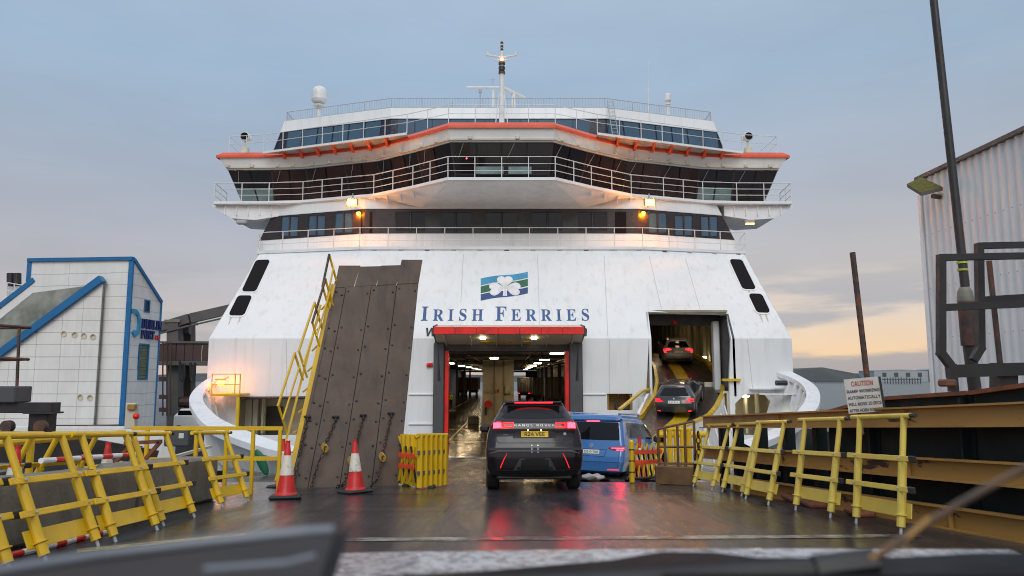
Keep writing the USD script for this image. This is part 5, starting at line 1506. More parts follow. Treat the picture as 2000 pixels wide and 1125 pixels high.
part(sg, "stand", MB().beam(o0 + U_ * Us * .3 - Ns * .04 - W_ * .3, o0 + U_ * Us * .3 - Ns * .04 + W_ * .4, .04, .04), "rust_steel")

# poles
tp_ = thing("tall_pole", "very tall dark pole rising out of the top right, thick sleeve at its foot", "pole", P(1908, 800, 10.8))
a, b = P(1819, -40, 10.8), P(1885, 560, 10.8)
part(tp_, "shaft", MB().tube(b, a, .062, 14, .055), "dark_steel")
part(tp_, "shoulder", MB().lathe([(.065, .22), (.10, .16), (.115, .02), (.11, 0)], P(1886, 590, 10.8), 14), "concrete")
part(tp_, "sleeve", MB().tube(P(1887, 590, 10.8), P(1894, 675, 10.8), .115, 14), "rust_steel")
part(tp_, "lower_shaft", MB().tube(P(1893, 675, 10.8), P(1906, 775, 10.8), .085, 12), "dark_steel")
for y in (515, 529):
    c = P(1879 + (y - 515) * .1, y, 10.8)
    part(tp_, "green_band", MB().tube(c, c + [.0, 0, .03], .072, 14), "hiviz")
solo("short_pole", MB().tube(P(1696, 760, 14), P(1665, 493, 14), .052, 12), "rust_steel", "short bare dark pole standing behind the caution board", "pole")

# dark pipe frame at the right
pf = thing("pipe_frame", "heavy black frame of square tubes in front of the corrugated shed", "frame", P(1915, 760, 9))
D = 9.0
Q = lambda x, y, d=0: P(x, y, D + d)


def tubes(name, pts, w, d=0, m="pipe_black"):
    mb = MB()
    for p, q in zip(pts[:-1], pts[1:]):
        p, q = Q(*p, d), Q(*q, d)
        t = (q - p) / np.linalg.norm(q - p)
        w_ = w * (1 + .03 * len(mb.v))
        mb.beam(p - t * w * .35, q + t * w * .35, w_, w_, up=(0, 1, 0))
    part(pf, name, mb, m, smooth=False)


tubes("upright", [(1838, 502), (1838, 690), (1858, 716), (1862, 760)], .085)
tubes("top_tube", [(1842, 503), (2080, 498)], .079, .02)
tubes("lower_tube", [(1840, 601), (2080, 590)], .085, .1)
tubes("upright", [(1912, 480), (1915, 680), (1903, 700)], .085, .5)
tubes("top_tube", [(1914, 480), (2080, 477)], .079, .52)
tubes("lower_tube", [(1915, 586), (2080, 576)], .085, .6)
tubes("thin_brace", [(1932, 512), (1953, 708)], .05, .9, "rust_steel")
tubes("base_beam", [(1862, 725), (2080, 718)], .16, .3)
tubes("base_post", [(1960, 722), (1960, 752)], .22, .4)
part(pf, "bracket", MB().rbox(Q(1850, 748), (.16, .16, .09), .02), "rust_steel")

# ================================================================== CORRUGATED SHED with its floodlight
sx0, sy0 = 17.0, 30.0
eh = P(1808, 352, sy0)[2]
wh = thing("corrugated_shed", "pale grey corrugated shed with sloping eaves at the right edge", "shed", (22, 27, -2.6))
n = 420
yy = np.linspace(sy0, 14, n)
sx_ = sx0 + (sy0 - yy) * .02 + .035 * np.clip(1.6 * np.sin((sy0 - yy) / .42 * 2 * np.pi), -1, 1)
v = np.vstack([np.stack([sx_, yy, 0 * yy - 2.7], 1), np.stack([sx_, yy, 0 * yy + eh], 1)])
i = np.arange(n - 1)
part(wh, "side_wall", MB().add(v, np.stack([i, i + 1, i + n + 1, i + n], 1)), "cladding", smooth=40)
nn = 300
xx_ = np.linspace(sx0, sx0 + 12, nn)
yf = sy0 - .03 * np.clip(1.6 * np.sin((xx_ - sx0) / .42 * 2 * np.pi), -1, 1)
v = np.vstack([np.stack([xx_, yf + .05, 0 * xx_ - 2.7], 1), np.stack([xx_, yf + .05, eh + (xx_ - sx0) * .18], 1)])
i = np.arange(nn - 1)
part(wh, "end_wall", MB().add(v, np.stack([i, i + nn, i + nn + 1, i + 1], 1)), "cladding", smooth=40)
part(wh, "eaves", MB().beam((sx0 - .06, sy0 + .1, eh + .05), (sx0 + .28, 14, eh + .05), .22, .16), "gantry")
part(wh, "corner_trim", MB().bar((sx0 - .07, sy0 - .06, -2.7), (sx0 + .02, sy0 + .12, eh - .02)), "ship_white_clean", smooth=False)
part(wh, "roof", MB().add([[sx0 - .1, sy0 + .1, eh + .14], [sx0 + .3, 14, eh + .14], [sx0 + 12, 14, eh + 2.3], [sx0 + 12, sy0 + .1, eh + 2.3]], [[0, 1, 2, 3]]), "gantry", smooth=False)
fb = MB()
for zz_ in (eh - 2.4, eh - 4.6, eh - 6.6):
    for k in range(22):
        fb.rbox((sx0 + .02 + k * .42 * .02 - .045, sy0 - .3 - k * .42, zz_), (.02, .035, .035), .005)
part(wh, "fixing", fb, "gantry", kind="stuff")
fl0 = P(1810, 366, 28.6)
fw = thing("shed_floodlight", "flat mossy floodlight sticking out from the corner of the corrugated shed", "floodlight", fl0)
a, b, c, d = P(1772, 366, 28.6), P(1800, 383, 28.0), P(1842, 372, 28.3), P(1800, 352, 29.0)
Qd = np.array([a, b, c, d])
part(fw, "lamp_body", MB().add(np.vstack([Qd, Qd + [0, .02, .14]]), [[0, 1, 2, 3], [4, 7, 6, 5], [0, 4, 5, 1], [1, 5, 6, 2], [2, 6, 7, 3], [3, 7, 4, 0]]), "garage_dark", smooth=False)
T = Qd + [0, .02, .145]
part(fw, "moss_top", MB().add(np.vstack([T, T.mean(0) + [0, 0, .07]]), [[0, 1, 4, 4], [1, 2, 4, 4], [2, 3, 4, 4], [3, 0, 4, 4]]), "moss", smooth=False)
part(fw, "bracket", MB().tube(P(1822, 383, 28.6), P(1850, 386, 28.9), .10, 8).tube(P(1848, 382, 28.9), P(1848, 396, 28.9), .06, 8), "gantry")

# ================================================================== LEFT: PORT BUILDING
def tiled(parent, poly, O, U, W, us, vs, m, gap=.016, d=.06):
    """A wall of separate panels with open joints, on the plane O, U, W."""
    for a, b in zip(us[:-1], us[1:]):
        for c, e in zip(vs[:-1], vs[1:]):
            g = poly.intersection(sbox(a + gap / 2, c + gap / 2, b - gap / 2, e - gap / 2))
            if not g.is_empty and g.geom_type == "Polygon" and g.area > .05:
                part(parent, "panel", MB().prism(g, O, U, W, d), m, smooth=False)


BC = P(250, 640, 45)
bld = thing("port_building", "white panelled port office with blue trim and a sloping roof at far left", "building", (BC[0] - 5, 50, -4))
zt_ = P(250, 508, 45)[2]
bz = -4.0
td = V3(1, -.15, 0) / math.hypot(1, .15)
tl0 = ray(50, 640)
tl0 = tl0 * ((V3(BC[0], 45, 0) @ np.cross(td, V3(0, 0, 1))) / (tl0 @ np.cross(td, V3(0, 0, 1))))
O = V3(tl0[0], tl0[1], bz)
wt = (V3(BC[0], 45, 0) - tl0)[:2] @ td[:2]
ztl = P(50, 511, tl0[1])[2]
poly = Polygon([(0, 0), (wt, 0), (wt, zt_ - bz), (0, ztl - bz)])
vs = np.arange(0, zt_ - bz + .8, .74)
vs = np.append(vs[vs < zt_ - bz - .3], zt_ - bz + .6)
tiled(bld, poly, O, td, V3(0, 0, 1), [0, wt * .4, wt], vs, "panel_white")
nt = np.cross(td, V3(0, 0, 1))
part(bld, "backing_wall", MB().prism(poly, O - nt * .12, td, V3(0, 0, 1), .1), "roof_grey", smooth=False)
rdir = V3(.20, 2.6, 0) * 1.28
rl_ = np.linalg.norm(rdir)
rn = rdir / rl_
z2_ = P(315, 592, 45 + rdir[1])[2]
poly = Polygon([(0, 0), (rl_, 0), (rl_, z2_ - bz), (0, zt_ - bz)])
Or = V3(BC[0] + .02, 45, bz)
wn1 = sbox(rl_ * .36, P(280, 740, 46)[2] - bz, rl_ * .66, P(280, 672, 46)[2] - bz)
wn2 = sbox(rl_ * .44, P(283, 607, 46)[2] - bz, rl_ * .60, P(283, 585, 46)[2] - bz)
tiled(bld, poly.difference(wn1.buffer(.06)).difference(wn2.buffer(.05)), Or, rn, V3(0, 0, 1), [0, rl_ * .33, rl_ * .68, rl_], vs, "panel_white")
part(bld, "backing_wall", MB().prism(poly.buffer(-.05), Or - np.cross(rn, V3(0, 0, 1)) * .1, rn, V3(0, 0, 1), .06), "roof_grey", smooth=False)
nr = np.cross(rn, V3(0, 0, 1))
for w_, m_ in ((wn1, "blind"), (wn2, "navy")):
    f_ = part(bld, "window", MB().prism(w_.buffer(.05, join_style=2).difference(w_.buffer(-.03, join_style=2)), Or, rn, V3(0, 0, 1), .10), "trim_blue", smooth=False)
    x0_, y0_, x1_, y1_ = w_.bounds
    if m_ == "blind":
        k = 0
        for z_ in np.arange(y0_ + .05, y1_ - .05, .17):
            part(f_, "blind_slat", MB().prism(sbox(x0_ + .04, z_, x1_ - .04, z_ + .13), Or + nr * .02, rn, V3(0, 0, 1), .02), "blind", smooth=False)
    else:
        part(f_, "pane", MB().prism(w_.buffer(-.03), Or + nr * .02, rn, V3(0, 0, 1), .02), "glass_dark", smooth=False)
part(bld, "blue_trim", MB().beam((BC[0], 44.95, bz), (BC[0], 44.95, zt_), .27, .16, up=(0, 1, 0)), "trim_blue")
part(bld, "blue_trim", MB().beam((O[0] - .1, O[1] - .05, ztl + .08), (BC[0] + .1, 44.93, zt_ + .08), .3, .22), "trim_blue")
part(bld, "blue_trim", MB().beam((O[0], O[1] - .06, ztl - 1.3), (O[0], O[1] - .06, ztl), .26, .16, up=(0, 1, 0)), "trim_blue")
e0, e1 = Or + [0.05, 0, zt_ - bz + .05], Or + rdir + [0.05, 0, z2_ - bz + .05]
part(bld, "blue_trim", MB().beam(e0, e1, .25, .2), "trim_blue")
part(bld, "blue_trim", MB().beam(Or + rdir, e1, .16, .14, up=(0, 1, 0)), "trim_blue")
part(bld, "roof", MB().add([[O[0], O[1] + .1, ztl + .1], [BC[0], 45.1, zt_ + .1], [e1[0], e1[1], e1[2]], [O[0], O[1] + 4, e1[2]]], [[0, 1, 2, 3]]), "roof_grey", smooth=False)
# name on the right face, and the crook emblem
dz = lambda y: P(290, y, 46)[2] - bz
for tx, y0_, y1_, u0, u1 in (("DUBLIN", 641, 622, .36, 1.04), ("PORT", 661, 644, .36, .80), ("Co", 661, 652, .84, .98)):
    g = serif(tx, 1.0)
    bx_ = g.bounds
    g = affinity.translate(g, -bx_[0], 0)
    g = affinity.scale(g, (u1 - u0) * rl_ / (bx_[2] - bx_[0]), (dz(y1_) - dz(y0_)), origin=(0, 0))
    g = affinity.translate(g, u0 * rl_, dz(y0_))
    for q in getattr(g, "geoms", [g]):
        part(bld, "letter", MB().prism(q, Or + nr * .06, rn, V3(0, 0, 1), .1), "red_paint" if tx == "Co" else "navy", smooth=False)
th = np.linspace(math.pi * .5, -math.pi * .42, 14)
cr = [(rl_ * .12 + .16 * rl_ * math.cos(x) - .0, dz(633) + (dz(610) - dz(633)) * math.sin(x)) for x in th]
cr = shapely.LineString([(rl_ * .02, dz(610))] + cr + [(rl_ * .10, dz(648))]).buffer(.13, cap_style=2)
part(bld, "emblem", MB().prism(cr, Or + nr * .06, rn, V3(0, 0, 1), .1), "logo_blue", smooth=False)
# lower wing with the sloping roof
lw = V3(-1.0, .02, 0)
lwl = np.linalg.norm(lw)
ln_ = lw / lwl
OC = V3(P(196, 640, 44.85)[0], 44.85, bz)
Lw = 9.5


def wing_top(px, py):       # sight line meets the wing's wall -> (u, height)
    d = ray(px, py)
    nrm = np.cross(ln_, V3(0, 0, 1))
    q = d * ((OC @ nrm) / (d @ nrm))
    return (q - OC) @ ln_, q[2] - bz


t0, t1 = wing_top(196, 548), wing_top(0, 692)
sl_ = (t1[1] - t0[1]) / (t1[0] - t0[0])
poly = Polygon([(0, 0), (Lw, 0), (Lw, max(t0[1] + sl_ * Lw, .2)), (0, t0[1])])
us = [0] + [wing_top(x, 700)[0] for x in (157, 118, 70, 20)] + [Lw]
holes_ = []
for px, py in ((126, 652), (147, 654), (165, 656), (183, 658), (158, 776), (177, 777)):
    u, h = wing_top(px, py)
    holes_.append(Point(u, h).buffer(.19))
pw = poly.difference(unary_union(holes_))
for a, b in zip(us[:-1], us[1:]):
    for c_, e_ in zip(vs[:-1], vs[1:]):
        g = pw.intersection(sbox(a + .009, c_ + .009, b - .009, e_ - .009))
        for q in getattr(g, "geoms", [g]):
            if q.geom_type == "Polygon" and q.area > .04:
                part(bld, "panel", MB().prism(q, OC, -ln_, V3(0, 0, 1), .06) if False else MB().prism(affinity.scale(q, -1, 1, origin=(0, 0)), OC, -ln_, V3(0, 0, 1), .06), "panel_white", smooth=False)
nl = np.cross(-ln_, V3(0, 0, 1))
part(bld, "backing_wall", MB().prism(affinity.scale(pw, -1, 1, origin=(0, 0)), OC - nl * .12, -ln_, V3(0, 0, 1), .1), "roof_grey", smooth=False)
for h_ in holes_:
    u, hh = h_.centroid.x, h_.centroid.y
    f_ = part(bld, "porthole", MB().prism(affinity.scale(h_.difference(h_.buffer(-.045)), -1, 1, origin=(0, 0)), OC, -ln_, V3(0, 0, 1), .09), "ship_cream", smooth=False)
    part(f_, "pane", MB().prism(affinity.scale(h_.buffer(-.04), -1, 1, origin=(0, 0)), OC - nl * .02, -ln_, V3(0, 0, 1), .02), "ship_cream", smooth=False)
A, B = OC + V3(0, -.1, t0[1] + .1), OC + ln_ * Lw + V3(0, -.1, t0[1] + sl_ * Lw + .1)
part(bld, "blue_parapet", MB().beam(A, B, .5, .42), "trim_blue")
N0, N1 = A + V3(0, .3, -.25), B + V3(0, .3, -.25)
F0, F1 = P(64, 572, O[1] - .15), P(-70, 676, O[1] - .1)
cuts = np.linspace(0, 1, 6)
for a, b in zip(cuts[:-1], cuts[1:]):
    lf = V3(0, 0, -.10 * a)
    q = [N0 + (N1 - N0) * a + lf, N0 + (N1 - N0) * (b + .004) + lf, F0 + (F1 - F0) * (b + .004) + lf, F0 + (F1 - F0) * a + lf]
    part(bld, "roof_sheet", MB().add(q, [[0, 1, 2, 3]]), "roof_grey", smooth=False)
part(bld, "parapet_wall", MB().beam(F0 + V3(0, .2, .3), F1 + V3(0, .2, .3), .3, .8), "panel_white", smooth=False)
part(bld, "blue_parapet", MB().beam(F0 + V3(0, .2, .85), F1 + V3(0, .2, .85), .45, .3), "trim_blue")
part(bld, "plinth_pipe", MB().tube((O[0] - 2, 45.6, -3.0), (OC[0], 44.2, -2.9), .07, 8).tube((OC[0], 44.2, -2.9), (BC[0], 44.7, -2.9), .07, 8), "gantry_brown")
fl_s = thing("funnel_pair", "pair of black-topped exhaust funnels with a white rail on the office roof", "funnel", P(22, 600, 52))
for px in (21, 34):
    part(fl_s, "funnel", MB().tube(P(px, 605, 52), P(px, 560, 52), .24, 12), "rail_white")
    part(fl_s, "funnel_top", MB().tube(P(px, 560, 52), P(px, 534, 52), .25, 12), "dark_steel")
rr_ = MB()
for y_ in (552, 568):
    rr_.tube(P(14, y_, 51.5), P(60, y_ + 8, 51.5), .04, 6)
q_ = part(fl_s, "rail", rr_, "rail_white")
for px in (14, 28, 44, 60):
    part(q_, "post", MB().tube(P(px, 552 + (px - 14) * .17, 51.5), P(px, 598 - (px - 14) * .4, 51.5), .04, 6), "rail_white")
# plinth wall, control cabinet
solo("harbour_wall", MB().rbox((-24.5, 43.9, -4.1), (9.5, .4, 2.4), .04), "panel_white", "low whitish wall along the foot of the port office", "wall")
cb = thing("control_cabinet", "tan control cabinet with a red knob below the port office name", "cabinet", P(257, 835, 40))
c = P(257, 812, 40)
part(cb, "cabinet", MB().rbox(c, (.55, .35, 1.35), .03), "ship_cream")
part(cb, "knob", MB().sphere(P(266, 813, 39.6), .17), "red_paint")
part(cb, "top_box", MB().rbox(P(258, 795, 39.8), (.4, .3, .3), .03), "tan_beam")

# ================================================================== LEFT: GANTRY AND DARK STEELWORK
gn = thing("passenger_gantry", "brown raised walkway on columns between the port office and the ship", "gantry", P(350, 840, 62))
d_ = 62
part(gn, "upper_girder", MB().beam(P(312, 640, d_), P(372, 622, d_), .8, .75).beam(P(372, 622, d_), P(450, 604, d_ + 1), .8, .8), "gantry", smooth=False)
part(gn, "girder_flange", MB().beam(P(312, 651, d_ - .5), P(372, 636, d_ - .5), .3, .12).beam(P(372, 636, d_ - .5), P(450, 618, d_ + .5), .3, .12), "gantry", smooth=False)
for px, w, y0 in ((342, 1.05, 628), (367, 1.0, 632)):
    a, b = P(px, 860, d_ + (2 if px > 350 else 0)), P(px, y0, d_ + (2 if px > 350 else 0))
    part(gn, "column", MB().beam(a, b, w * .9, w, up=(0, 1, 0)), "gantry" if px < 350 else "gantry_brown", smooth=False)
    part(gn, "column_cap", MB().rbox(b, (1.3, 1.2, .25), .03), "concrete")
part(gn, "cross_tube", MB().tube(P(350, 644, d_ + 1), P(372, 644, d_ + 1), .4, 10), "gantry")
a, b = P(312, 705, d_ - 1), P(412, 705, d_ - 1)
tz = P(350, 672, d_ - 1)[2]
for k in range(6):
    x0_, x1_ = a[0] + (b[0] - a[0]) * k / 6, a[0] + (b[0] - a[0]) * (k + 1) / 6
    part(gn, "walkway_panel", MB().rbox(((x0_ + x1_) / 2, d_ - 1.2, (a[2] + tz) / 2), (x1_ - x0_ - .05, .1, tz - a[2]), .02), "gantry_brown")
part(gn, "walkway_floor", MB().bar((a[0], d_ - 1.3, a[2] - .35), (b[0] + 1, d_ + 2, a[2])), "gantry", smooth=False)
part(gn, "walkway_roof", MB().bar((a[0], d_ - 1.4, tz + .05), (b[0] + 1, d_ + 2, tz + .22)), "gantry", smooth=False)
for y_ in (740, 775, 800):
    part(gn, "cross_beam", MB().beam(P(312, y_, d_), P(345, y_ + 1, d_), .3, .35), "gantry_brown")
part(gn, "cross_beam", MB().tube(P(350, 785, d_), P(385, 784, d_), .45, 10), "gantry_brown")
for px in (318, 326, 333):
    part(gn, "brace", MB().tube(P(px, 668, d_ - 2), P(px, 812, d_ - 2), .06, 6), "gantry_brown")
part(gn, "hose", MB().pipe([P(351, 705, d_ - 1.6), P(352, 735, d_ - 1.6), P(357, 745, d_ - 1.6), P(360, 735, d_ - 1.6), P(360, 710, d_ - 1.6)], .1, 6), "rubber")
part(gn, "hose", MB().pipe([P(372, 708, d_ - 1.6), P(373, 740, d_ - 1.6), P(377, 748, d_ - 1.6), P(380, 735, d_ - 1.6), P(381, 708, d_ - 1.6)], .1, 6), "rubber")
# small van parked under the gantry
sv = thing("quay_vehicles", "pale vehicle parked on the quay under the gantry beside the bow rim", "van", P(380, 838, 58))
c = P(385, 822, 58)
part(sv, "body", MB().rbox(c, (3.0, 1.8, 1.2), .2).rbox(c + [-.2, 0, .5], (2.2, 1.6, .9), .25), "panel_white")
part(sv, "window", MB().rbox(c + [-.2, -.8, .62], (1.9, .06, .42), .02), "glass_car")
for o in (-1, 1):
    part(sv, "wheel", MB().lathe([(0, -.1), (.33, -.1), (.33, .1), (0, .1)], c + [o, -.86, -.6], 14, "y"), "tyre")
gb = thing("grit_box", "dark grey box with a white label by the bow rim, left of the barriers' end", "box", P(350, 868, 30))
c = P(352, 852, 30)
part(gb, "box", MB().rbox(c, (1.0, .7, .75), .05), "grey_frame")
part(gb, "box_label", MB().rbox(c + [.2, -.36, .05], (.2, .01, .2), .003), "white_plate")
st = thing("dark_hoist", "black stepped steelwork with a flat beam and post at far left", "hoist", P(70, 850, 14))
part(st, "cabinet", MB().rbox(P(15, 770, 14), (.6, .5, .30), .02), "grey_frame")
part(st, "beam", MB().beam(P(-40, 796, 14), P(109, 796, 14), .3, .19), "dark_steel")
part(st, "column", MB().rbox(P(83, 826, 14), (.36, .3, .46), .02), "dark_steel")
part(st, "flange", MB().beam(P(56, 806, 13.9), P(114, 806, 13.9), .34, .03), "dark_steel")
for px in (15, 80):
    part(st, "pulley", MB().lathe([(0, -.06), (.11, -.06), (.11, .06), (0, .06)], P(px, 833, 13.6), 14, "y"), "rust_steel")
part(st, "low_beam", MB().beam(P(-40, 872, 13.6), P(160, 874, 14.5), .3, .55), "dark_steel")
part(st, "low_beam", MB().beam(P(150, 868, 14.6), P(300, 893, 15.5), .5, .30), "dark_steel")
part(st, "lamp_post", MB().tube(P(33, 756, 14), P(38, 636, 14), .028, 8), "rust_steel")
part(st, "post_arm", MB().tube(P(-20, 634, 13.2), P(60, 640, 14), .028, 8).tube(P(-20, 641, 14.6), P(60, 640, 14), .025, 8).tube(P(-20, 699, 13.2), P(56, 702, 14), .028, 8).tube(P(-20, 704, 14.6), P(56, 702, 14), .025, 8), "rust_steel")
tl = thing("red_tripod_prop", "rusty red A-shaped prop lying behind the left barriers", "prop", P(280, 900, 12.5))
part(tl, "leg", MB().beam(P(243, 866, 12.4), P(316, 862, 12.4), .05, .06), "rusty_edge")
part(tl, "leg", MB().beam(P(312, 864, 12.4), P(283, 898, 12.4), .05, .06), "rusty_edge")
part(tl, "leg", MB().beam(P(258, 866, 12.5), P(215, 915, 12.5), .05, .06), "rusty_edge")
solo("timber_prop", MB().beam(P(330, 895, 16), P(412, 872, 18), .07, .06), "ship_cream", "pale timber prop slanting up towards the bow rim", "timber")

# ================================================================== CARS: bodies lofted from level rings (local frame: rear at y = 0, x right, z up)
class Body:
    def __init__(s, rows, rr=.16, rf=.35, bulge=.07):
        s.R = np.array(rows, float)          # z, half width, rear y, front y
        s.rr, s.rf, s.bulge = rr, rf, bulge

    def at(s, z):
        return [np.interp(z, s.R[:, 0], s.R[:, k]) for k in (1, 2, 3)]

    def rear(s, x, z):
        w, yr, yf = s.at(z)
        r = min(s.rr, .6) if np.ndim(z) == 0 else np.full(np.shape(z), s.rr)
        ax = np.abs(x)
        y = yr + s.bulge * (np.minimum(ax, w) / w) ** 2
        k = np.clip((ax - (w - r)) / r, 0, .985)
        return y + r * (1 - np.sqrt(1 - k * k))

    def S_rear(s, u, v, off):
        u, v = np.asarray(u, float), np.asarray(v, float)
        w, yr, yf = s.at(v)
        dw = (s.at(v + .02)[1] - s.at(v - .02)[1]) / .04
        nz = np.clip(dw, -1, 3)
        l = np.sqrt(1 + nz * nz)
        k = np.clip((np.abs(u) - (w - s.rr)) / s.rr, 0, .9)
        nx = np.sign(u) * k
        return np.stack([u + off * nx, s.rear(u, v) - off / l, v + off * nz / l], -1)

    def S_side(s, sg):
        def f(u, v, off):
            u, v = np.asarray(u, float), np.asarray(v, float)
            w, yr, yf = s.at(v)
            t = (u - yr) / (yf - yr)
            w2 = w * (1 - .10 * np.clip((t - .55) / .45, 0, 1) ** 2 - .02 * np.clip((.2 - t) / .2, 0, 1))
            return np.stack([sg * (w2 + off), u, v], -1)
        return f

    def ring(s, z):
        w, yr, yf = s.at(z)
        rr, rf = min(s.rr, w * .6), min(s.rf, w * .7)
        p = []
        for x in np.linspace(-(w - rr), w - rr, 15):
            p.append((x, yr + s.bulge * (x / w) ** 2))
        y0 = yr + s.bulge * ((w - rr) / w) ** 2
        for a in np.linspace(0, np.pi / 2, 7)[1:]:
            p.append((w - rr + rr * math.sin(a), y0 + rr * (1 - math.cos(a))))
        y1 = yf - rf - .12
        for y in np.linspace(y0 + rr, y1, 14)[1:-1]:
            p.append((w, y))
        for a in np.linspace(0, np.pi / 2, 7):
            p.append((w - rf * 1.0 + rf * math.cos(a), y1 + rf * math.sin(a)))
        for x in np.linspace(w - rf, 0, 7)[1:]:
            p.append((x, yf - .12 * (x / max(w - rf, .01)) ** 2))
        half = p[15:]
        left = [(-x, y) for x, y in half[:-1]][::-1]
        p = np.array(p + left)
        t = np.clip((p[:, 1] - yr) / (yf - yr), 0, 1)
        sc = 1 - .10 * np.clip((t - .55) / .45, 0, 1) ** 2 - .0 * t
        return np.stack([p[:, 0] * sc, p[:, 1], np.full(len(p), z)], 1)

    def mesh(s):
        zs = np.unique(np.concatenate([s.R[:, 0], np.linspace(s.R[0, 0], s.R[-1, 0], 26)]))
        rings = [s.ring(z) for z in zs]
        n = len(rings[0])
        v = np.vstack(rings)
        i = np.arange(n)
        j = (i + 1) % n
        f = np.vstack([np.stack([k * n + i, k * n + j, (k + 1) * n + j, (k + 1) * n + i], 1) for k in range(len(zs) - 1)])
        mb = MB().add(v, f)
        top = rings[-1]
        c = top.mean(0) + [0, 0, .015]
        mb.add(np.vstack([top, [c]]), np.stack([i, j, 0 * i + n], 1))
        b = rings[0]
        mb.add(np.vstack([b, [b.mean(0)]]), np.stack([j, i, 0 * i + n], 1))
        return mb


def wheels(t, W, ya, yb, r, wd):
    for y in (ya, yb):
        for s in (-1, 1):
            x = s * (W - wd / 2)
            w_ = part(t, "wheel", MB().lathe([(r * .62, -wd / 2), (r * .9, -wd / 2), (r, -wd / 2 + .03), (r, wd / 2 - .03), (r * .9, wd / 2), (r * .62, wd / 2)], (x, y, r), 28, "x"), "tyre", smooth=40)
            rm = MB().lathe([(0, s * wd * .42), (r * .16, s * wd * .42), (r * .18, s * wd * .3), (r * .56, s * wd * .3), (r * .63, s * wd * .5), (r * .63, -s * wd * .4)], (x, y, r), 24, "x")
            for k in range(5):
                a = k * 2 * math.pi / 5
                rm.beam((x + s * wd * .4, y, r), (x + s * wd * .42, y + math.cos(a) * r * .6, r + math.sin(a) * r * .6), .05, .05, up=(1, 0, 0))
            part(w_, "rim", rm, "alloy")


sym = lambda pts: Polygon(list(pts) + [(-x, z) for x, z in list(pts)[::-1]])
mirr = lambda pts: [(-x, z) for x, z in pts][::-1]


def rear_patch(t, b, name, pts, m, off=.008, thick=.03, cell=.09, label=None):
    g = pts if hasattr(pts, "geom_type") else Polygon(pts).buffer(0)
    return part(t, name, MB().patch(g, b.S_rear, off, thick, cell), m, smooth=25, label=label)


def rear_text(t, b, tx, x, z, h, m, width=None, bold=True, off=.012, name="lettering"):
    g = flat_text(tx, h, bold)
    bb = g.bounds
    if width:
        g = affinity.scale(g, width / (bb[2] - bb[0]), 1, origin=(bb[0], 0))
        bb = g.bounds
    g = affinity.translate(g, x - (bb[0] + bb[2]) / 2, z - h / 2)
    for q in getattr(g, "geoms", [g]):
        part(t, "letter", MB().patch(q, b.S_rear, off, .006, .12), m, smooth=False)


def side_patch(t, b, sg, name, pts, m, off=.006, thick=.02, cell=.15):
    return part(t, name, MB().patch((lambda g: g if g.buffer(-.04).is_empty else g.buffer(-.03).buffer(.03))(Polygon(pts)), b.S_side(sg), off, thick, cell), m, smooth=25)


# ---- black SUV
B = Body([(.24, .80, .34, 4.5), (.30, .90, .22, 4.65), (.42, .945, .08, 4.76), (.62, .962, .0, 4.8), (.76, .965, .01, 4.8), (.80, .962, .045, 4.79), (.92, .95, .07, 4.74), (1.02, .935, .09, 4.62), (1.07, .925, .095, 3.95), (1.14, .90, .085, 3.5), (1.26, .85, .115, 3.25), (1.33, .80, .19, 3.05), (1.48, .71, .36, 2.7), (1.60, .635, .44, 2.4), (1.635, .615, .40, 2.3), (1.66, .57, .50, 2.1), (1.685, .44, .80, 1.9)], .20, .4, .075)
c = G(1041, 945)
suv = thing("black_suv", "black SUV with brake lights lit and yellow plate, queueing at the open bow door", "car", (c[0] - .02, 14.62, road_z(14.62)), (deck_rot, 0, 1.2), local=True)
ZS[suv] = 1.05
part(suv, "body", B.mesh(), "paint_dark", smooth=32)
rear_patch(suv, B, "rear_window", sym([(.0, 1.345), (.645, 1.355), (.66, 1.37), (.57, 1.585), (.0, 1.595)]), "glass_car", .006)
part(suv, "spoiler", MB().rbox((0, .58, 1.652), (1.16, .42, .05), .02), "paint_dark")
part(suv, "high_brake_light", MB().rbox((0, .372, 1.648), (.78, .02, .022), .006), "brake_strip")
for s in (1, -1):
    sd_ = (lambda p: p) if s > 0 else mirr
    part_pts = sd_([(.42, 1.165), (.60, 1.16), (.62, 1.17), (.62, 1.25), (.60, 1.262), (.42, 1.262)])
    tl_ = rear_patch(suv, B, "tail_light", sd_([(.41, 1.155), (.86, 1.145), (.875, 1.17), (.85, 1.265), (.80, 1.285), (.62, 1.272), (.41, 1.27)]), "lens_red", .012)
    rear_patch(tl_, B, "light_loop", Polygon(part_pts).difference(Polygon(part_pts).buffer(-.022)), "brake_soft", .016)
    rear_patch(tl_, B, "stop_light", sd_([(.655, 1.165), (.81, 1.16), (.80, 1.255), (.72, 1.262), (.655, 1.255)]), "brake", .02)
    rear_patch(tl_, B, "stop_light", Point(s * .745, 1.205).buffer(.035), "brake", .026)
    rear_patch(suv, B, "fog_reflector", sd_([(.665, .44), (.675, .43), (.683, .44), (.612, .60), (.55, .70), (.54, .70), (.60, .59)]), "reflector_red", .012)
    rear_patch(suv, B, "exhaust_trim", sd_([(.28, .40), (.42, .40), (.30, .60), (.20, .62), (.20, .60), (.27, .58)]), "grey_frame", .014)
    rear_patch(suv, B, "badge", sd_([(.52, 1.03), (.62, 1.03), (.62, 1.055), (.52, 1.055)]) if s < 0 else Point(.60, 1.06).buffer(.03), "letter_silver" if s > 0 else "grey_frame", .01, .02, .05)
    part(suv, "door_mirror", MB().rbox((s * 1.02, 2.75, 1.16), (.22, .12, .17), .05), "paint_dark")
    part(suv, "roof_bar", MB().tube((s * .60, 1.0, 1.69), (s * .62, 2.4, 1.70), .018, 8), "dark_steel")
rear_text(suv, B, "R A N G E   R O V E R", 0, 1.213, .040, "letter_silver", .79, False)
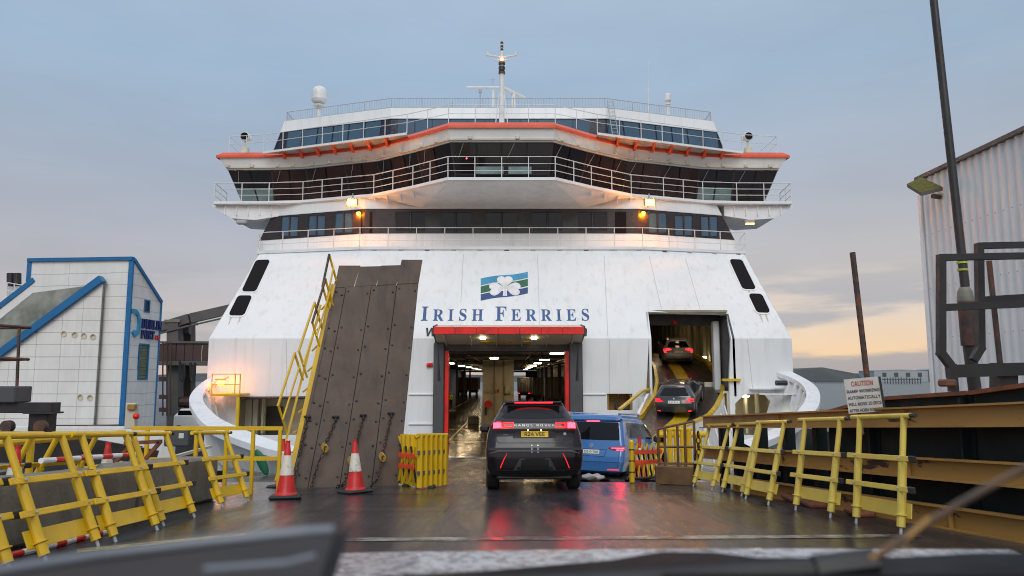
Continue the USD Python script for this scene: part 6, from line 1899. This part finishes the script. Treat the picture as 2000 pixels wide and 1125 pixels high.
rear_patch(suv, B, "plate_recess", sym([(0, .975), (.43, .975), (.40, 1.135), (0, 1.14)]), "paint_dark", -.0, .03)
rear_patch(suv, B, "number_plate", sbox(-.268, .995, .268, 1.11), "plate_yellow", .016)
rear_text(suv, B, "R24 VEE", 0, 1.053, .072, "ink", .40, True, .020)
for x in (-.13, .13):
    rear_patch(suv, B, "plate_lamp", sbox(x - .012, 1.120, x + .012, 1.132), "lamp_white", .012, .01)
for x in (-.06, .06):
    rear_patch(suv, B, "parking_sensor", Point(x, .845).buffer(.014), "letter_silver", .01, .01, .03)
    rear_patch(suv, B, "tow_cover", sbox(x - .012, .71, x + .012, .80), "letter_silver", .01, .01, .03)
rear_patch(suv, B, "hatch_seam", sym([(0, .885), (.72, .885), (.86, 1.11), (.85, 1.115), (.71, .898), (0, .898)]), "ink", .003, .004)
rear_patch(suv, B, "bumper_trim", sym([(0, .735), (.70, .735), (.88, .69), (.88, .705), (.72, .757), (0, .757)]), "grey_frame", .016)
rear_patch(suv, B, "diffuser", sym([(0, .40), (.26, .40), (.36, .42), (.26, .60), (0, .61)]), "black_plastic", .012)
rear_patch(suv, B, "lower_bumper", sym([(0, .27), (.74, .30), (.86, .36), (.86, .41), (.45, .395), (0, .395)]), "black_plastic", .012)
part(suv, "underbody", MB().rbox((0, 2.3, .27), (1.5, 4.0, .12), .03), "black_plastic")
part(suv, "shark_fin", MB().prism([(0, 0), (.18, 0), (.02, .07), (-.02, .07)], (-.02, .95, 1.69), (0, 1, 0), (0, 0, 1), .04, N=(1, 0, 0)), "paint_dark", smooth=False)
wheels(suv, .955, .93, 3.80, .37, .26)

# ---- blue van
VB = Body([(.22, .80, .16, 4.75), (.30, .91, .04, 4.88), (.55, .965, .0, 4.95), (.72, .97, .02, 4.95), (.95, .97, .07, 4.9), (1.05, .965, .085, 4.72), (1.12, .95, .095, 4.25), (1.30, .92, .13, 3.95), (1.55, .875, .20, 3.5), (1.72, .84, .26, 3.2), (1.78, .845, .22, 3.1), (1.80, .83, .25, 3.0), (1.88, .74, .34, 2.8), (1.91, .55, .6, 2.5)], .13, .4, .05)
c = P(1152, 929, 21.6)
van = thing("blue_van", "blue people carrier with roof rail, turning from the queue towards the side ramp", "van", (c[0], 21.6, -2.97), (deck_rot, 0, -25), local=True)
part(van, "body", VB.mesh(), "paint_blue", smooth=32)
rear_patch(van, VB, "rear_window", sym([(0, 1.16), (.80, 1.17), (.83, 1.20), (.775, 1.64), (.74, 1.665), (0, 1.675)]), "glass_car", .006)
rear_patch(van, VB, "roof_edge_spoiler", sym([(0, 1.735), (.80, 1.72), (.77, 1.79), (0, 1.81)]), "paint_blue", .05, .08)
rear_patch(van, VB, "high_brake_light", sym([(0, 1.682), (.19, 1.68), (.19, 1.71), (0, 1.715)]), "brake", .02)
for s in (1, -1):
    sd_ = (lambda p: p) if s > 0 else mirr
    tl_ = rear_patch(van, VB, "tail_light", sd_([(.52, .93), (.66, .895), (.955, .87), (.965, .965), (.93, .985), (.55, .965)]), "lens_red", .014)
    rear_patch(tl_, VB, "stop_light", sd_([(.60, .935), (.95, .93), (.95, .96), (.62, .955)]), "brake", .02)
    rear_patch(tl_, VB, "stop_light", sd_([(.76, .885), (.93, .882), (.93, .91), (.76, .915)]), "brake", .02)
    rear_patch(van, VB, "bumper_reflector", sd_([(.50, .335), (.82, .345), (.82, .365), (.50, .355)]), "brake_soft", .012)
    rear_patch(van, VB, "hatch_seam", sd_([(.80, .42), (.808, .42), (.87, 1.1), (.862, 1.1)]), "ink", .003, .004)
    side_patch(van, VB, s, "side_window", [(.45, 1.24), (2.55, 1.20), (2.55, 1.66), (.75, 1.68), (.55, 1.6)], "glass_car")
    side_patch(van, VB, s, "front_window", [(2.62, 1.20), (3.75, 1.19), (3.25, 1.60), (3.1, 1.66), (2.62, 1.66)], "glass_car")
    side_patch(van, VB, s, "slide_rail", [(.35, 1.05), (2.2, 1.03), (2.2, 1.05), (.35, 1.07)], "ink", .004)
    side_patch(van, VB, s, "door_seam", [(2.58, .35), (2.60, .35), (2.61, 1.15), (2.59, 1.15)], "ink", .003)
    side_patch(van, VB, s, "door_handle", [(2.75, 1.0), (2.98, 1.0), (2.98, 1.04), (2.75, 1.04)], "paint_blue", .03)
    part(van, "door_mirror", MB().rbox((s * 1.06, 3.55, 1.20), (.24, .14, .24), .06), "black_plastic")
    part(van, "roof_rail", MB().tube((s * .70, .5, 1.93), (s * .70, 2.7, 1.95), .025, 8).tube((s * .70, .55, 1.87), (s * .70, .55, 1.93), .03, 8).tube((s * .70, 2.6, 1.87), (s * .70, 2.6, 1.94), .03, 8), "paint_blue")
part(van, "awning", MB().rbox((-.93, 1.6, 1.86), (.10, 2.6, .10), .03), "rail_grey")
part(van, "awning", MB().rbox((-.80, 1.6, 1.93), (.05, 2.6, .05), .02), "rail_grey")
em = Point(0, 1.0).buffer(.062).difference(Point(0, 1.0).buffer(.052))
em = unary_union([em, shapely.LineString([(-.028, 1.052), (0, 1.004), (.028, 1.052)]).buffer(.007), shapely.LineString([(-.05, 1.02), (-.024, .945), (0, .995), (.024, .945), (.05, 1.02)]).buffer(.007)])
rear_patch(van, VB, "emblem", em, "chrome", .012, .012)
rear_patch(van, VB, "number_plate", sbox(-.26 - .0, .77, .26, .88), "plate_white", .016)
rear_patch(van, VB, "plate_band", sbox(-.262, .769, -.225, .881), "trim_blue", .018)
rear_text(van, VB, "252-D-7049", .018, .825, .062, "ink", .43, True, .020)
rear_patch(van, VB, "plate_recess", sym([(0, .70), (.42, .70), (.47, .90), (0, .905)]).difference(sym([(0, .712), (.41, .712), (.455, .888), (0, .893)])), "ink", .004, .004)
rear_patch(van, VB, "bumper_seam", sym([(0, .545), (.95, .555), (.95, .567), (0, .557)]), "ink", .003, .004)
part(van, "underbody", MB().rbox((0, 2.4, .24), (1.5, 4.2, .14), .03), "black_plastic")
for s in (-1, 1):
    th = np.linspace(0, math.pi, 12)
    for y in (.98, 4.05):
        side_patch(van, VB, s, "wheel_arch", [(y + .42 * math.cos(a), .34 + .42 * math.sin(a)) for a in th] + [(y - .42, .24), (y + .42, .24)], "ink", .004)
wheels(van, .975, .98, 4.05, .345, .23)
bag = trimesh.creation.icosphere(3)
v = bag.vertices * [.30, .2, .07]
v += (meshkit.noise(v * 9)[:, None] - .5) * .08
bp = G(1168, 938)
solo("pale_bag", trimesh.Trimesh(v + [bp[0] - .1, bp[1] + .15, bp[2] + .06], bag.faces, process=False), "rubbish_bag", "crumpled pale plastic bag on the deck under the blue van's rear", "bag", smooth=True)

# ---- dark estate on the ramp
EB = Body([(.22, .78, .2, 4.55), (.32, .88, .05, 4.7), (.55, .91, .0, 4.78), (.70, .912, .02, 4.78), (.86, .905, .10, 4.65), (.93, .895, .13, 4.4), (.98, .875, .15, 3.75), (1.10, .80, .24, 3.3), (1.30, .68, .42, 2.75), (1.38, .62, .48, 2.4), (1.42, .56, .50, 2.2), (1.45, .42, .75, 1.9)], .22, .4, .10)


def pose(Y, px, yaw, lift=0):
    z = float(Zr(Y)) + lift
    z2 = float(Zr(Y + 2.6))
    return ((px - 1000) / FPX * Y * 1.0, Y, z), (math.degrees(math.atan((z2 - z) / 2.6)), 0, yaw)


loc, rot = pose(33.9, 1313, -20)
est = thing("dark_estate", "dark estate car with roof bars climbing the side ramp into the ship", "car", loc, rot, local=True)
part(est, "body", EB.mesh(), "paint_grey", smooth=32)
rear_patch(est, EB, "rear_window", sym([(0, 1.0), (.66, 1.01), (.70, 1.04), (.60, 1.33), (0, 1.345)]), "glass_car", .006)
for s in (1, -1):
    sd_ = (lambda p: p) if s > 0 else mirr
    tl_ = rear_patch(est, EB, "tail_light", sd_([(.46, .74), (.88, .72), (.895, .86), (.85, .95), (.70, .95), (.50, .83)]), "lens_red", .014)
    rear_patch(tl_, EB, "light_bar", sd_([(.50, .77), (.85, .75), (.85, .79), (.52, .80)]), "brake_soft", .02)
    rear_patch(tl_, EB, "light_bar", sd_([(.60, .84), (.86, .83), (.85, .88), (.66, .89)]), "brake_soft", .02)
    rear_patch(est, EB, "bumper_reflector", sd_([(.62, .33), (.82, .34), (.82, .37), (.62, .36)]), "brake_soft", .012)
    side_patch(est, EB, s, "side_window", [(.75, 1.0), (1.6, .99), (1.6, 1.32), (1.0, 1.33)], "glass_car")
    side_patch(est, EB, s, "side_window", [(1.66, .99), (3.0, .99), (2.6, 1.26), (2.3, 1.32), (1.66, 1.32)], "glass_car")
    part(est, "roof_bar", MB().tube((s * .56, .75, 1.45), (s * .58, 2.2, 1.46), .022, 8), "alloy")
    part(est, "door_mirror", MB().rbox((s * .98, 3.0, 1.02), (.2, .12, .15), .05), "paint_grey")
rear_patch(est, EB, "number_plate", sbox(-.26, .70, .26, .81), "plate_white", .014)
rear_text(est, EB, "162-D-41703", 0, .755, .055, "ink", .44, True, .018) if False else None
rear_patch(est, EB, "plate_print", unary_union([sbox(-.2 + .07 * k, .735, -.2 + .07 * k + .035, .78) for k in range(6)]), "grey_frame", .017, .004)
rear_patch(est, EB, "emblem", Point(0, .90).buffer(.04), "chrome", .01)
rear_patch(est, EB, "bumper_seam", sym([(0, .58), (.88, .60), (.88, .615), (0, .595)]), "ink", .003, .004)
wheels(est, .91, .9, 3.7, .33, .22)

# ---- pale SUV further up the ramp
WB = Body([(.24, .80, .2, 4.4), (.34, .90, .05, 4.5), (.60, .925, .0, 4.55), (.80, .925, .03, 4.55), (.95, .91, .10, 4.4), (1.02, .90, .13, 3.7), (1.15, .82, .2, 3.3), (1.40, .70, .42, 2.8), (1.54, .62, .50, 2.4), (1.58, .55, .52, 2.2), (1.62, .4, .8, 1.9)], .2, .4, .09)
loc, rot = pose(46.2, 1324, -7)
ws = thing("pale_suv", "pale SUV with red lights at the top of the side ramp", "car", loc, rot, local=True)
part(ws, "body", WB.mesh(), "paint_silver", smooth=32)
rear_patch(ws, WB, "rear_window", sym([(0, 1.10), (.62, 1.12), (.66, 1.15), (.58, 1.46), (0, 1.48)]), "glass_car", .006)
for s in (1, -1):
    sd_ = (lambda p: p) if s > 0 else mirr
    tl_ = rear_patch(ws, WB, "tail_light", sd_([(.40, .98), (.90, .88), (.905, .98), (.86, 1.05), (.46, 1.03)]), "brake_soft", .014)
    rear_patch(tl_, WB, "light_bar", sd_([(.74, .80), (.86, .80), (.88, .96), (.78, .96)]), "brake_soft", .018)
    side_patch(ws, WB, s, "side_window", [(.8, 1.1), (2.9, 1.06), (2.5, 1.42), (1.1, 1.46)], "glass_car")
    part(ws, "door_mirror", MB().rbox((s * 1.0, 2.9, 1.1), (.2, .12, .16), .05), "paint_silver")
rear_patch(ws, WB, "number_plate", sbox(-.26, .80, .26, .91), "plate_white", .014)
rear_patch(ws, WB, "lower_bumper", sym([(0, .28), (.8, .32), (.88, .42), (.6, .46), (0, .46)]), "black_plastic", .012)
wheels(ws, .92, .85, 3.55, .35, .22)

# ================================================================== INSIDE THE SHIP: lorries and a deck hand
def lorry(label, px0, px1, ytop_, Y, m, lit):
    xa, xb = (px0 - 1000) / FPX * Y, (px1 - 1000) / FPX * Y
    h = P(1000, ytop_, Y)[2]
    w = xb - xa
    t = thing("lorry_trailer", label, "lorry", ((xa + xb) / 2, Y, DZ), group=None)
    zb = DZ + 1.1
    part(t, "box", MB().rbox(((xa + xb) / 2, Y + 6, (zb + h) / 2), (w, 12, h - zb), .05), m)
    for k in (0, 1):
        x0_, x1_ = xa + .06 + k * (w / 2), xa + w / 2 - .02 + k * (w / 2 - .04)
        d_ = part(t, "rear_door", MB().rbox(((x0_ + x1_) / 2, Y - .04, (zb + h) / 2 + .05), (x1_ - x0_, .06, h - zb - .2), .02), m)
        for f in (.3, .7):
            xx = x0_ + (x1_ - x0_) * f
            part(d_, "lock_rod", MB().tube((xx, Y - .1, zb + .15), (xx, Y - .1, h - .1), .025, 6), "rail_grey")
    part(t, "rear_frame", MB().bar((xa, Y - .02, zb - .3), (xb, Y + .3, zb - .02)), "dark_steel")
    for s in (0, 1):
        part(t, "tail_light", MB().rbox((xa + .25 + s * (w - .5), Y - .06, zb - .16), (.35, .06, .12), .02), "brake_soft" if lit else "lens_red")
        part(t, "wheel", MB().lathe([(0, -.25), (.5, -.25), (.5, .25), (0, .25)], (xa + .35 + s * (w - .7), Y + 1.5, DZ + .5), 18, "x"), "tyre")
    part(t, "underframe", MB().bar((xa + .4, Y + .4, DZ + .5), (xb - .4, Y + 12, zb)), "dark_steel")


lorry("orange-lit lorry trailer far inside the vehicle deck, leftmost at the doorway's left", 892, 913, 737, 165, "lorry_box", False)
lorry("orange-lit lorry trailer far inside the vehicle deck, second from the left beside the casing", 915, 934, 737, 165, "lorry_box", False)
lorry("dark lorry trailer inside the vehicle deck seen just above the black SUV's roof", 1011, 1036, 737, 140, "lorry_grey", True)
lorry("grey lorry trailer right of the dark one inside the vehicle deck", 1040, 1064, 737, 120, "lorry_grey", False)
lorry("grey lorry trailer nearest the right red guide inside the vehicle deck", 1068, 1104, 736, 100, "lorry_grey", False)


def person(label, px, Y, h):
    x = (px - 1000) / FPX * Y
    t = thing("person", label, "person", (x, Y, DZ), rot=(0, 0, 15), local=True)
    import manifold3d as m3
    J = dict(hipL=(-.09, 0, .92, .10), hipR=(.09, 0, .92, .10), kneeL=(-.10, -.02, .5, .065), kneeR=(.11, .02, .5, .065), ankL=(-.11, .03, .09, .045), ankR=(.13, .02, .09, .045), toeL=(-.12, -.13, .04, .04), toeR=(.16, -.13, .04, .04),
             waist=(0, 0, 1.05, .125), chest=(0, 0, 1.32, .145), neck=(0, 0, 1.5, .06), shL=(-.18, 0, 1.42, .065), shR=(.18, 0, 1.42, .065), elL=(-.25, .02, 1.15, .048), elR=(.26, .0, 1.15, .048), wrL=(-.26, -.06, .92, .035), wrR=(.27, -.08, .92, .035), haL=(-.26, -.09, .83, .04), haR=(.27, -.11, .83, .04), skull=(0, -.01, 1.66, .095), chin=(0, -.05, 1.59, .06))
    bones = "hipL-kneeL kneeL-ankL ankL-toeL hipR-kneeR kneeR-ankR ankR-toeR hipL-hipR hipL-waist hipR-waist waist-chest chest-neck chest-shL chest-shR shL-elL elL-wrL wrL-haL shR-elR elR-wrR wrR-haR neck-skull skull-chin neck-chin shL-shR".split()
    parts_ = []
    for b in bones:
        pts = []
        for q in b.split("-"):
            x_, y_, z_, r = J[q]
            sp = trimesh.creation.icosphere(2, r)
            pts.append(np.array(sp.vertices) + (x_, y_, z_))
        parts_.append(m3.Manifold.hull_points(np.vstack(pts)))
    M = m3.Manifold.batch_boolean(parts_, m3.OpType.Add).refine_to_length(.06).to_mesh()
    bm = trimesh.Trimesh(M.vert_properties[:, :3], M.tri_verts, process=True)
    trimesh.smoothing.filter_taubin(bm, iterations=8)
    k = h / 1.76
    v = np.array(bm.vertices) * k
    f = np.array(bm.faces)
    zc = v[f].mean(1)[:, 2] / k
    xc = np.abs(v[f].mean(1)[:, 0]) / k
    part(t, "body", trimesh.Trimesh(v, f, process=False), "skin", smooth=True)
    nv = np.array(trimesh.Trimesh(v, f, process=False).vertex_normals)
    vest = f[(zc > .98) & (zc < 1.48)]
    part(t, "hi_vis_jacket", trimesh.Trimesh(v + nv * .015, vest, process=False), "hiviz", smooth=True)
    trs = f[zc <= 1.0]
    trs = trs[(np.abs(v[trs].mean(1)[:, 0]) < .2)]
    part(t, "trousers", trimesh.Trimesh(v + nv * .012, trs, process=False), "cloth_dark", smooth=True)
    part(t, "hard_hat", MB().lathe([(.11, 0), (.115, .02), (.10, .07), (.06, .11), (0, .12)], (0, 0, 1.67 * k), 14), "logo_white")


person("deck hand in yellow jacket standing between lanes inside the vehicle deck", 881, 95, 2.05)

# ================================================================== FRONT OF THE CAR THE VIEW IS TAKEN FROM
own = thing("own_car_front", "blurred wet pale bonnet, black wipers and dashboard along the bottom edge", "car", (0, 1.2, -.7))
xs = np.linspace(-1.0, 1.05, 60)
ysb = np.linspace(.9, 1.75, 26)
X_, Y_ = np.meshgrid(xs, ysb)
edge = 1.62 - .10 * np.clip((-X_ - .3) / .5, 0, 1) ** 2
Zb = -.352 - .03 * (Y_ - 1.2) - .02 * X_ ** 2 * .5 - np.clip((Y_ - edge) / .12, 0, 1) ** 2 * .12
Zb += .012 * X_
v = np.stack([X_, Y_, Zb], -1).reshape(-1, 3)
nx, ny = len(xs), len(ysb)
f = [[a * nx + b, a * nx + b + 1, (a + 1) * nx + b + 1, (a + 1) * nx + b] for a in range(ny - 1) for b in range(nx - 1)]
part(own, "bonnet", MB().add(v, f), "wet_bonnet", smooth=True)
cw = [(-.35, .98, -.30), (.1, 1.0, -.262), (.45, 1.0, -.242), (1.0, 1.0, -.232)]
cp = []
part(own, "scuttle", MB().prism([(-.26, -.62), (1.3, -.62), (1.3, -.232), (.62, -.234), (.50, -.240), (.33, -.240), (.27, -.233), (.20, -.232), (.13, -.243), (-.04, -.257), (-.17, -.263), (-.23, -.285), (-.26, -.30)], (0, 1.02, 0), (1, 0, 0), (0, 0, 1), .28, N=(0, -1, 0)), "matte_black", smooth=False)
part(own, "wiper_arm", MB().tube((-.06, .74, -.205), (.30, .76, -.19), .010, 8).tube((.30, .76, -.19), (.36, .76, -.183), .014, 8), "black_plastic")
part(own, "wiper_blade", MB().rbox((.45, .735, -.196), (.62, .02, .016), .007), "matte_black")
# large blurred wiper housing at the left
A = [P(-60, 1128, .52), P(200, 1088, .53), P(420, 1062, .54), P(600, 1043, .55), P(652, 1040, .55), P(640, 1080, .55), P(618, 1150, .55), P(-60, 1200, .52)]
A = np.array(A)
bw_ = A + [0, .05, -.01]
nA = len(A)
fs = [[0, k, k + 1] for k in range(1, nA - 1)]
part(own, "dashboard_pad", MB().add(A, fs).add(bw_, [t[::-1] for t in fs]).add(np.vstack([A, bw_]), [[k, (k + 1) % nA, (k + 1) % nA + nA, k + nA] for k in range(nA)]), "grey_frame", smooth=False)
part(own, "pad_edge", MB().pipe(list(A[:5] + [0, .0, .002]), .0035, 8), "pad_edge")
part(own, "pad_trim", MB().pipe([P(400, 1112, .51), P(480, 1106, .51), P(560, 1100, .51), P(615, 1086, .51)], .0022, 8), "pad_edge")
part(own, "dashboard", MB().prism([(-.9, -.5), (.9, -.5), (.9, -.198), (.30, -.198), (.24, -.212), (-.9, -.222)], (0, .70, 0), (1, 0, 0), (0, 0, 1), .05, N=(0, -1, 0)), "matte_black", smooth=False)
part(own, "windscreen_stalk", MB().pipe([P(1718, 1085, .58), P(1790, 1035, .60), P(1880, 980, .62), P(1960, 935, .64), P(2060, 885, .66)], .0032, 8), "stalk")
part(own, "stalk_tip", MB().pipe([P(1700, 1090, .58), P(1760, 1060, .59), P(1815, 1012, .60)], .0018, 6), "tan_beam")
